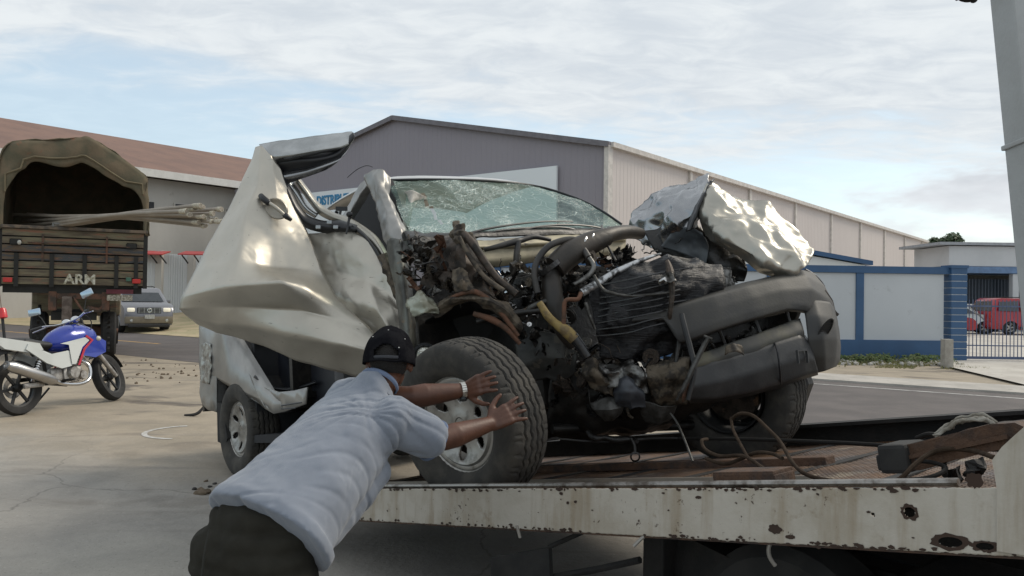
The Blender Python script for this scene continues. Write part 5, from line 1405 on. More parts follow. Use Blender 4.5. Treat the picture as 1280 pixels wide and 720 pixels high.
sh('splash_shield', [[(768, 478, 3.92), (784, 470, 3.88), (798, 476, 3.9)], [(764, 492, 3.9), (786, 490, 3.84), (804, 496, 3.88)], [(776, 508, 3.92), (790, 512, 3.88), (806, 508, 3.9)]], mat('blue_black', (.05, .055, .065), .4, .3), .03, 8, 4)
sh('splash_shield', [[(806, 500, 3.96), (826, 506, 3.92), (846, 506, 3.94)], [(800, 516, 3.98), (824, 520, 3.95), (842, 516, 3.96)], [(808, 528, 4.0), (824, 530, 3.98), (834, 524, 4.0)]], greyd, .02, 8, 5)
tb('orange_strap', [(861, 470, 3.84), (860, 482, 3.83), (855, 494, 3.84), (854, 502, 3.85)], [.005, .008, .008, .006], rustb)
tb('dark_strut', [(852, 398, 3.96), (848, 430, 3.92), (844, 460, 3.9)], [.012, .012, .010], blk)
tb('thin_rod', [(838, 517, 3.86), (846, 528, 3.8), (855, 548, 3.7), (866, 577, 3.55)], .0055, greyd)
tb('axle_shaft', [(690, 536, 4.2), (760, 534, 4.3), (850, 532, 4.45), (900, 528, 4.6)], .028, blk)
tb('tow_chain', [(735, 540, 4.1), (744, 548, 4.05), (756, 547, 4.05), (770, 550, 4.05), (788, 549, 4.05), (796, 552, 4.0)], [.014, .018, .012, .02, .016, .012], blk)
tb('tow_rope', [(700, 549, 4.15), (760, 553, 4.12), (820, 548, 4.1), (880, 549, 4.1)], .008, blk, 6)
bm = BM(); tube(bm, brow([(789, 548, 4.0), (793, 556, 3.98), (794, 566, 3.97)]), .007, 7, smooth=3); lathe(bm, [(.018, -.005), (.026, 0), (.018, .005)], boxM(P(794, 571, 3.96), V((1, 0, 0)), V((0, 0, 1)), V((0, -1, 0))), 14, closed=True); add('tow_eye', bm, blk, wreck, world=True)
# fog lamp dangling by the man's head
fl_ = P(531, 444, 3.98); M = boxM(fl_, V((1, .2, 0)).normalized(), V((0, 0, 1)), V((-.15, -1, .05)).normalized())
bm = BM(); lathe(bm, [(0, -.04), (.05, -.03), (.062, .0), (.06, .012), (.05, .012), (.045, -.004), (0, -.004)], M, 24); lf = add('loose_lamp', bm, trim, wreck, world=True, smooth=True)
bm = BM(); lathe(bm, [(0, .008), (.03, .006), (.043, -.002)], M, 20)
o_ = add('lamp_glass', bm, mat('lamp_glass', (.55, .55, .50), .15, .6, (.25, .24, .2), 60, .45, .55), lf, world=True, smooth=True)
sh('lamp_mount', [[(538, 432, 4.0), (548, 430, 3.98), (552, 438, 4.0)], [(540, 446, 3.98), (546, 450, 3.96), (552, 452, 3.98)]], tanm, .01, 10, 3, parent=wreck)
sh('side_guard', [[(516, 440, 4.2), (540, 436, 4.15), (556, 440, 4.15)], [(516, 470, 4.2), (540, 470, 4.15), (556, 470, 4.15)], [(520, 500, 4.25), (540, 500, 4.2), (556, 500, 4.2)]], mat('inner_black', (.015, .017, .024)), .01, 6, 3)

# ---- torn scraps of metal and plastic filling the bay: shared shapes, each its own object
shapes = []
for s_ in range(16):
    rnd = random.Random(100+s_)
    bm = BM(); n_ = 5
    vs = [[bm.verts.new(V(((i/n_-.5)*rnd.uniform(.8, 1.2), (j/n_-.5)*rnd.uniform(.3, .8), 0)) + noise.noise_vector(V((i*.55+s_*9, j*.55, s_)))*.42) for j in range(n_+1)] for i in range(n_+1)]
    for i in range(n_):
        for j in range(n_):
            if rnd.random() < .10: continue
            bm.faces.new((vs[i][j], vs[i+1][j], vs[i+1][j+1], vs[i][j+1]))
    for v in [v for v in bm.verts if not v.link_faces]: bm.verts.remove(v)
    bmesh.ops.solidify(bm, geom=bm.faces[:], thickness=.03)
    me = bpy.data.meshes.new('torn_metal'); bm.to_mesh(me); bm.free(); shapes.append(me)
for s_ in range(6):
    rnd = random.Random(300+s_); bm = BM()
    p_ = [V((0, 0, 0))]
    for k in range(4): p_.append(p_[-1] + V((rnd.uniform(.1, .35), rnd.uniform(-.2, .2), rnd.uniform(-.2, .2))))
    p_ = [q - p_[-1]*.5 for q in p_]
    tube(bm, p_, rnd.uniform(.03, .06), 6, smooth=3)
    me = bpy.data.meshes.new('torn_tube'); bm.to_mesh(me); bm.free()
    me.polygons.foreach_set('use_smooth', [True]*len(me.polygons)); shapes.append(me)
for s_ in range(6):      # folded angle brackets with bolt holes' bosses
    rnd = random.Random(500+s_); bm = BM()
    box(bm, (0, 0, 0), (.8, .22, .03)); box(bm, (.385, 0, .2), (.03, .22, .4)); 
    if s_ % 2: box(bm, (-.3, .0, .12), (.05, .2, .22))
    for q in (-.25, .1): lathe(bm, [(0, .07), (.06, .07), (.06, .0)], Matrix.Translation((q, 0, 0)), 6)
    for v in bm.verts: v.co += noise.noise_vector(v.co*2+V((s_, 0, 0)))*.18
    me = bpy.data.meshes.new('bracket_piece'); bm.to_mesh(me); bm.free(); shapes.append(me)
for s_ in range(5):      # pulleys and flanged nuts
    bm = BM(); lathe(bm, [(0, .10), (.15, .10), (.18, .16), (.42, .16), (.45, .10), (.36, .06), (.45, .02), (.42, -.05), (.1, -.05), (0, -.12)], None, 18)
    me = bpy.data.meshes.new('pulley'); bm.to_mesh(me); bm.free(); me.polygons.foreach_set('use_smooth', [True]*len(me.polygons)); me.set_sharp_from_angle(angle=R(35)); shapes.append(me)
for s_ in range(8):      # loose wire
    rnd = random.Random(700+s_); bm = BM(); p_ = [V((0, 0, 0))]; d_ = V((1, 0, 0))
    for k in range(7): d_ = (d_ + V([rnd.uniform(-.9, .9) for _ in range(3)])).normalized(); p_.append(p_[-1]+d_*.28)
    c_ = sum(p_, V((0, 0, 0)))/len(p_); tube(bm, [q-c_ for q in p_], .022, 5, smooth=3)
    me = bpy.data.meshes.new('loose_wire'); bm.to_mesh(me); bm.free(); me.polygons.foreach_set('use_smooth', [True]*len(me.polygons)); shapes.append(me)
mlist = [grime, blk, greyd, tanm, grey, rustb, blk2, cham]
cache = {}
def scrap(px, py, Y, size, mi, rnd):
    si = rnd.randrange(len(shapes)); key = (si, mi)
    if key not in cache:
        me = shapes[si].copy(); me.materials.clear(); me.materials.append(mlist[mi]); cache[key] = me
    W = Matrix.Translation(P(px, py, Y)) @ Matrix.Rotation(rnd.uniform(0, 6.28), 4, 'Z') @ Matrix.Rotation(rnd.uniform(0, 6.28), 4, 'X') @ Matrix.Rotation(rnd.uniform(0, 6.28), 4, 'Y') @ Matrix.Scale(size, 4)
    inst('torn_metal' if si < 16 else 'torn_tube' if si < 22 else 'bracket_piece' if si < 28 else 'pulley' if si < 33 else 'loose_wire', cache[key], wreck, XF[wreck.name].inverted() @ W)
def inpoly(x, y, poly):
    c = False; n_ = len(poly)
    for i in range(n_):
        (x1, y1), (x2, y2) = poly[i], poly[(i+1) % n_]
        if (y1 > y) != (y2 > y) and x < (x2-x1)*(y-y1)/(y2-y1)+x1: c = not c
    return c
zones = [
 ([(502, 316), (530, 308), (560, 300), (600, 330), (640, 370), (640, 400), (600, 372), (548, 372), (512, 372)], 95, (4.0, 4.32), (.03, .11), [0, 0, 1, 2, 3, 4, 1, 5, 6]),
 ([(590, 330), (660, 322), (690, 330), (690, 420), (650, 420), (610, 380)], 100, (3.98, 4.4), (.03, .11), [0, 1, 1, 2, 4, 6, 3, 7]),
 ([(690, 330), (790, 300), (830, 320), (760, 345), (720, 380), (700, 420), (690, 400)], 80, (4.0, 4.4), (.03, .11), [1, 1, 0, 2, 6, 4, 5]),
 ([(690, 420), (760, 420), (860, 440), (860, 500), (760, 520), (690, 500)], 100, (3.92, 4.25), (.03, .13), [1, 1, 2, 0, 6, 3, 4, 6]),
 ([(640, 400), (740, 440), (740, 470), (690, 470), (650, 430)], 34, (4.05, 4.4), (.04, .12), [1, 2, 6, 0]),
 ([(870, 430), (980, 395), (985, 410), (875, 448)], 26, (4.06, 4.3), (.04, .09), [1, 0, 2, 6]),
 ([(505, 300), (520, 292), (560, 320), (540, 345), (512, 340)], 22, (4.2, 4.4), (.04, .10), [1, 4, 3, 2, 0]),
 ([(850, 330), (930, 345), (900, 362), (862, 352)], 12, (4.3, 4.5), (.04, .08), [1, 1, 4, 0]),
]
rnd = random.Random(5)
for poly, cnt, (y0, y1), (s0, s1), ms in zones:
    xs = [p[0] for p in poly]; ys = [p[1] for p in poly]; k = 0
    while k < cnt:
        x, y = rnd.uniform(min(xs), max(xs)), rnd.uniform(min(ys), max(ys))
        if not inpoly(x, y, poly): continue
        scrap(x, y, rnd.uniform(y0, y1), rnd.uniform(s0, s1), rnd.choice(ms), rnd); k += 1
# dark block of the engine itself, well behind the scraps
bm = BM(); box(bm, (-.12, .78, .62), (.55, .75, .62), TM, .06); box(bm, (-.05, .72, .98), (.5, .5, .14), TM, .04)
for k in range(4): box(bm, (-.20+.12*k, .72, 1.06), (.07, .42, .04), TM, .01)
add('engine_block', bm, blk, wreck, world=True, smooth=True)
# ================================================================== THE MAN PUSHING THE WHEEL
man = thing('person', 'man in pale blue shirt, dark trousers and black cap leaning hard against the front wheel', 'person', Matrix.Translation((-.9, 2.7, 0)))
skin = mat('brown_skin', (.105, .041, .022), .5, 0, (.072, .028, .016), 9, .35, .7, .12, 120, spots=(.07, .03, .018), sscale=30, slo=.6, shi=.8)
hairm = mat('black_hair', (.012, .010, .009), .75, bump=.8, bscale=220)
capm = mat('black_cap_cloth', (.008, .008, .010), .95, 0, (.014, .014, .016), 20, bump=.3, bscale=260, spec=.02)
def cone(bm, a, b, ra, rb, n=16):
    a, b = V(a), V(b); d = b-a; k = 7
    pts = [a-d.normalized()*ra*.85, a-d.normalized()*ra*.5] + [a+d*i/k for i in range(k+1)] + [b+d.normalized()*rb*.5, b+d.normalized()*rb*.85]
    rr = [ra*.45, ra*.85] + [ra+(rb-ra)*i/k for i in range(k+1)] + [rb*.85, rb*.45]
    tube(bm, pts, rr, n)
def remesh(name, bm, m, parent, vox, it=4, fac=.5, hook=None):
    o = add(name, bm, m, parent, False, world=True)
    r_ = o.modifiers.new('r', 'REMESH'); r_.mode = 'VOXEL'; r_.voxel_size = vox; r_.use_smooth_shade = True
    s_ = o.modifiers.new('s', 'SMOOTH'); s_.factor = fac; s_.iterations = it
    bake(o)
    if hook:
        for v in o.data.vertices: v.co = hook(v.co.copy(), v.normal.copy())
    o.data.polygons.foreach_set('use_smooth', [True]*len(o.data.polygons))
    if not o.data.materials: o.data.materials.append(m)
    return o
# joints
nk = P(470, 487, 3.12); hd = P(487, 452, 3.20)
shL, shR = P(432, 497, 3.27), P(492, 525, 2.98)
elL, wrL = P(514, 496, 3.28), P(580, 488, 3.36)
elR, wrR = P(553, 549, 3.06), P(612, 530, 3.20)
hipc = P(322, 700, 2.62); waist = P(345, 648, 2.66); chest = P(432, 552, 3.0)
acr = (shR-shL).normalized()
spine = (nk-waist).normalized()
back = acr.cross(spine).normalized()
if back.dot(EYE-chest) < 0: back = -back
bm = BM()
# trunk core inside the shirt
bk_ = back*-.035
cone(bm, waist+spine*.02+bk_, chest+bk_, .09, .10); cone(bm, chest+bk_, nk-spine*.06+bk_, .10, .06)
cone(bm, shL+bk_, shR+bk_, .045, .045); cone(bm, nk-spine*.03+bk_*.6, hd-V((0, 0, .02)), .062, .058)
# head: skull, jaw, face turned into the picture, ears, nose
face = (V((-.02, .97, -.20))).normalized(); hup = (UP - face*UP.dot(face)).normalized(); hside = face.cross(hup).normalized()
HMt = boxM(hd, hside, face, hup)
ell(bm, HMt @ V((0, -.01, .02)), .080, .100, .10, HMt.to_3x3().to_4x4(), 24, 16)
ell(bm, HMt @ V((0, .035, -.045)), .058, .065, .062, HMt.to_3x3().to_4x4(), 20, 12)
ell(bm, HMt @ V((0, .100, -.015)), .013, .022, .026, HMt.to_3x3().to_4x4())
ell(bm, HMt @ V((0, .088, -.062)), .024, .014, .010, HMt.to_3x3().to_4x4())
for sx_ in (-1, 1):
    ell(bm, HMt @ V((sx_*.084, -.005, -.012)), .010, .019, .032, (HMt.to_3x3() @ Matrix.Rotation(sx_*-.35, 3, 'Z')).to_4x4())
    ell(bm, HMt @ V((sx_*.032, .078, .012)), .016, .014, .010, HMt.to_3x3().to_4x4())
# arms
for (s_, e_, w_) in ((shL, elL, wrL), (shR, elR, wrR)):
    cone(bm, s_, e_, .056, .043, 20); mid_ = e_.lerp(w_, .28)
    cone(bm, e_, mid_, .045, .049, 20); cone(bm, mid_, w_, .048, .030, 20)
# hands: palm slab and five jointed fingers pressed on the tyre
def hand(wr, fd, nrm, thumb, fingers, ln=1.):
    """fd finger direction, nrm the palm's outward back normal, thumb side sign"""
    fd = fd.normalized(); nrm = (nrm - fd*nrm.dot(fd)).normalized(); sd_ = nrm.cross(fd).normalized()*thumb
    M = boxM(wr, sd_, fd, nrm)
    for k in range(4):
        x = (-.032+.0215*k); cone(bm, M @ V((x*.55, .005, 0)), M @ V((x, .078, .004)), .0175, .0150, 10)
    ell(bm, M @ V((0, .045, -.002)), .043, .045, .017, M.to_3x3().to_4x4(), 16, 10)
    for k, (L_, sp_, cu) in enumerate(fingers):
        x = -.032+.0215*k
        p_ = M @ V((x, .082, .002)); d_ = (M.to_3x3() @ V((sp_, 1, cu[0]))).normalized()
        for seg, (f_, c_) in enumerate(zip((.44, .32, .26), cu)):
            d_ = (M.to_3x3() @ V((sp_, 1, c_))).normalized()
            q_ = p_ + d_*L_*f_*ln
            cone(bm, p_, q_, (.0102, .0094, .0086)[seg], (.0096, .0088, .0074)[seg], 10); p_ = q_
    p_ = M @ V((.030, .018, -.004))
    for (dx, dy, dz, L_, r1, r2) in ((.85, .62, -.05, .038, .017, .0135), (.55, .85, -.1, .034, .0125, .0110), (.30, .95, -.05, .026, .0108, .0085)):
        q_ = p_ + (M.to_3x3() @ V((dx, dy, dz))).normalized()*L_; cone(bm, p_, q_, r1, r2, 10); p_ = q_
    return M
toC = (EYE-wrL).normalized()
# left hand: fingers up to the right over the tyre's shoulder, thumb below
hand(wrL+(wrL-elL).normalized()*.006, P(627, 470, 3.26)-wrL, toC+V((-.35, 0, .15)), -1, [(.064, -.16, (-.10, -.35, -.60)), (.080, -.04, (-.05, -.35, -.65)), (.084, .05, (-.05, -.30, -.6)), (.076, .16, (.0, -.3, -.55))], .9)
# right hand: fingers spread to the right on the tread, thumb pointing up
hand(wrR+(wrR-elR).normalized()*.006, P(654, 507, 3.235)-wrR, toC+V((-.35, 0, .1)), 1, [(.066, -.34, (.0, -.2, -.45)), (.078, -.10, (.0, -.2, -.5)), (.084, .03, (.0, -.22, -.5)), (.076, .17, (.0, -.2, -.45))], .9)
# legs, knees slightly bent, and feet on the ground
hL, hR = hipc - acr*.10 + V((0, 0, -.02)), hipc + acr*.10 + V((0, 0, -.02))
knL, knR = V((hL.x+.10, hL.y+.20, .47)), V((hR.x+.02, hR.y-.02, .45))
anL, anR = V((knL.x-.05, knL.y-.10, .09)), V((knR.x-.20, knR.y-.26, .10))
cone(bm, waist, hipc, .11, .12)
for h_, k_, a_ in ((hL, knL, anL), (hR, knR, anR)):
    cone(bm, h_, k_, .078, .05); cone(bm, k_, a_, .052, .035); cone(bm, a_-UP*.02, a_+V((.09, .12, -.05)), .035, .028)
body = remesh('body', bm, skin, man, .0052, 3, .5)
# shirt: lofted trunk with sleeves, merged and wrinkled
bm = BM()
rings = [(P(331, 664, 2.62), .232, .150), (P(345, 647, 2.66), .228, .150), (P(362, 628, 2.72), .218, .148), (P(386, 600, 2.80), .212, .148), (P(408, 574, 2.90), .212, .148), (P(430, 549, 2.99), .214, .145), (P(447, 528, 3.06), .205, .130), (P(458, 511, 3.10), .165, .105), (P(464, 500, 3.11), .120, .092), (nk, .092, .086), (nk+(hd-nk).normalized()*.022, .082, .078), (nk+(hd-nk).normalized()*.040, .077, .075)]
prev = None; n_ = 44
rings = [(P(333, 666, 2.61), 0, .152), (P(342, 654, 2.64), 0, .155)] + [r for r in rings[1:]]
WH = V((.214, -.10, -.040))
for i_, (c0, wd, dp) in enumerate(rings):
    f_ = min(1, max(0, (i_-1)/5.)); wv_ = (WH*(1.02 if i_ < 2 else 1)).lerp(acr*wd, f_) if i_ < 6 else acr*wd
    bk = wv_.normalized().cross(spine).normalized(); bk = bk if bk.dot(back) > 0 else -bk
    row = []
    for k in range(n_):
        a = 2*PI*k/n_; ca, sa = math.cos(a), math.sin(a); e_ = 2/2.5
        x = math.copysign(abs(ca)**e_, ca); y = math.copysign(abs(sa)**e_, sa)*dp
        row.append(bm.verts.new(c0 + wv_*x + bk*y))
    if prev:
        for k in range(n_): bm.faces.new((prev[k], prev[(k+1) % n_], row[(k+1) % n_], row[k]))
    else: bm.faces.new(row[::-1])
    prev = row
bm.faces.new(prev)
cone(bm, shR-acr*.03+back*.0, P(536, 547, 3.05), .093, .083, 24); cone(bm, shL+acr*.03, shL.lerp(elL, .55), .088, .076, 24)
cone(bm, chest+acr*.05, shR, .12, .085, 20); cone(bm, chest-acr*.06, shL, .12, .08, 20)
# hanging front of the shirt (belly side)
cone(bm, P(425, 640, 2.82), P(470, 590, 2.96), .075, .06, 20); cone(bm, P(400, 672, 2.70), P(420, 645, 2.78), .055, .075, 20)
a0 = waist; armd = (P(540, 545, 3.05)-shR).normalized(); pitR = P(490, 566, 3.0)
def shirt_fold(p, nrm):
    q = p + V(XF[man.name].translation); 
    t_ = (q-waist).dot(spine); x = (q-waist).dot(acr); y = (q-waist).dot(back)
    w_ = 0
    # sets of pulled folds fanning from the armpit and gathering at the waist
    r_ = (q-pitR).length; ang = math.atan2((q-pitR).dot(spine), (q-pitR).dot(acr))
    fan = -math.exp(-(math.sin(ang*8 + 1.2*noise.noise(q*5))**2)*4) * max(0, min(1, (r_-.03)/.05))*max(0, 1-r_/.38)*.011
    def fld(cs, sn, fr, wob, amp, m_):
        u_ = (t_*cs + x*sn + wob*noise.noise(q*3.3+V((m_, 0, 0))))*fr
        am = max(0, .12+1.7*noise.noise(V((t_*7+m_, x*4.5, m_))))
        return -math.exp(-(math.sin(u_)**2)*5)*amp*min(am, 1.)
    low_ = max(0, min(1, (.46-t_)/.2))
    hz = fld(1, -.34, 27, .10, .008, 1)*low_ + fld(1, -.9, 35, .09, .008, 5) + fld(.5, 1., 48, .08, .004, 9)
    pull = (noise.noise(V((t_*9 + x*5, x*2.6 - t_*1.2, y*3))))*.006; pull2 = (noise.noise(V((t_*24 + x*11, x*6, y*5+7))))*.0025; rg = 0
    return p + nrm*(fan + hz + pull + rg + pull2 + .004*noise.noise(q*40)*.3)
shirtm = mat('pale_blue_shirt', (.205, .228, .272), .9, 0, (.165, .188, .232), 5, .35, .7, .25, 380, spots=(.25, .275, .32), sscale=3)
b_ = shirtm.node_tree.nodes['Principled BSDF']; b_.inputs['Sheen Weight'].default_value = .25
shirt = remesh('shirt', bm, shirtm, man, .0078, 5, .5, shirt_fold)
# cut the shirt open at the sleeve end is not needed: the arm fills it; collar and cuff bands
navy = mat('shirt_trim', (.13, .17, .26), .9)
def band(name, c, d, r, w_, m, par, sc=(1, 1), n=30, t=.005):
    a, b = frame(d); bm = BM()
    lathe(bm, [(r, -w_), (r+t, -w_*.4), (r+t, w_*.4), (r, w_), (r-t, 0)], boxM(c, a, b, d.normalized()) @ Matrix.Diagonal((sc[0], sc[1], 1, 1)), n, closed=True)
    return add(name, bm, m, par, world=True, smooth=True)
cd = (P(541, 550, 3.075)-P(515, 535, 3.02)).normalized()
band('cuff', P(541.5, 550.5, 3.08), cd, .079, .008, navy, shirt)
ncd = (hd-nk).normalized()
band('collar', nk+ncd*.036, (ncd+spine*.4).normalized(), .0745, .010, navy, shirt, (1.0, 1.0))
# sleeve inner hem
# trousers
bm = BM()
WN = WH.normalized(); hc_ = P(320, 708, 2.60)
cone(bm, P(330, 672, 2.63), hc_, .14, .15, 24)
cone(bm, P(330, 676, 2.63)-WN*.10, P(330, 676, 2.63)+WN*.09, .12, .115, 24)
cone(bm, hc_-WN*.115, hc_+WN*.09, .135, .135, 24)
cone(bm, hc_-WN*.09, knL, .14, .10, 22); cone(bm, hc_+WN*.09, knR, .138, .10, 22)
cone(bm, knL, anL, .098, .075, 20); cone(bm, knR, anR, .098, .075, 20)
def tr_fold(p, nrm):
    q = p*1.0
    return p + nrm*((abs(noise.noise(V((q.x*6, q.y*6, q.z*16))))-.25)*.030 + .006*noise.noise(q*22))
trousers = remesh('trousers', bm, mat('olive_trousers', (.022, .0205, .016), .95, 0, (.030, .028, .022), 8, .4, .7, .3, 300, spec=.2), man, .012, 4, .5, tr_fold)
bm = BM(); tube(bm, [P(262, 662, 2.50), P(256, 690, 2.47), P(252, 725, 2.45)], .004, 6, smooth=3); add('pocket_seam', bm, mat('olive_seam', (.02, .02, .016), .9), trousers, world=True)
for a_, nm in ((anL, 0), (anR, 1)):
    bm = BM(); cone(bm, a_+V((-.03, -.05, -.045)), a_+V((.09, .15, -.055)), .042, .038); box(bm, a_+V((.03, .05, -.085)), (.10, .29, .012), None, .004)
    add('shoe', bm, blk, man, world=True, smooth=True)
# hair at the nape and cap with strap opening
def headcap(scale, z0, z1, back_open=False, m=capm, name='cap', thick=.006, off=(0, 0, 0), sx=1., sy=1.):
    bm = BM(); nu, nv = 64, 26; vs = []
    for j in range(nv+1):
        ph = (j/nv)
        row = []
        for k in range(nu):
            a = 2*PI*k/nu
            zz_ = z1 + (z0 - z1)*ph
            # profile: from crown (ph 0) to brim edge (ph 1)
            e_ = ph*PI/2*1.04
            r1 = math.sin(min(e_, PI/2)); zc_ = math.cos(e_)
            x = .099*sx*scale*r1*math.cos(a); y = (.114*sy*scale*r1*math.sin(a)) - .008
            z = z0 + (z1-z0)*zc_
            wb_ = noise.noise(V((x*18, y*18, z*14)))*.004; seam = -.0022*max(0, 1-abs(((k/nu*6) % 1)-.5)*16); f_ = 1+(wb_+seam)/.1
            row.append(bm.verts.new(HMt @ V((x*f_+off[0], y*f_+off[1], z+wb_+off[2]))))
        vs.append(row)
    for j in range(nv):
        for k in range(nu):
            a = 2*PI*(k+.5)/nu; ph = (j+.5)/nv
            if back_open:
                da = abs(((a - 1.5*PI + PI) % (2*PI)) - PI)
                if (da/.50)**2 + ((ph-.93)/.24)**2 < 1 and ph < .955: continue
            bm.faces.new((vs[j][k], vs[j][(k+1) % nu], vs[j+1][(k+1) % nu], vs[j+1][k]))
    bmesh.ops.remove_doubles(bm, verts=bm.verts, dist=.0004)
    o = add(name, bm, m, man, world=True, smooth=2)
    if thick: s_ = o.modifiers.new('t', 'SOLIDIFY'); s_.thickness = thick; s_.offset = 1
    return o
bm = BM()
ell(bm, HMt @ V((0, -.012, .018)), .0795, .0995, .100, HMt.to_3x3().to_4x4(), 30, 20)
for v in [v for v in bm.verts if (HMt.inverted() @ v.co).y > .045 or (HMt.inverted() @ v.co).z < -.062]: bm.verts.remove(v)
add('hair', bm, hairm, man, world=True, smooth=2)
cap = headcap(1., -.005, .136, True)
# peak, button, stitched studs, strap
bm = BM(); nn_ = 18; vs = []
for i in range(nn_+1):
    a = PI*(.12+.76*i/nn_)
    x, y = .086*math.cos(a), .100*math.sin(a)-.008
    vs.append([bm.verts.new(HMt @ V((x*(1+.02*k), y + k*.017*math.sin(a)**.5, .018-.004*k*k*.3 - .05*(x*8)**2*.2))) for k in range(5)])
for i in range(nn_):
    for k in range(4): bm.faces.new((vs[i][k], vs[i+1][k], vs[i+1][k+1], vs[i][k+1]))
o_ = add('peak', bm, capm, cap, world=True, smooth=2); s_ = o_.modifiers.new('t', 'SOLIDIFY'); s_.thickness = .004
bm = BM(); ell(bm, HMt @ V((0, -.008, .141)), .008, .008, .005); add('button', bm, capm, cap, world=True)
bm = BM(); tube(bm, [HMt @ V((.099*math.cos(a), .115*math.sin(a)-.008, .004)) for a in [PI*(1.5+f) for f in (-.2, -.12, -.04, .04, .12, .2)]], .0065, 6, smooth=3, flat=.5)
add('strap', bm, mat('cap_strap', (.035, .037, .045), .6), cap, world=True, smooth=True)
stud = mat('pale_stud', (.5, .5, .48), .4)
for (a, e_) in [(1.22, .55), (1.50, .38), (1.78, .60), (1.66, .80), (1.36, .25)]:
    r1, zc_ = math.sin(e_*PI/2), math.cos(e_*PI/2)
    bm = BM(); ell(bm, HMt @ V((.104*r1*math.cos(a*PI), .120*r1*math.sin(a*PI)-.008, -.005+.141*zc_+.003)), .0028, .0028, .0028); add('stud', bm, stud, cap, world=True)
# wristwatch on the left wrist
wd_ = (wrL-elL).normalized(); wc = wrL - wd_*.006
steel = mat('watch_steel', (.62, .60, .56), .28, .95)
a_, b__ = frame(wd_)
bm = BM()
for k in range(22):
    t_ = 2*PI*k/22; c0 = wc + (a_*math.cos(t_)+b__*math.sin(t_))*.0345
    rad = (a_*math.cos(t_)+b__*math.sin(t_)); tg = wd_.cross(rad)
    box(bm, (0, 0, 0), (.0088, .020, .0045), boxM(c0, tg, wd_, rad), .001)
wt = add('wristwatch', bm, steel, man, world=True, smooth=True)
bm = BM(); rad = (V((0, 0, -1)) - wd_*V((0, 0, -1)).dot(wd_)).normalized(); rad = (rad + toC*.5).normalized(); lathe(bm, [(0, .006), (.016, .006), (.018, 0), (.017, -.004)], boxM(wc+rad*.037, *((frame(rad)) + (rad,))), 20)
add('watch_case', bm, mat('watch_black', (.01, .01, .012), .2), wt, world=True)
# ================================================================== ARMY TRUCK
k0, k1 = V((-10.95, 17.0, 0)), V((-8.38, 18.35, 0))
kx = (k1-k0).normalized(); ky = V((-kx.y, kx.x, 0))
KM = boxM((k0+k1)/2, kx, ky, UP)
KW = (k1-k0).length/2
army = thing('army_truck', 'old olive army truck seen from behind, canvas cover open over a battered plank tailgate', 'truck', KM)
olive = mat('olive_planks', (.17, .15, .095), .85, 0, (.095, .075, .055), 3.5, .38, .66, .5, 25, stretch=(.5, 1, 3), spots=(.22, .11, .07), sscale=4, slo=.52, shi=.68)
olive2 = mat('worn_blue_grey_planks', (.06, .065, .07), .85, 0, (.12, .085, .055), 5, .42, .6, .5, 25, stretch=(.5, 1, 3), spots=(.22, .10, .06), sscale=7, slo=.6)
canvas = mat('olive_canvas', (.165, .125, .08), .95, 0, (.10, .092, .06), 2.2, .35, .65, .5, 16, spots=(.20, .10, .06), sscale=3.2, slo=.60, shi=.72)
rusty = mat('truck_rust', (.14, .07, .045), .85, 0, (.05, .04, .032), 5, .4, .64, .4, 30)
dk = mat('truck_dark', (.02, .02, .018), .8)
def kz(py, px=95, Y=17.6): return P(px, py, Y).z
zt, zb_ = kz(288), kz(357)
def kbox(name, c, s, m, par=army, bev=.0):
    bm = BM(); box(bm, c, s, None, bev); return add(name, bm, m, par)
n_ = 7; ph_ = (zt-zb_)/n_
for i in range(n_):
    bm = BM(); z = zb_+ph_*(i+.5)
    o_ = noise.noise(V((i*3.1, 0, 0)))*.012
    box(bm, (0, -.02+o_, z), (KW*2-.06, .045, ph_-.028), None, .006)
    add('plank', bm, olive2 if i in (3, 4) else olive, army)
kbox('tailgate_back', (0, .03, (zt+zb_)/2), (KW*2-.1, .02, zt-zb_-.02), dk)
kbox('top_rail', (0, -.05, zt+.03), (KW*2, .12, .07), mat('rail_brown', (.16, .12, .085), .8, 0, (.07, .06, .05), 6), bev=.012)
for x in (-1.05, -.42, .18, .78, 1.16):
    kbox('tailgate_strap', (x*KW/1.38, -.065, zb_+.32), (.085, .03, .72), dk, bev=.006)
for x in (-.62, .62): kbox('tailgate_stay', (x, -.06, (zt+zb_)/2+.2), (.04, .02, .6), rusty)
bm = BM(); tube(bm, [(-KW*.62, -.08, zt-.30), (0, -.085, zt-.31), (KW*.75, -.08, zt-.33)], .014, 6); tube(bm, [(-KW*.9, -.08, zt-.50), (0, -.085, zt-.49), (KW*.75, -.08, zt-.5)], .012, 6); add('lashing_bar', bm, rusty, army)
for x in (-KW+.33, KW-.33):
    bm = BM(); box(bm, (0, 0, 0), (.22, .03, .13), None, .03); 
    for v in bm.verts: v.co += V((x, -.075, zt-.30))
    add('rubber_buffer', bm, dk, army)
bm = BM(); ell(bm, (-KW+.40, -.1, zt-.31), .04, .03, .05); add('white_lamp', bm, mat('lamp_white', (.5, .5, .46), .4), army, True)
redl = mat('tail_red', (.50, .03, .025), .35)
for x, z in ((-KW+.20, zb_+.10), (KW-.22, zb_+.12)):
    bm = BM(); box(bm, (x, -.09, z), (.17, .05, .10), None, .012); add('tail_light', bm, redl, army)
bm = BM(); box(bm, (KW-.38, -.09, zb_+.16), (.11, .04, .09), None, .012); add('indicator_light', bm, mat('dull_green', (.05, .13, .09), .5), army)
textmesh('lettering', 'ARM', mat('stencil_white', (.55, .54, .46), .9, 0, (.3, .28, .2), 15), army, boxM(P(80, 354.5, 17.45)-ky*.08, kx, UP, -ky), .30, .004, bold=.008)
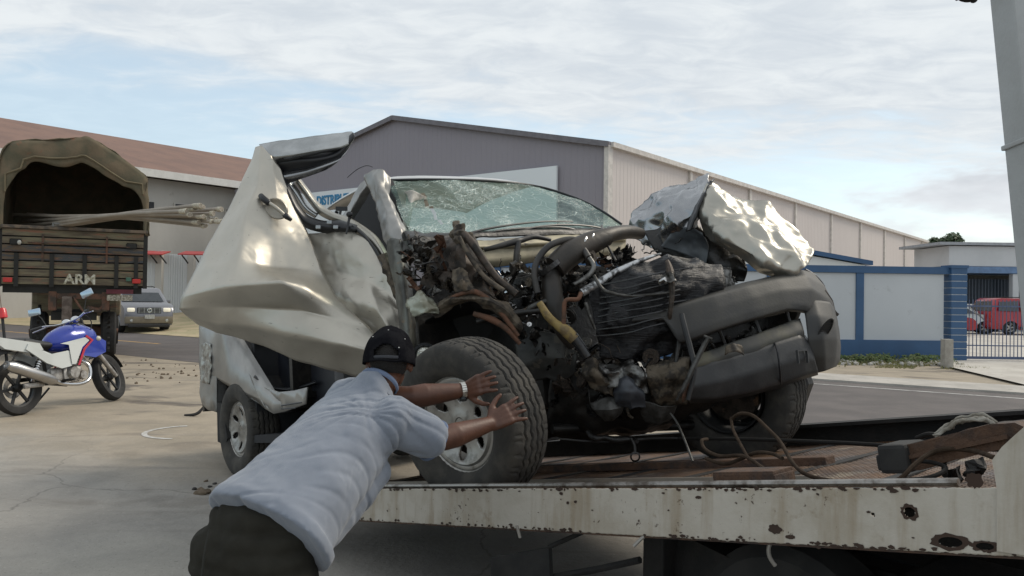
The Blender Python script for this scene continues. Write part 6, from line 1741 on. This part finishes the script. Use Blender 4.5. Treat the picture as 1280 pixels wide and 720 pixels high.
bm = BM(); box(bm, (-.30, -.03, zt+.14), (.30, .03, .03)); box(bm, (-.435, -.03, zt+.09), (.03, .03, .12)); box(bm, (-.165, -.03, zt+.09), (.03, .03, .12)); add('lift_handle', bm, mat('handle_grey', (.25, .25, .24), .5), army)
# body sides and floor
for s_ in (-1, 1): kbox('body_side', (s_*(KW-.03), 1.9, (zt+zb_)/2), (.05, 3.8, zt-zb_), olive)
kbox('body_floor', (0, 1.9, zb_+.02), (KW*2-.08, 3.75, .10), dk)
for s_ in (-1, 1): kbox('corner_post', (s_*(KW-.04), -.01, (zt+zb_)/2+.03), (.09, .08, zt-zb_+.15), dk, bev=.01)
# canvas: lofted arches with sag, thick front edge and open rear
def arch(t, y, grow=0., dz=0.):
    """t 0..1 left to right"""
    pts = [(-KW-.01, zt-.05), (-KW, zt+.7), (-KW+.02, zt+1.4), (-KW*.86, zt+1.82), (-KW*.4, zt+1.93), (0, zt+2.04), (KW*.14, zt+2.08), (KW*.42, zt+1.88), (KW*.72, zt+1.58), (KW*.95, zt+1.30), (KW, zt+.85), (KW+.02, zt-.05)]
    k_ = t*(len(pts)-1); i_ = min(int(k_), len(pts)-2); f_ = k_-i_
    p0, p1, p2, p3 = [V((q[0], 0, q[1])) for q in (pts[max(i_-1, 0)], pts[i_], pts[i_+1], pts[min(i_+2, len(pts)-1)])]
    p = cr(p0, p1, p2, p3, f_, .8); p.y = y
    c_ = V((0, y, zt+.6)); d_ = (p-c_).normalized(); p += d_*grow; p.z += dz; return p
bm = BM(); nt_, ny_ = 60, 22; vs = []
for j in range(ny_+1):
    y = -.05+3.75*j/ny_; row = []
    for i in range(nt_+1):
        p = arch(i/nt_, y); sag = -.07*math.sin(j/ny_*PI*3)**2
        p.z += sag*(1 if p.z > zt+.7 else .2); p += noise.noise_vector(V((p.x*1.6, p.y*1.6, p.z*1.6)))*.08 + noise.noise_vector(V((p.x*5, p.y*5, p.z*5)))*.035
        row.append(bm.verts.new(p))
    vs.append(row)
for j in range(ny_):
    for i in range(nt_): bm.faces.new((vs[j][i], vs[j][i+1], vs[j+1][i+1], vs[j+1][i]))
bm.faces.new([vs[-1][i] for i in range(nt_+1)])
cv = add('canvas_cover', bm, canvas, army, 2); s_ = cv.modifiers.new('t', 'SOLIDIFY'); s_.thickness = .02
# rear valance: hanging flap round the opening, lower edge ragged
bm = BM(); vs = []
for i in range(nt_+1):
    t_ = i/nt_; row = []
    wv_ = .46+.12*math.sin(t_*PI)+.05*noise.noise(V((t_*7, 1, 0)))
    if t_ < .1 or t_ > .93: wv_ = .12
    elif t_ < .22: wv_ = .12+(wv_-.12)*(t_-.1)/.12
    elif t_ > .82: wv_ = .12+(wv_-.12)*(.93-t_)/.11
    for k in range(8):
        g = -wv_*k/7; p = arch(t_, -.07-.03*math.sin(k/7*PI), g); p += noise.noise_vector(V((p.x*3, k*.2, p.z*3)))*.035; row.append(bm.verts.new(p))
    vs.append(row)
for i in range(nt_):
    for k in range(7): bm.faces.new((vs[i][k], vs[i][k+1], vs[i+1][k+1], vs[i+1][k]))
vl = add('rear_flap', bm, canvas, army, 2); s_ = vl.modifiers.new('t', 'SOLIDIFY'); s_.thickness = .03
bm = BM(); tube(bm, [arch(i/20, -.12, -.42 if .18 < i/20 < .85 else -.12) for i in range(2, 19)], .022, 6); add('flap_hem', bm, mat('canvas_hem', (.17, .14, .085), .9), vl)
# chassis end and running gear
kbox('rear_crossmember', (.10, .12, zb_-.22), (1.1, .12, .16), rusty, bev=.01)
kbox('underframe', (0, .5, zb_-.10), (KW*2-.2, .9, .14), dk)
for x in (-.42, .62): kbox('spring_hanger', (x, .15, zb_-.34), (.16, .22, .42), rusty, bev=.02)
kbox('tow_plate', (-.14, .05, zb_-.52), (.20, .10, .56), mat('grey_brown', (.16, .13, .11), .8, 0, (.08, .06, .05), 6), bev=.02)
bm = BM(); tube(bm, [(-.02, .05, zb_-.25), (.10, .0, zb_-.45), (.22, .02, zb_-.62)], .025, 6); tube(bm, [(.25, .1, zb_-.5), (.50, .12, zb_-.55), (.60, .15, zb_-.45)], .06, 8); add('tow_jaw', bm, rusty, army, True)
bm = BM(); tube(bm, [(-.9, .95, .55), (-.3, .95, .60), (0, .95, .62), (.3, .95, .60), (.9, .95, .55)], [.09, .12, .22, .12, .09], 12, smooth=3); add('axle', bm, rusty, army, True)
kbox('number_plate', (KW-.55, -.02, zb_-.26), (.52, .02, .13), mat('plate_cream', (.42, .40, .33), .7, 0, (.18, .16, .12), 30, .42, .55))
kbox('reflector_bar', (KW-.55, .0, zb_-.12), (.55, .02, .10), mat('maroon', (.12, .02, .03), .6))
for s_ in (-1, 1):
    for x in ((KW-.75)*s_,):
        for y in (.95,):
            bm = BM(); M = Matrix.Translation((x, y, .52)) @ Matrix.Rotation(PI/2, 4, 'Y')
            lathe(bm, [(.28, -.14), (.47, -.16), (.52, -.12), (.525, 0), (.52, .12), (.47, .16), (.28, .14)], M, 30, closed=True)
            for k in range(30):
                a = 2*PI*k/30; box(bm, (0, 0, 0), (.05, .30, .02), M @ Matrix.Rotation(a, 4, 'Z') @ Matrix.Translation((.525, 0, 0)) @ Matrix.Rotation(PI/2, 4, 'X') @ Matrix.Rotation(PI/2, 4, 'Z'))
            wv = add('wheel', bm, rubber, army, True)
            bm = BM(); lathe(bm, [(0, -.05), (.16, -.05), (.2, .05), (.29, .1), (.29, -.1), (0, -.07)], M, 24); add('rim', bm, rusty, wv)
kbox('cab', (0, 5.0, 1.7), (2.1, 1.7, 1.7), olive, bev=.12)
kbox('front_axle_beam', (0, 5.0, .5), (1.9, .2, .2), dk)
for s_ in (-1, 1):
    bm = BM(); M = Matrix.Translation((s_*.85, 5.0, .52)) @ Matrix.Rotation(PI/2, 4, 'Y')
    lathe(bm, [(.28, -.14), (.47, -.16), (.525, 0), (.47, .16), (.28, .14)], M, 24, closed=True); add('wheel', bm, rubber, army, True)
kbox('chassis_rails', (0, 3.0, .95), (.9, 5.6, .18), dk)

# ------------------------------------------------------------------ bundle of long pale pipes sticking out over the tailgate
pvc = mat('grey_pipe', (.33, .29, .24), .6, 0, (.25, .215, .175), 1.5, .4, .65)
pend = mat('pipe_end_pale', (.50, .47, .38), .7, 0, (.36, .32, .25), 30)
GP = 'pipes in the bundle sticking out of the army truck'
rnd = random.Random(11)
slots = [(i, j) for j in range(4) for i in range(4)]
for idx, (i, j) in enumerate(slots):
    tipx = 262 + rnd.uniform(-34, 16) + (i*3); 
    dy_ = (j-1.5)*6.4 + (i-1.5)*2.0
    zt_ = P(tipx, 269 + dy_ + rnd.uniform(-1.5, 1.5), 14.3+i*.09)
    st = KM @ V((.10+.055*i, 1.6, zt+.04+.075*j))
    mid_ = KM @ V((.42+.06*i, -.05, zt+.13+.075*j))
    bm = BM(); r_ = .036
    mid_ = KM @ V((-.35+.05*i, .10, zt+.10+.07*j)); st = mid_ + (mid_-zt_)*.35
    path = [st, mid_, mid_.lerp(zt_, .5)+UP*.05, zt_]
    tube(bm, path, r_, 10, smooth=4)
    side_ = ['nearest the truck corner', 'second from the truck corner', 'third from the truck corner', 'farthest from the truck corner'][i]
    lay_ = ['top', 'upper middle', 'lower middle', 'bottom'][j]
    lab = 'pale grey pipe in the %s layer of the bundle, %s' % (lay_, side_)
    g = thing('pipe', lab, 'pipe', Matrix.Translation(zt_), GP)
    add('pipe_body', bm, pvc, g, world=True, smooth=True)
    bm = BM(); d_ = (zt_-mid_).normalized(); a_, b_ = frame(d_)
    ln_ = rnd.uniform(.05, .2)
    lathe(bm, [(.030, -ln_), (.044, -ln_), (.046, .004), (.036, .006), (.032, -.04), (0, -.04)], boxM(zt_, a_, b_, d_), 12)
    for v in bm.verts: v.co += noise.noise_vector(v.co*9)*.02
    add('socket', bm, pend, g, world=True, smooth=True)

# ================================================================== CARS
carglass = mat('car_glass', (.02, .025, .03), .06, 0, (.03, .035, .04), 2, spec=.8)
carblk = mat('car_black_trim', (.018, .018, .018), .6)
lampg = mat('headlamp_glass', (.55, .57, .55), .12, .5, (.4, .42, .4), 20)
def car(name, label, M, L, W, H, paint, belt, style, group=None, lights=False):
    """x forward, z up; built from a side outline with tumblehome"""
    t = thing(name, label, 'car', M, group)
    hl, hw = L/2, W/2
    g = .24
    if style == 'suv':
        prof = [(-hl, g+.22), (-hl-.02, belt-.25), (-hl+.02, belt), (-hl+.22, H-.10), (-hl+.42, H), (hl*.28, H), (hl*.36, H-.05), (hl*.60, belt+.07), (hl*.93, belt-.03), (hl, belt-.16), (hl+.04, g+.32), (hl, g+.04)]
    else:
        prof = [(-hl, g+.25), (-hl, belt-.14), (-hl+.05, belt+.02), (-hl*.66, belt+.06), (-hl*.40, H-.08), (-hl*.22, H), (hl*.14, H-.01), (hl*.24, H-.07), (hl*.50, belt+.03), (hl*.90, belt-.10), (hl, belt-.22), (hl+.03, g+.25), (hl, g+.04)]
    wb = hl*.60; wr = .36 if style == 'suv' else .32
    # wheel arches cut into the outline
    bottom = []
    for cx in (wb, -wb):
        for k in range(9):
            a = PI*k/8; bottom.append((cx+math.cos(a)*(wr+.07), g+.02+math.sin(a)*(wr+.10)*.92))
    prof2 = prof + bottom + [(-hl+.02, g+.04)]
    def yw(z, x=0):
        tz = max(0, (z-belt)/(H-belt)); e = max(0, (abs(x)-hl*.82)/(hl*.2))
        return hw*(1-.20*tz**1.2-.05*max(0, (g+.25-z)/.3)-.07*e*e)
    bm = BM()
    lay = [(-1, .0), (-1, .05), (1, .05), (1, .0)]
    rings = []
    for s_, ins in ((-1, 0), (-1, 1), (1, 1), (1, 0)):
        row = []
        for (x, z) in prof2:
            cx, cz = 0, (g+H)/2
            f_ = 1 if ins else .965
            xx = cx+(x-cx)*(1 if ins else .985); zz = cz+(z-cz)*(1 if ins else .97) if z > g+.6 else z
            row.append(bm.verts.new((xx, s_*(yw(z, x) - (.07 if ins else 0)), zz)))
        rings.append(row)
    n_ = len(prof2)
    for a in range(3):
        for k in range(n_): bm.faces.new((rings[a][k], rings[a][(k+1) % n_], rings[a+1][(k+1) % n_], rings[a+1][k]))
    f1 = bm.faces.new(rings[0][::-1]); f2 = bm.faces.new(rings[3]); bmesh.ops.triangulate(bm, faces=[f1, f2])
    add('body', bm, paint, t, True)
    # side windows
    def side(name, poly, m, off=.006, par=t):
        for s_ in (-1, 1):
            bm = BM(); pts = [V((x*.985, s_*(yw(z, x)+off), (g+H)/2+(z-(g+H)/2)*.97)) for x, z in poly]
            f = bm.faces.new([bm.verts.new(p) for p in pts]); r_ = bmesh.ops.extrude_face_region(bm, geom=[f]); 
            for v in r_['geom']:
                if isinstance(v, bmesh.types.BMVert): v.co.y -= s_*.012
            add(name, bm, m, par)
    if style == 'suv':
        side('window', [(-hl+.33, belt+.08), (-hl+.42, H-.16), (-hl*.42, H-.12), (-hl*.42, belt+.06)], carglass)
        side('window', [(-hl*.38, belt+.06), (-hl*.38, H-.12), (-.02, H-.12), (-.02, belt+.06)], carglass)
        side('window', [(.05, belt+.06), (.05, H-.12), (hl*.30, H-.13), (hl*.50, belt+.07)], carglass)
        fy = (hl*.37, H-.09, hl*.585, belt+.10); ry = (-hl+.205, H-.16, -hl+.04, belt+.06)
    else:
        side('window', [(-hl*.58, belt+.08), (-hl*.38, H-.13), (-.06, H-.10), (-.06, belt+.05)], carglass)
        side('window', [(0, belt+.05), (0, H-.10), (hl*.16, H-.10), (hl*.42, belt+.06)], carglass)
        fy = (hl*.245, H-.10, hl*.48, belt+.06); ry = (-hl*.40, H-.13, -hl*.64, belt+.09)
    for nm, (x0, z0_, x1, z1_), o_ in (('windscreen', fy, .03), ('rear_window', ry, -.03)):
        bm = BM(); a, b = yw(z0_)-.14, yw(z1_)-.14
        prism(bm, [(x0+o_*.4, -a, z0_), (x0+o_*.4, a, z0_), (x1+o_, b, z1_), (x1+o_, -b, z1_)], (-o_*.6, 0, 0)); add(nm, bm, carglass, t)
    side('sill', [(-wb+wr+.1, g+.03), (-wb+wr+.1, g+.14), (wb-wr-.1, g+.14), (wb-wr-.1, g+.03)], carblk)
    for x in (-.25, hl*.12): 
        for s_ in (-1, 1):
            bm = BM(); box(bm, (x, s_*(yw(belt-.12)+.012), belt-.12), (.16, .03, .03), None, .008); add('door_handle', bm, lampg, t)
    for s_ in (-1, 1):
        bm = BM(); box(bm, (hl*.42, s_*(hw+.09), belt+.10), (.10, .18, .13), None, .03); add('mirror', bm, paint, t, True)
    for x in (wb, -wb):
        for s_ in (-1, 1):
            Mw = Matrix.Translation((x, s_*(hw-.13), wr)) @ Matrix.Rotation(-s_*PI/2, 4, 'X')
            bm = BM(); lathe(bm, [(wr*.62, -.10), (wr*.93, -.11), (wr, -.07), (wr, .07), (wr*.93, .11), (wr*.62, .10)], Mw, 28, closed=True); wv = add('wheel', bm, rubber, t, True)
            bm = BM(); lathe(bm, [(0, .06), (.06, .065), (.08, .05)], Mw, 16); lathe(bm, [(wr*.56, .07), (wr*.64, .09), (wr*.62, -.05), (wr*.54, -.05)], Mw, 28, closed=True)
            for k in range(5):
                a = 2*PI*k/5; box(bm, (wr*.33, 0, .06), (wr*.56, wr*.22, .03), Mw @ Matrix.Rotation(a, 4, 'Z'), .006)
            add('rim', bm, alloy, wv)
            bm = BM(); lathe(bm, [(0, .0), (wr*.6, .0), (wr*.6, -.04), (0, -.04)], Mw, 16); add('brake_disc', bm, carblk, wv)
    # front and rear ends
    bm = BM(); box(bm, (hl+.01, 0, g+.24), (.12, W*.93, .26), None, .05); add('front_bumper', bm, paint if style != 'suv' else mat('bumper_tan', (.20, .17, .12), .5), t, True)
    bm = BM(); box(bm, (-hl+.01, 0, g+.24), (.14, W*.92, .26), None, .05); add('rear_bumper', bm, paint, t, True)
    gr = BM(); gz = (belt-.22 if style == 'suv' else belt-.30)
    box(gr, (hl+.02, 0, gz), (.03, W*.46, .22), None, .01); gg = add('grille', gr, carblk, t)
    bm = BM()
    for k in range(4): box(bm, (hl+.04, 0, gz-.075+k*.05), (.02, W*.44, .012))
    for k in range(5): box(bm, (hl+.04, -W*.2+k*W*.1, gz), (.02, .02, .2))
    add('grille_bar', bm, lampg, gg)
    bm = BM(); lathe(bm, [(.05, 0), (.07, .012), (.09, 0)], Matrix.Translation((hl+.055, 0, gz)) @ Matrix.Rotation(PI/2, 4, 'Y'), 16); add('badge', bm, lampg, gg)
    for s_ in (-1, 1):
        bm = BM(); box(bm, (hl-.03, s_*W*.345, gz+.02), (.16, W*.15, .15), None, .05); add('headlight', bm, emit('headlight_on', (1, .93, .75), .22) if lights else lampg, t, True)
        bm = BM(); box(bm, (-hl+.03, s_*W*.42, belt-.16), (.10, W*.10, .30 if style == 'suv' else .16), None, .02); add('tail_light', bm, redl, t, True)
        bm = BM(); lathe(bm, [(0, .02), (.05, .015), (.06, 0)], Matrix.Translation((hl+.06, s_*W*.34, g+.22)) @ Matrix.Rotation(PI/2, 4, 'Y'), 14); add('fog_lamp', bm, lampg, t)
    pm = mat('plate_white', (.6, .6, .56), .5, 0, (.30, .30, .28), 55, .45, .52)
    for x in (hl+.085, -hl-.07):
        bm = BM(); box(bm, (x, 0, g+.36), (.02, .34, .15)); add('number_plate', bm, pm, t)
    if style == 'suv':
        bm = BM(); box(bm, (hl+.05, 0, g+.03), (.10, W*.8, .12), None, .03); add('skid_guard', bm, carblk, t)
        for s_ in (-1, 1):
            bm = BM(); tube(bm, [(-hl+.6, s_*hw*.70, H+.0), (-hl+.7, s_*hw*.70, H+.05), (hl*.1, s_*hw*.70, H+.05), (hl*.2, s_*hw*.70, H)], .018, 6); add('roof_rail', bm, carblk, t)
    bm = BM(); box(bm, (0, 0, g+.12), (L*.86, W*.55, .16)); add('underbody', bm, carblk, t)
    return t
greyp = mat('slate_car_paint', (.20, .20, .215), .3, .5, (.18, .18, .195), 1, coat=.5)
redp = mat('red_car_paint', (.33, .012, .022), .28, .15, (.30, .01, .02), 1, coat=.6)
whp = mat('white_car_paint', (.62, .62, .61), .3, 0, (.58, .58, .57), 1, coat=.5)
whp2 = mat('silver_car_paint', (.50, .50, .49), .3, .4, (.47, .47, .46), 1, coat=.5)
sp_ = PZ(172, 416, 0); 
car('car', 'dark grey sport utility car with lit headlights driving up beside the army truck', at(sp_.x-.9, sp_.y+1.6, .01, R(-52)), 4.55, 1.80, 1.68, greyp, 1.05, 'suv', lights=True)
rp = P(1237, 422, 39.5)
car('car', 'red sport utility car parked in the yard behind the gate', at(rp.x+2.35, 40.4, .012, R(2)), 4.7, 1.88, 1.80, redp, 1.10, 'suv')
q_ = P(1207, 420, 42); car('car', 'pale silver saloon car parked between the blue pillar and the red car', at(q_.x-1.15, 41.2, .012, R(-20)), 4.4, 1.75, 1.52, whp2, .96, 'sedan')
q_ = P(1207, 420, 38); car('car', 'small red car mostly hidden behind the blue gate pillar', at(q_.x-1.85, 38.0, .012, R(4)), 3.9, 1.65, 1.45, redp, .92, 'sedan')
q_ = P(1222, 400, 45); car('car', 'white hatchback parked behind the silver saloon in the yard', at(q_.x-.9, 44.6, .012, R(-10)), 4.0, 1.68, 1.50, whp, .95, 'sedan')

# ================================================================== MOTORCYCLE (x forward, y left, z up)
g1, g2 = PZ(24, 519, 0), PZ(140, 501, 0)
hd_ = (g2-g1); ang = math.atan2(hd_.y, hd_.x); c_ = (g1+g2)/2
BK = at(c_.x, c_.y, 0, ang, R(-9)) @ Matrix.Scale(1.05, 4)
bike = thing('motorcycle', 'white and blue motorcycle on its side stand with a red beacon on a pole behind', 'motorcycle', BK)
HB = hd_.length/2/1.05; WR = .315
mw = mat('bike_white', (.58, .60, .58), .3, 0, (.53, .55, .53), 2, coat=.5)
mb = mat('bike_blue', (.012, .035, .33), .22, .1, (.01, .03, .28), 2, coat=.7)
mr = mat('bike_red', (.50, .02, .05), .35)
mk = mat('bike_black', (.012, .012, .012), .5)
msil = mat('engine_silver', (.42, .40, .37), .42, .75, (.25, .23, .21), 12, bump=.2)
mch = mat('chrome', (.66, .66, .66), .12, 1., (.6, .6, .6), 5)
def bw(parent_M, steer, brakes=True):
    M = parent_M @ Matrix.Rotation(PI/2, 4, 'X')
    bm = BM(); lathe(bm, [(.225, -.035), (.265, -.055), (.300, -.052), (.315, -.018), (.317, 0), (.315, .018), (.300, .052), (.265, .055), (.225, .035)], M, 44, closed=True)
    wv = add('wheel', bm, rubber, bike, True)
    bm = BM(); lathe(bm, [(.205, -.03), (.232, -.036), (.236, 0), (.232, .036), (.205, .03), (.212, 0)], M, 44, closed=True)
    lathe(bm, [(0, -.06), (.035, -.06), (.05, -.03), (.05, .03), (.035, .06), (0, .06)], M, 18)
    for k in range(6):
        a = 2*PI*k/6; box(bm, (.125, 0, 0), (.19, .035, .022), M @ Matrix.Rotation(a, 4, 'Z') @ Matrix.Rotation(.12, 4, 'Z'), .006)
    add('rim', bm, mk, wv)
    bm = BM(); lathe(bm, [(.06, -.062), (.12, -.062), (.12, -.058), (.06, -.058)], M, 24, closed=True); add('brake_disc', bm, msil, wv)
rear = V((-HB, 0, WR)); front = V((HB, 0, WR))
bw(Matrix.Translation(rear), 0)
# steering axis: everything from the triple clamp down turns right
rake = R(25); head = V((HB-.50, 0, .88)); ax = (front-V((.06, 0, 0)) - head).normalized()
ST = Matrix.Translation(head) @ Matrix.Rotation(R(-20), 4, ax) @ Matrix.Translation(-head)
bw(ST @ Matrix.Translation(front), 1)
def part(name, fn, m, par=bike, sm=True, st=False):
    bm = BM(); fn(bm)
    if st: bmesh.ops.transform(bm, matrix=ST, verts=bm.verts)
    return add(name, bm, m, par, sm)
for s_ in (-1, 1):
    part('fork_leg', lambda b, s_=s_: (tube(b, [head+V((-.03, s_*.10, .12)), head.lerp(front, .45)+V((0, s_*.10, 0))], .020, 10), tube(b, [head.lerp(front, .42)+V((0, s_*.10, 0)), front+V((0, s_*.10, -.02))], .030, 10)), msil, st=True)
part('front_fender', lambda b: [b.faces.new([b.verts.new(front+V((r*math.cos(a1), y, r*math.sin(a1)))) for a1, y, r in ((a, y0, .345-.4*y0*y0), (a+.12, y0, .345-.4*y0*y0), (a+.12, y0+.035, .345-.4*(y0+.035)**2), (a, y0+.035, .345-.4*(y0+.035)**2))]) for a in [R(20)+.12*k for k in range(16)] for y0 in (-.07, -.035, 0, .035)], mk, st=True)
part('headlight', lambda b: (ell(b, head+V((.20, 0, -.02)), .10, .085, .085), lathe(b, [(.075, 0), (.088, .01), (.082, .03), (.0, .038)], Matrix.Translation(head+V((.26, 0, -.02))) @ Matrix.Rotation(PI/2, 4, 'Y'), 24)), mch, st=True)
part('headlight_fairing', lambda b: (ell(b, head+V((.13, 0, .06)), .10, .11, .12), box(b, head+V((.16, 0, .17)), (.03, .16, .12), None, .02)), mk, st=True)
for s_ in (-1, 1):
    part('indicator', lambda b, s_=s_: (tube(b, [head+V((.14, s_*.07, -.10)), head+V((.16, s_*.16, -.10))], .010, 6), ell(b, head+V((.17, s_*.19, -.10)), .045, .035, .032)), mat('indicator_pale', (.55, .52, .42), .3), st=True)
part('handlebar', lambda b: tube(b, [head+V((-.20, .36, .20)), head+V((-.10, .28, .22)), head+V((-.03, .12, .19)), head+V((-.03, -.12, .19)), head+V((-.10, -.28, .22)), head+V((-.20, -.36, .20))], .012, 8, smooth=4), mch, st=True)
for s_ in (-1, 1):
    part('grip', lambda b, s_=s_: tube(b, [head+V((-.12, s_*.29, .218)), head+V((-.22, s_*.38, .198))], .018, 8), mk, st=True)
    part('lever', lambda b, s_=s_: tube(b, [head+V((-.06, s_*.24, .21)), head+V((-.08, s_*.33, .20)), head+V((-.15, s_*.40, .18))], .007, 6), mch, st=True)
    part('mirror_stem', lambda b, s_=s_: tube(b, [head+V((-.08, s_*.25, .22)), head+V((-.06, s_*.29, .33)), head+V((-.06, s_*.33, .41))], .006, 6), mk, st=True)
    part('mirror', lambda b, s_=s_: (box(b, (0, 0, 0), (.03, .15, .085), Matrix.Translation(head+V((-.07, s_*.35, .44))) @ Matrix.Rotation(R(8)*s_, 4, 'X'), .012)), mat('mirror_glass', (.50, .60, .70), .12, .8), st=True)
part('clocks', lambda b: (ell(b, head+V((.03, .06, .20)), .05, .055, .045), ell(b, head+V((.03, -.06, .20)), .05, .055, .045)), mch, st=True)
part('brake_hose', lambda b: tube(b, [head+V((-.06, -.22, .22)), head+V((.12, -.20, .12)), head+V((.10, -.12, -.15)), front+V((0, -.09, .1))], .007, 6, smooth=4), mk, st=True)
part('frame', lambda b: (tube(b, [head, V((-.05, 0, .72)), V((-.45, 0, .72)), V((-HB-.05, 0, .80))], .022, 8), tube(b, [head+V((0, 0, -.08)), V((.18, 0, .38)), V((.0, 0, .28)), V((-.28, 0, .32)), V((-.30, 0, .70))], .022, 8), tube(b, [V((-.28, -.09, .36)), rear+V((0, -.10, 0))], .022, 8), tube(b, [V((-.28, .09, .36)), rear+V((0, .10, 0))], .022, 8)), mk)
# tank with white/red flash panels
def tankf(b):
    secs = [(.47, .045, .82, .07), (.40, .115, .83, .15), (.24, .155, .84, .19), (.04, .15, .83, .185), (-.13, .11, .80, .14), (-.24, .06, .765, .07)]
    tube(b, [(x, 0, z) for x, w_, z, h_ in secs], [h_ for *_, h_ in secs], 22, smooth=4, flat=1.0)
    for v in b.verts: v.co.y *= .95; v.co.z = v.co.z if v.co.z > .74 else .74+(v.co.z-.74)*.8
tk = part('fuel_tank', tankf, mb)
part('filler_cap', lambda b: lathe(b, [(0, .012), (.035, .012), (.04, 0)], Matrix.Translation((.05, 0, .955)), 18), mch, tk)
for s_ in (-1, 1):
    y = s_*.18
    part('tank_shroud', lambda b, y=y, s_=s_: prism(b, [(.02, y, .64), (.32, y*.97, .58), (.52, y*.85, .64), (.55, y*.8, .78), (.36, y*.95, .86), (.06, y, .80)], (0, -s_*.02, 0)), mb, tk, False)
    part('side_flash', lambda b, y=y, s_=s_: prism(b, [(-.20, y*1.02, .78), (.18, y*1.04, .84), (.24, y*1.04, .80), (.12, y*1.04, .72), (.0, y*1.04, .52), (-.06, y*1.04, .52), (.02, y*1.03, .70), (-.08, y*1.03, .76)], (0, -s_*.012, 0)), mw, tk, False)
    part('red_stripe', lambda b, y=y, s_=s_: (prism(b, [(.18, y*1.07, .845), (.26, y*1.07, .80), (.13, y*1.07, .70), (.02, y*1.07, .50), (.05, y*1.07, .50), (.16, y*1.07, .69), (.30, y*1.07, .80), (.20, y*1.07, .87)], (0, -s_*.008, 0)),), mr, tk, False)
    part('side_panel', lambda b, y=y, s_=s_: (prism(b, [(-.06, y*.98, .50), (.02, y*.98, .66), (-.10, y*.98, .69), (-.20, y*.95, .62), (-.36, y*.95, .66), (-.62, y*.9, .80), (-.66, y*.9, .74), (-.40, y*.92, .56), (-.20, y*.95, .48)], (0, -s_*.02, 0)),), mw, bike, False)
    part('tail_fairing', lambda b, y=y, s_=s_: prism(b, [(-.42, y*.86, .72), (-.46, y*.86, .80), (-.98, y*.72, .90), (-1.02, y*.68, .86), (-.90, y*.72, .76), (-.60, y*.80, .70)], (0, -s_*.05, 0)), mw, bike, False)
part('seat', lambda b: (tube(b, [(-.14, 0, .76), (-.26, 0, .755), (-.42, 0, .775), (-.56, 0, .835), (-.80, 0, .87), (-.95, 0, .90)], [.05, .10, .12, .115, .10, .06], 16, smooth=4), [setattr(v.co, 'z', .76+(v.co.z-.76)*.55 + .02) for v in b.verts]), mk)
part('rear_fender', lambda b: prism(b, [(-.70, -.07, .74), (-.95, -.07, .80), (-1.12, -.07, .62), (-1.16, -.07, .46), (-1.10, -.07, .46), (-1.05, -.07, .60), (-.9, -.07, .70)], (0, .14, 0)), mk, bike, False)
part('tail_light', lambda b: box(b, (-1.04, 0, .84), (.06, .16, .06), None, .015), mr)
part('engine', lambda b: (box(b, (.02, 0, .40), (.30, .24, .20), None, .05), tube(b, [(.08, 0, .45), (.14, 0, .66)], [.085, .095], 14), lathe(b, [(0, .16), (.07, .16), (.09, .12), (.09, 0)], Matrix.Translation((.0, 0, .42)) @ Matrix.Rotation(PI/2, 4, 'X'), 22), lathe(b, [(0, .15), (.05, .15), (.06, .11), (.06, 0)], Matrix.Translation((.14, 0, .38)) @ Matrix.Rotation(PI/2, 4, 'X'), 20), box(b, (-.18, 0, .40), (.22, .18, .20), None, .04)), msil)
for k in range(6):
    part('cooling_fin', lambda b, k=k: lathe(b, [(.09, -.004), (.115, -.004), (.115, .004), (.09, .004)], Matrix.Translation((.09+.010*k, 0, .50+.028*k)) @ Matrix.Rotation(R(16), 4, 'Y'), 18, closed=True), mat('fin_grey', (.16, .155, .15), .5, .6))
part('exhaust_pipe', lambda b: tube(b, [(.18, -.05, .58), (.28, -.10, .48), (.24, -.12, .32), (.05, -.14, .27), (-.20, -.15, .30), (-.34, -.16, .36)], .022, 10, smooth=4), mch)
part('muffler', lambda b: (tube(b, [(-.30, -.17, .34), (-.38, -.175, .365), (-.88, -.185, .55), (-.94, -.185, .57)], [.028, .062, .064, .045], 18), lathe(b, [(.02, 0), (.046, 0), (.05, .02), (.03, .02)], Matrix.Translation((-.94, -.185, .57)) @ Matrix.Rotation(R(-70), 4, 'Y'), 14, closed=True)), mat('muffler_steel', (.50, .49, .48), .28, .9, (.42, .41, .40), 4))
part('foot_peg', lambda b: (tube(b, [(-.16, -.10, .33), (-.16, -.30, .33)], .014, 8), box(b, (-.16, -.20, .34), (.05, .14, .02), None, .005)), mk)
part('shock', lambda b: (tube(b, [(-.42, -.12, .68), (-.58, -.12, .36)], .020, 8), [tube(b, [(-.43-.013*k, -.12, .66-.026*k), (-.435-.013*k, -.12, .652-.026*k)], .036, 12) for k in range(10)]), mch)
part('chain_guard', lambda b: box(b, (-.48, .11, .40), (.42, .02, .05), None, .006), mk)
part('side_stand', lambda b: tube(b, [(-.14, .12, .27), (-.20, .26, .12), (-.22, .34, .062)], .013, 8), mk)
part('swingarm_plate', lambda b: box(b, (-HB+.12, -.12, .32), (.26, .03, .06), None, .01), msil)
pole = part('beacon_pole', lambda b: tube(b, [(-.80, -.02, .62), (-.80, -.02, 1.12)], .016, 8), mk)
part('beacon', lambda b: lathe(b, [(0, .11), (.035, .11), (.046, .09), (.055, .0), (.04, -.01), (0, -.01)], Matrix.Translation((-.80, -.02, 1.13)), 20), mat('beacon_red', (.62, .015, .02), .3, coat=.4), pole)
part('antenna', lambda b: tube(b, [(-.80, -.02, 1.22), (-.81, -.02, 1.70)], .004, 5), mat('antenna_brown', (.16, .09, .06), .6), pole)
part('rear_carrier', lambda b: (tube(b, [(-.60, -.10, .86), (-.80, -.10, .62), (-.80, -.02, .62)], .010, 6),), mk)
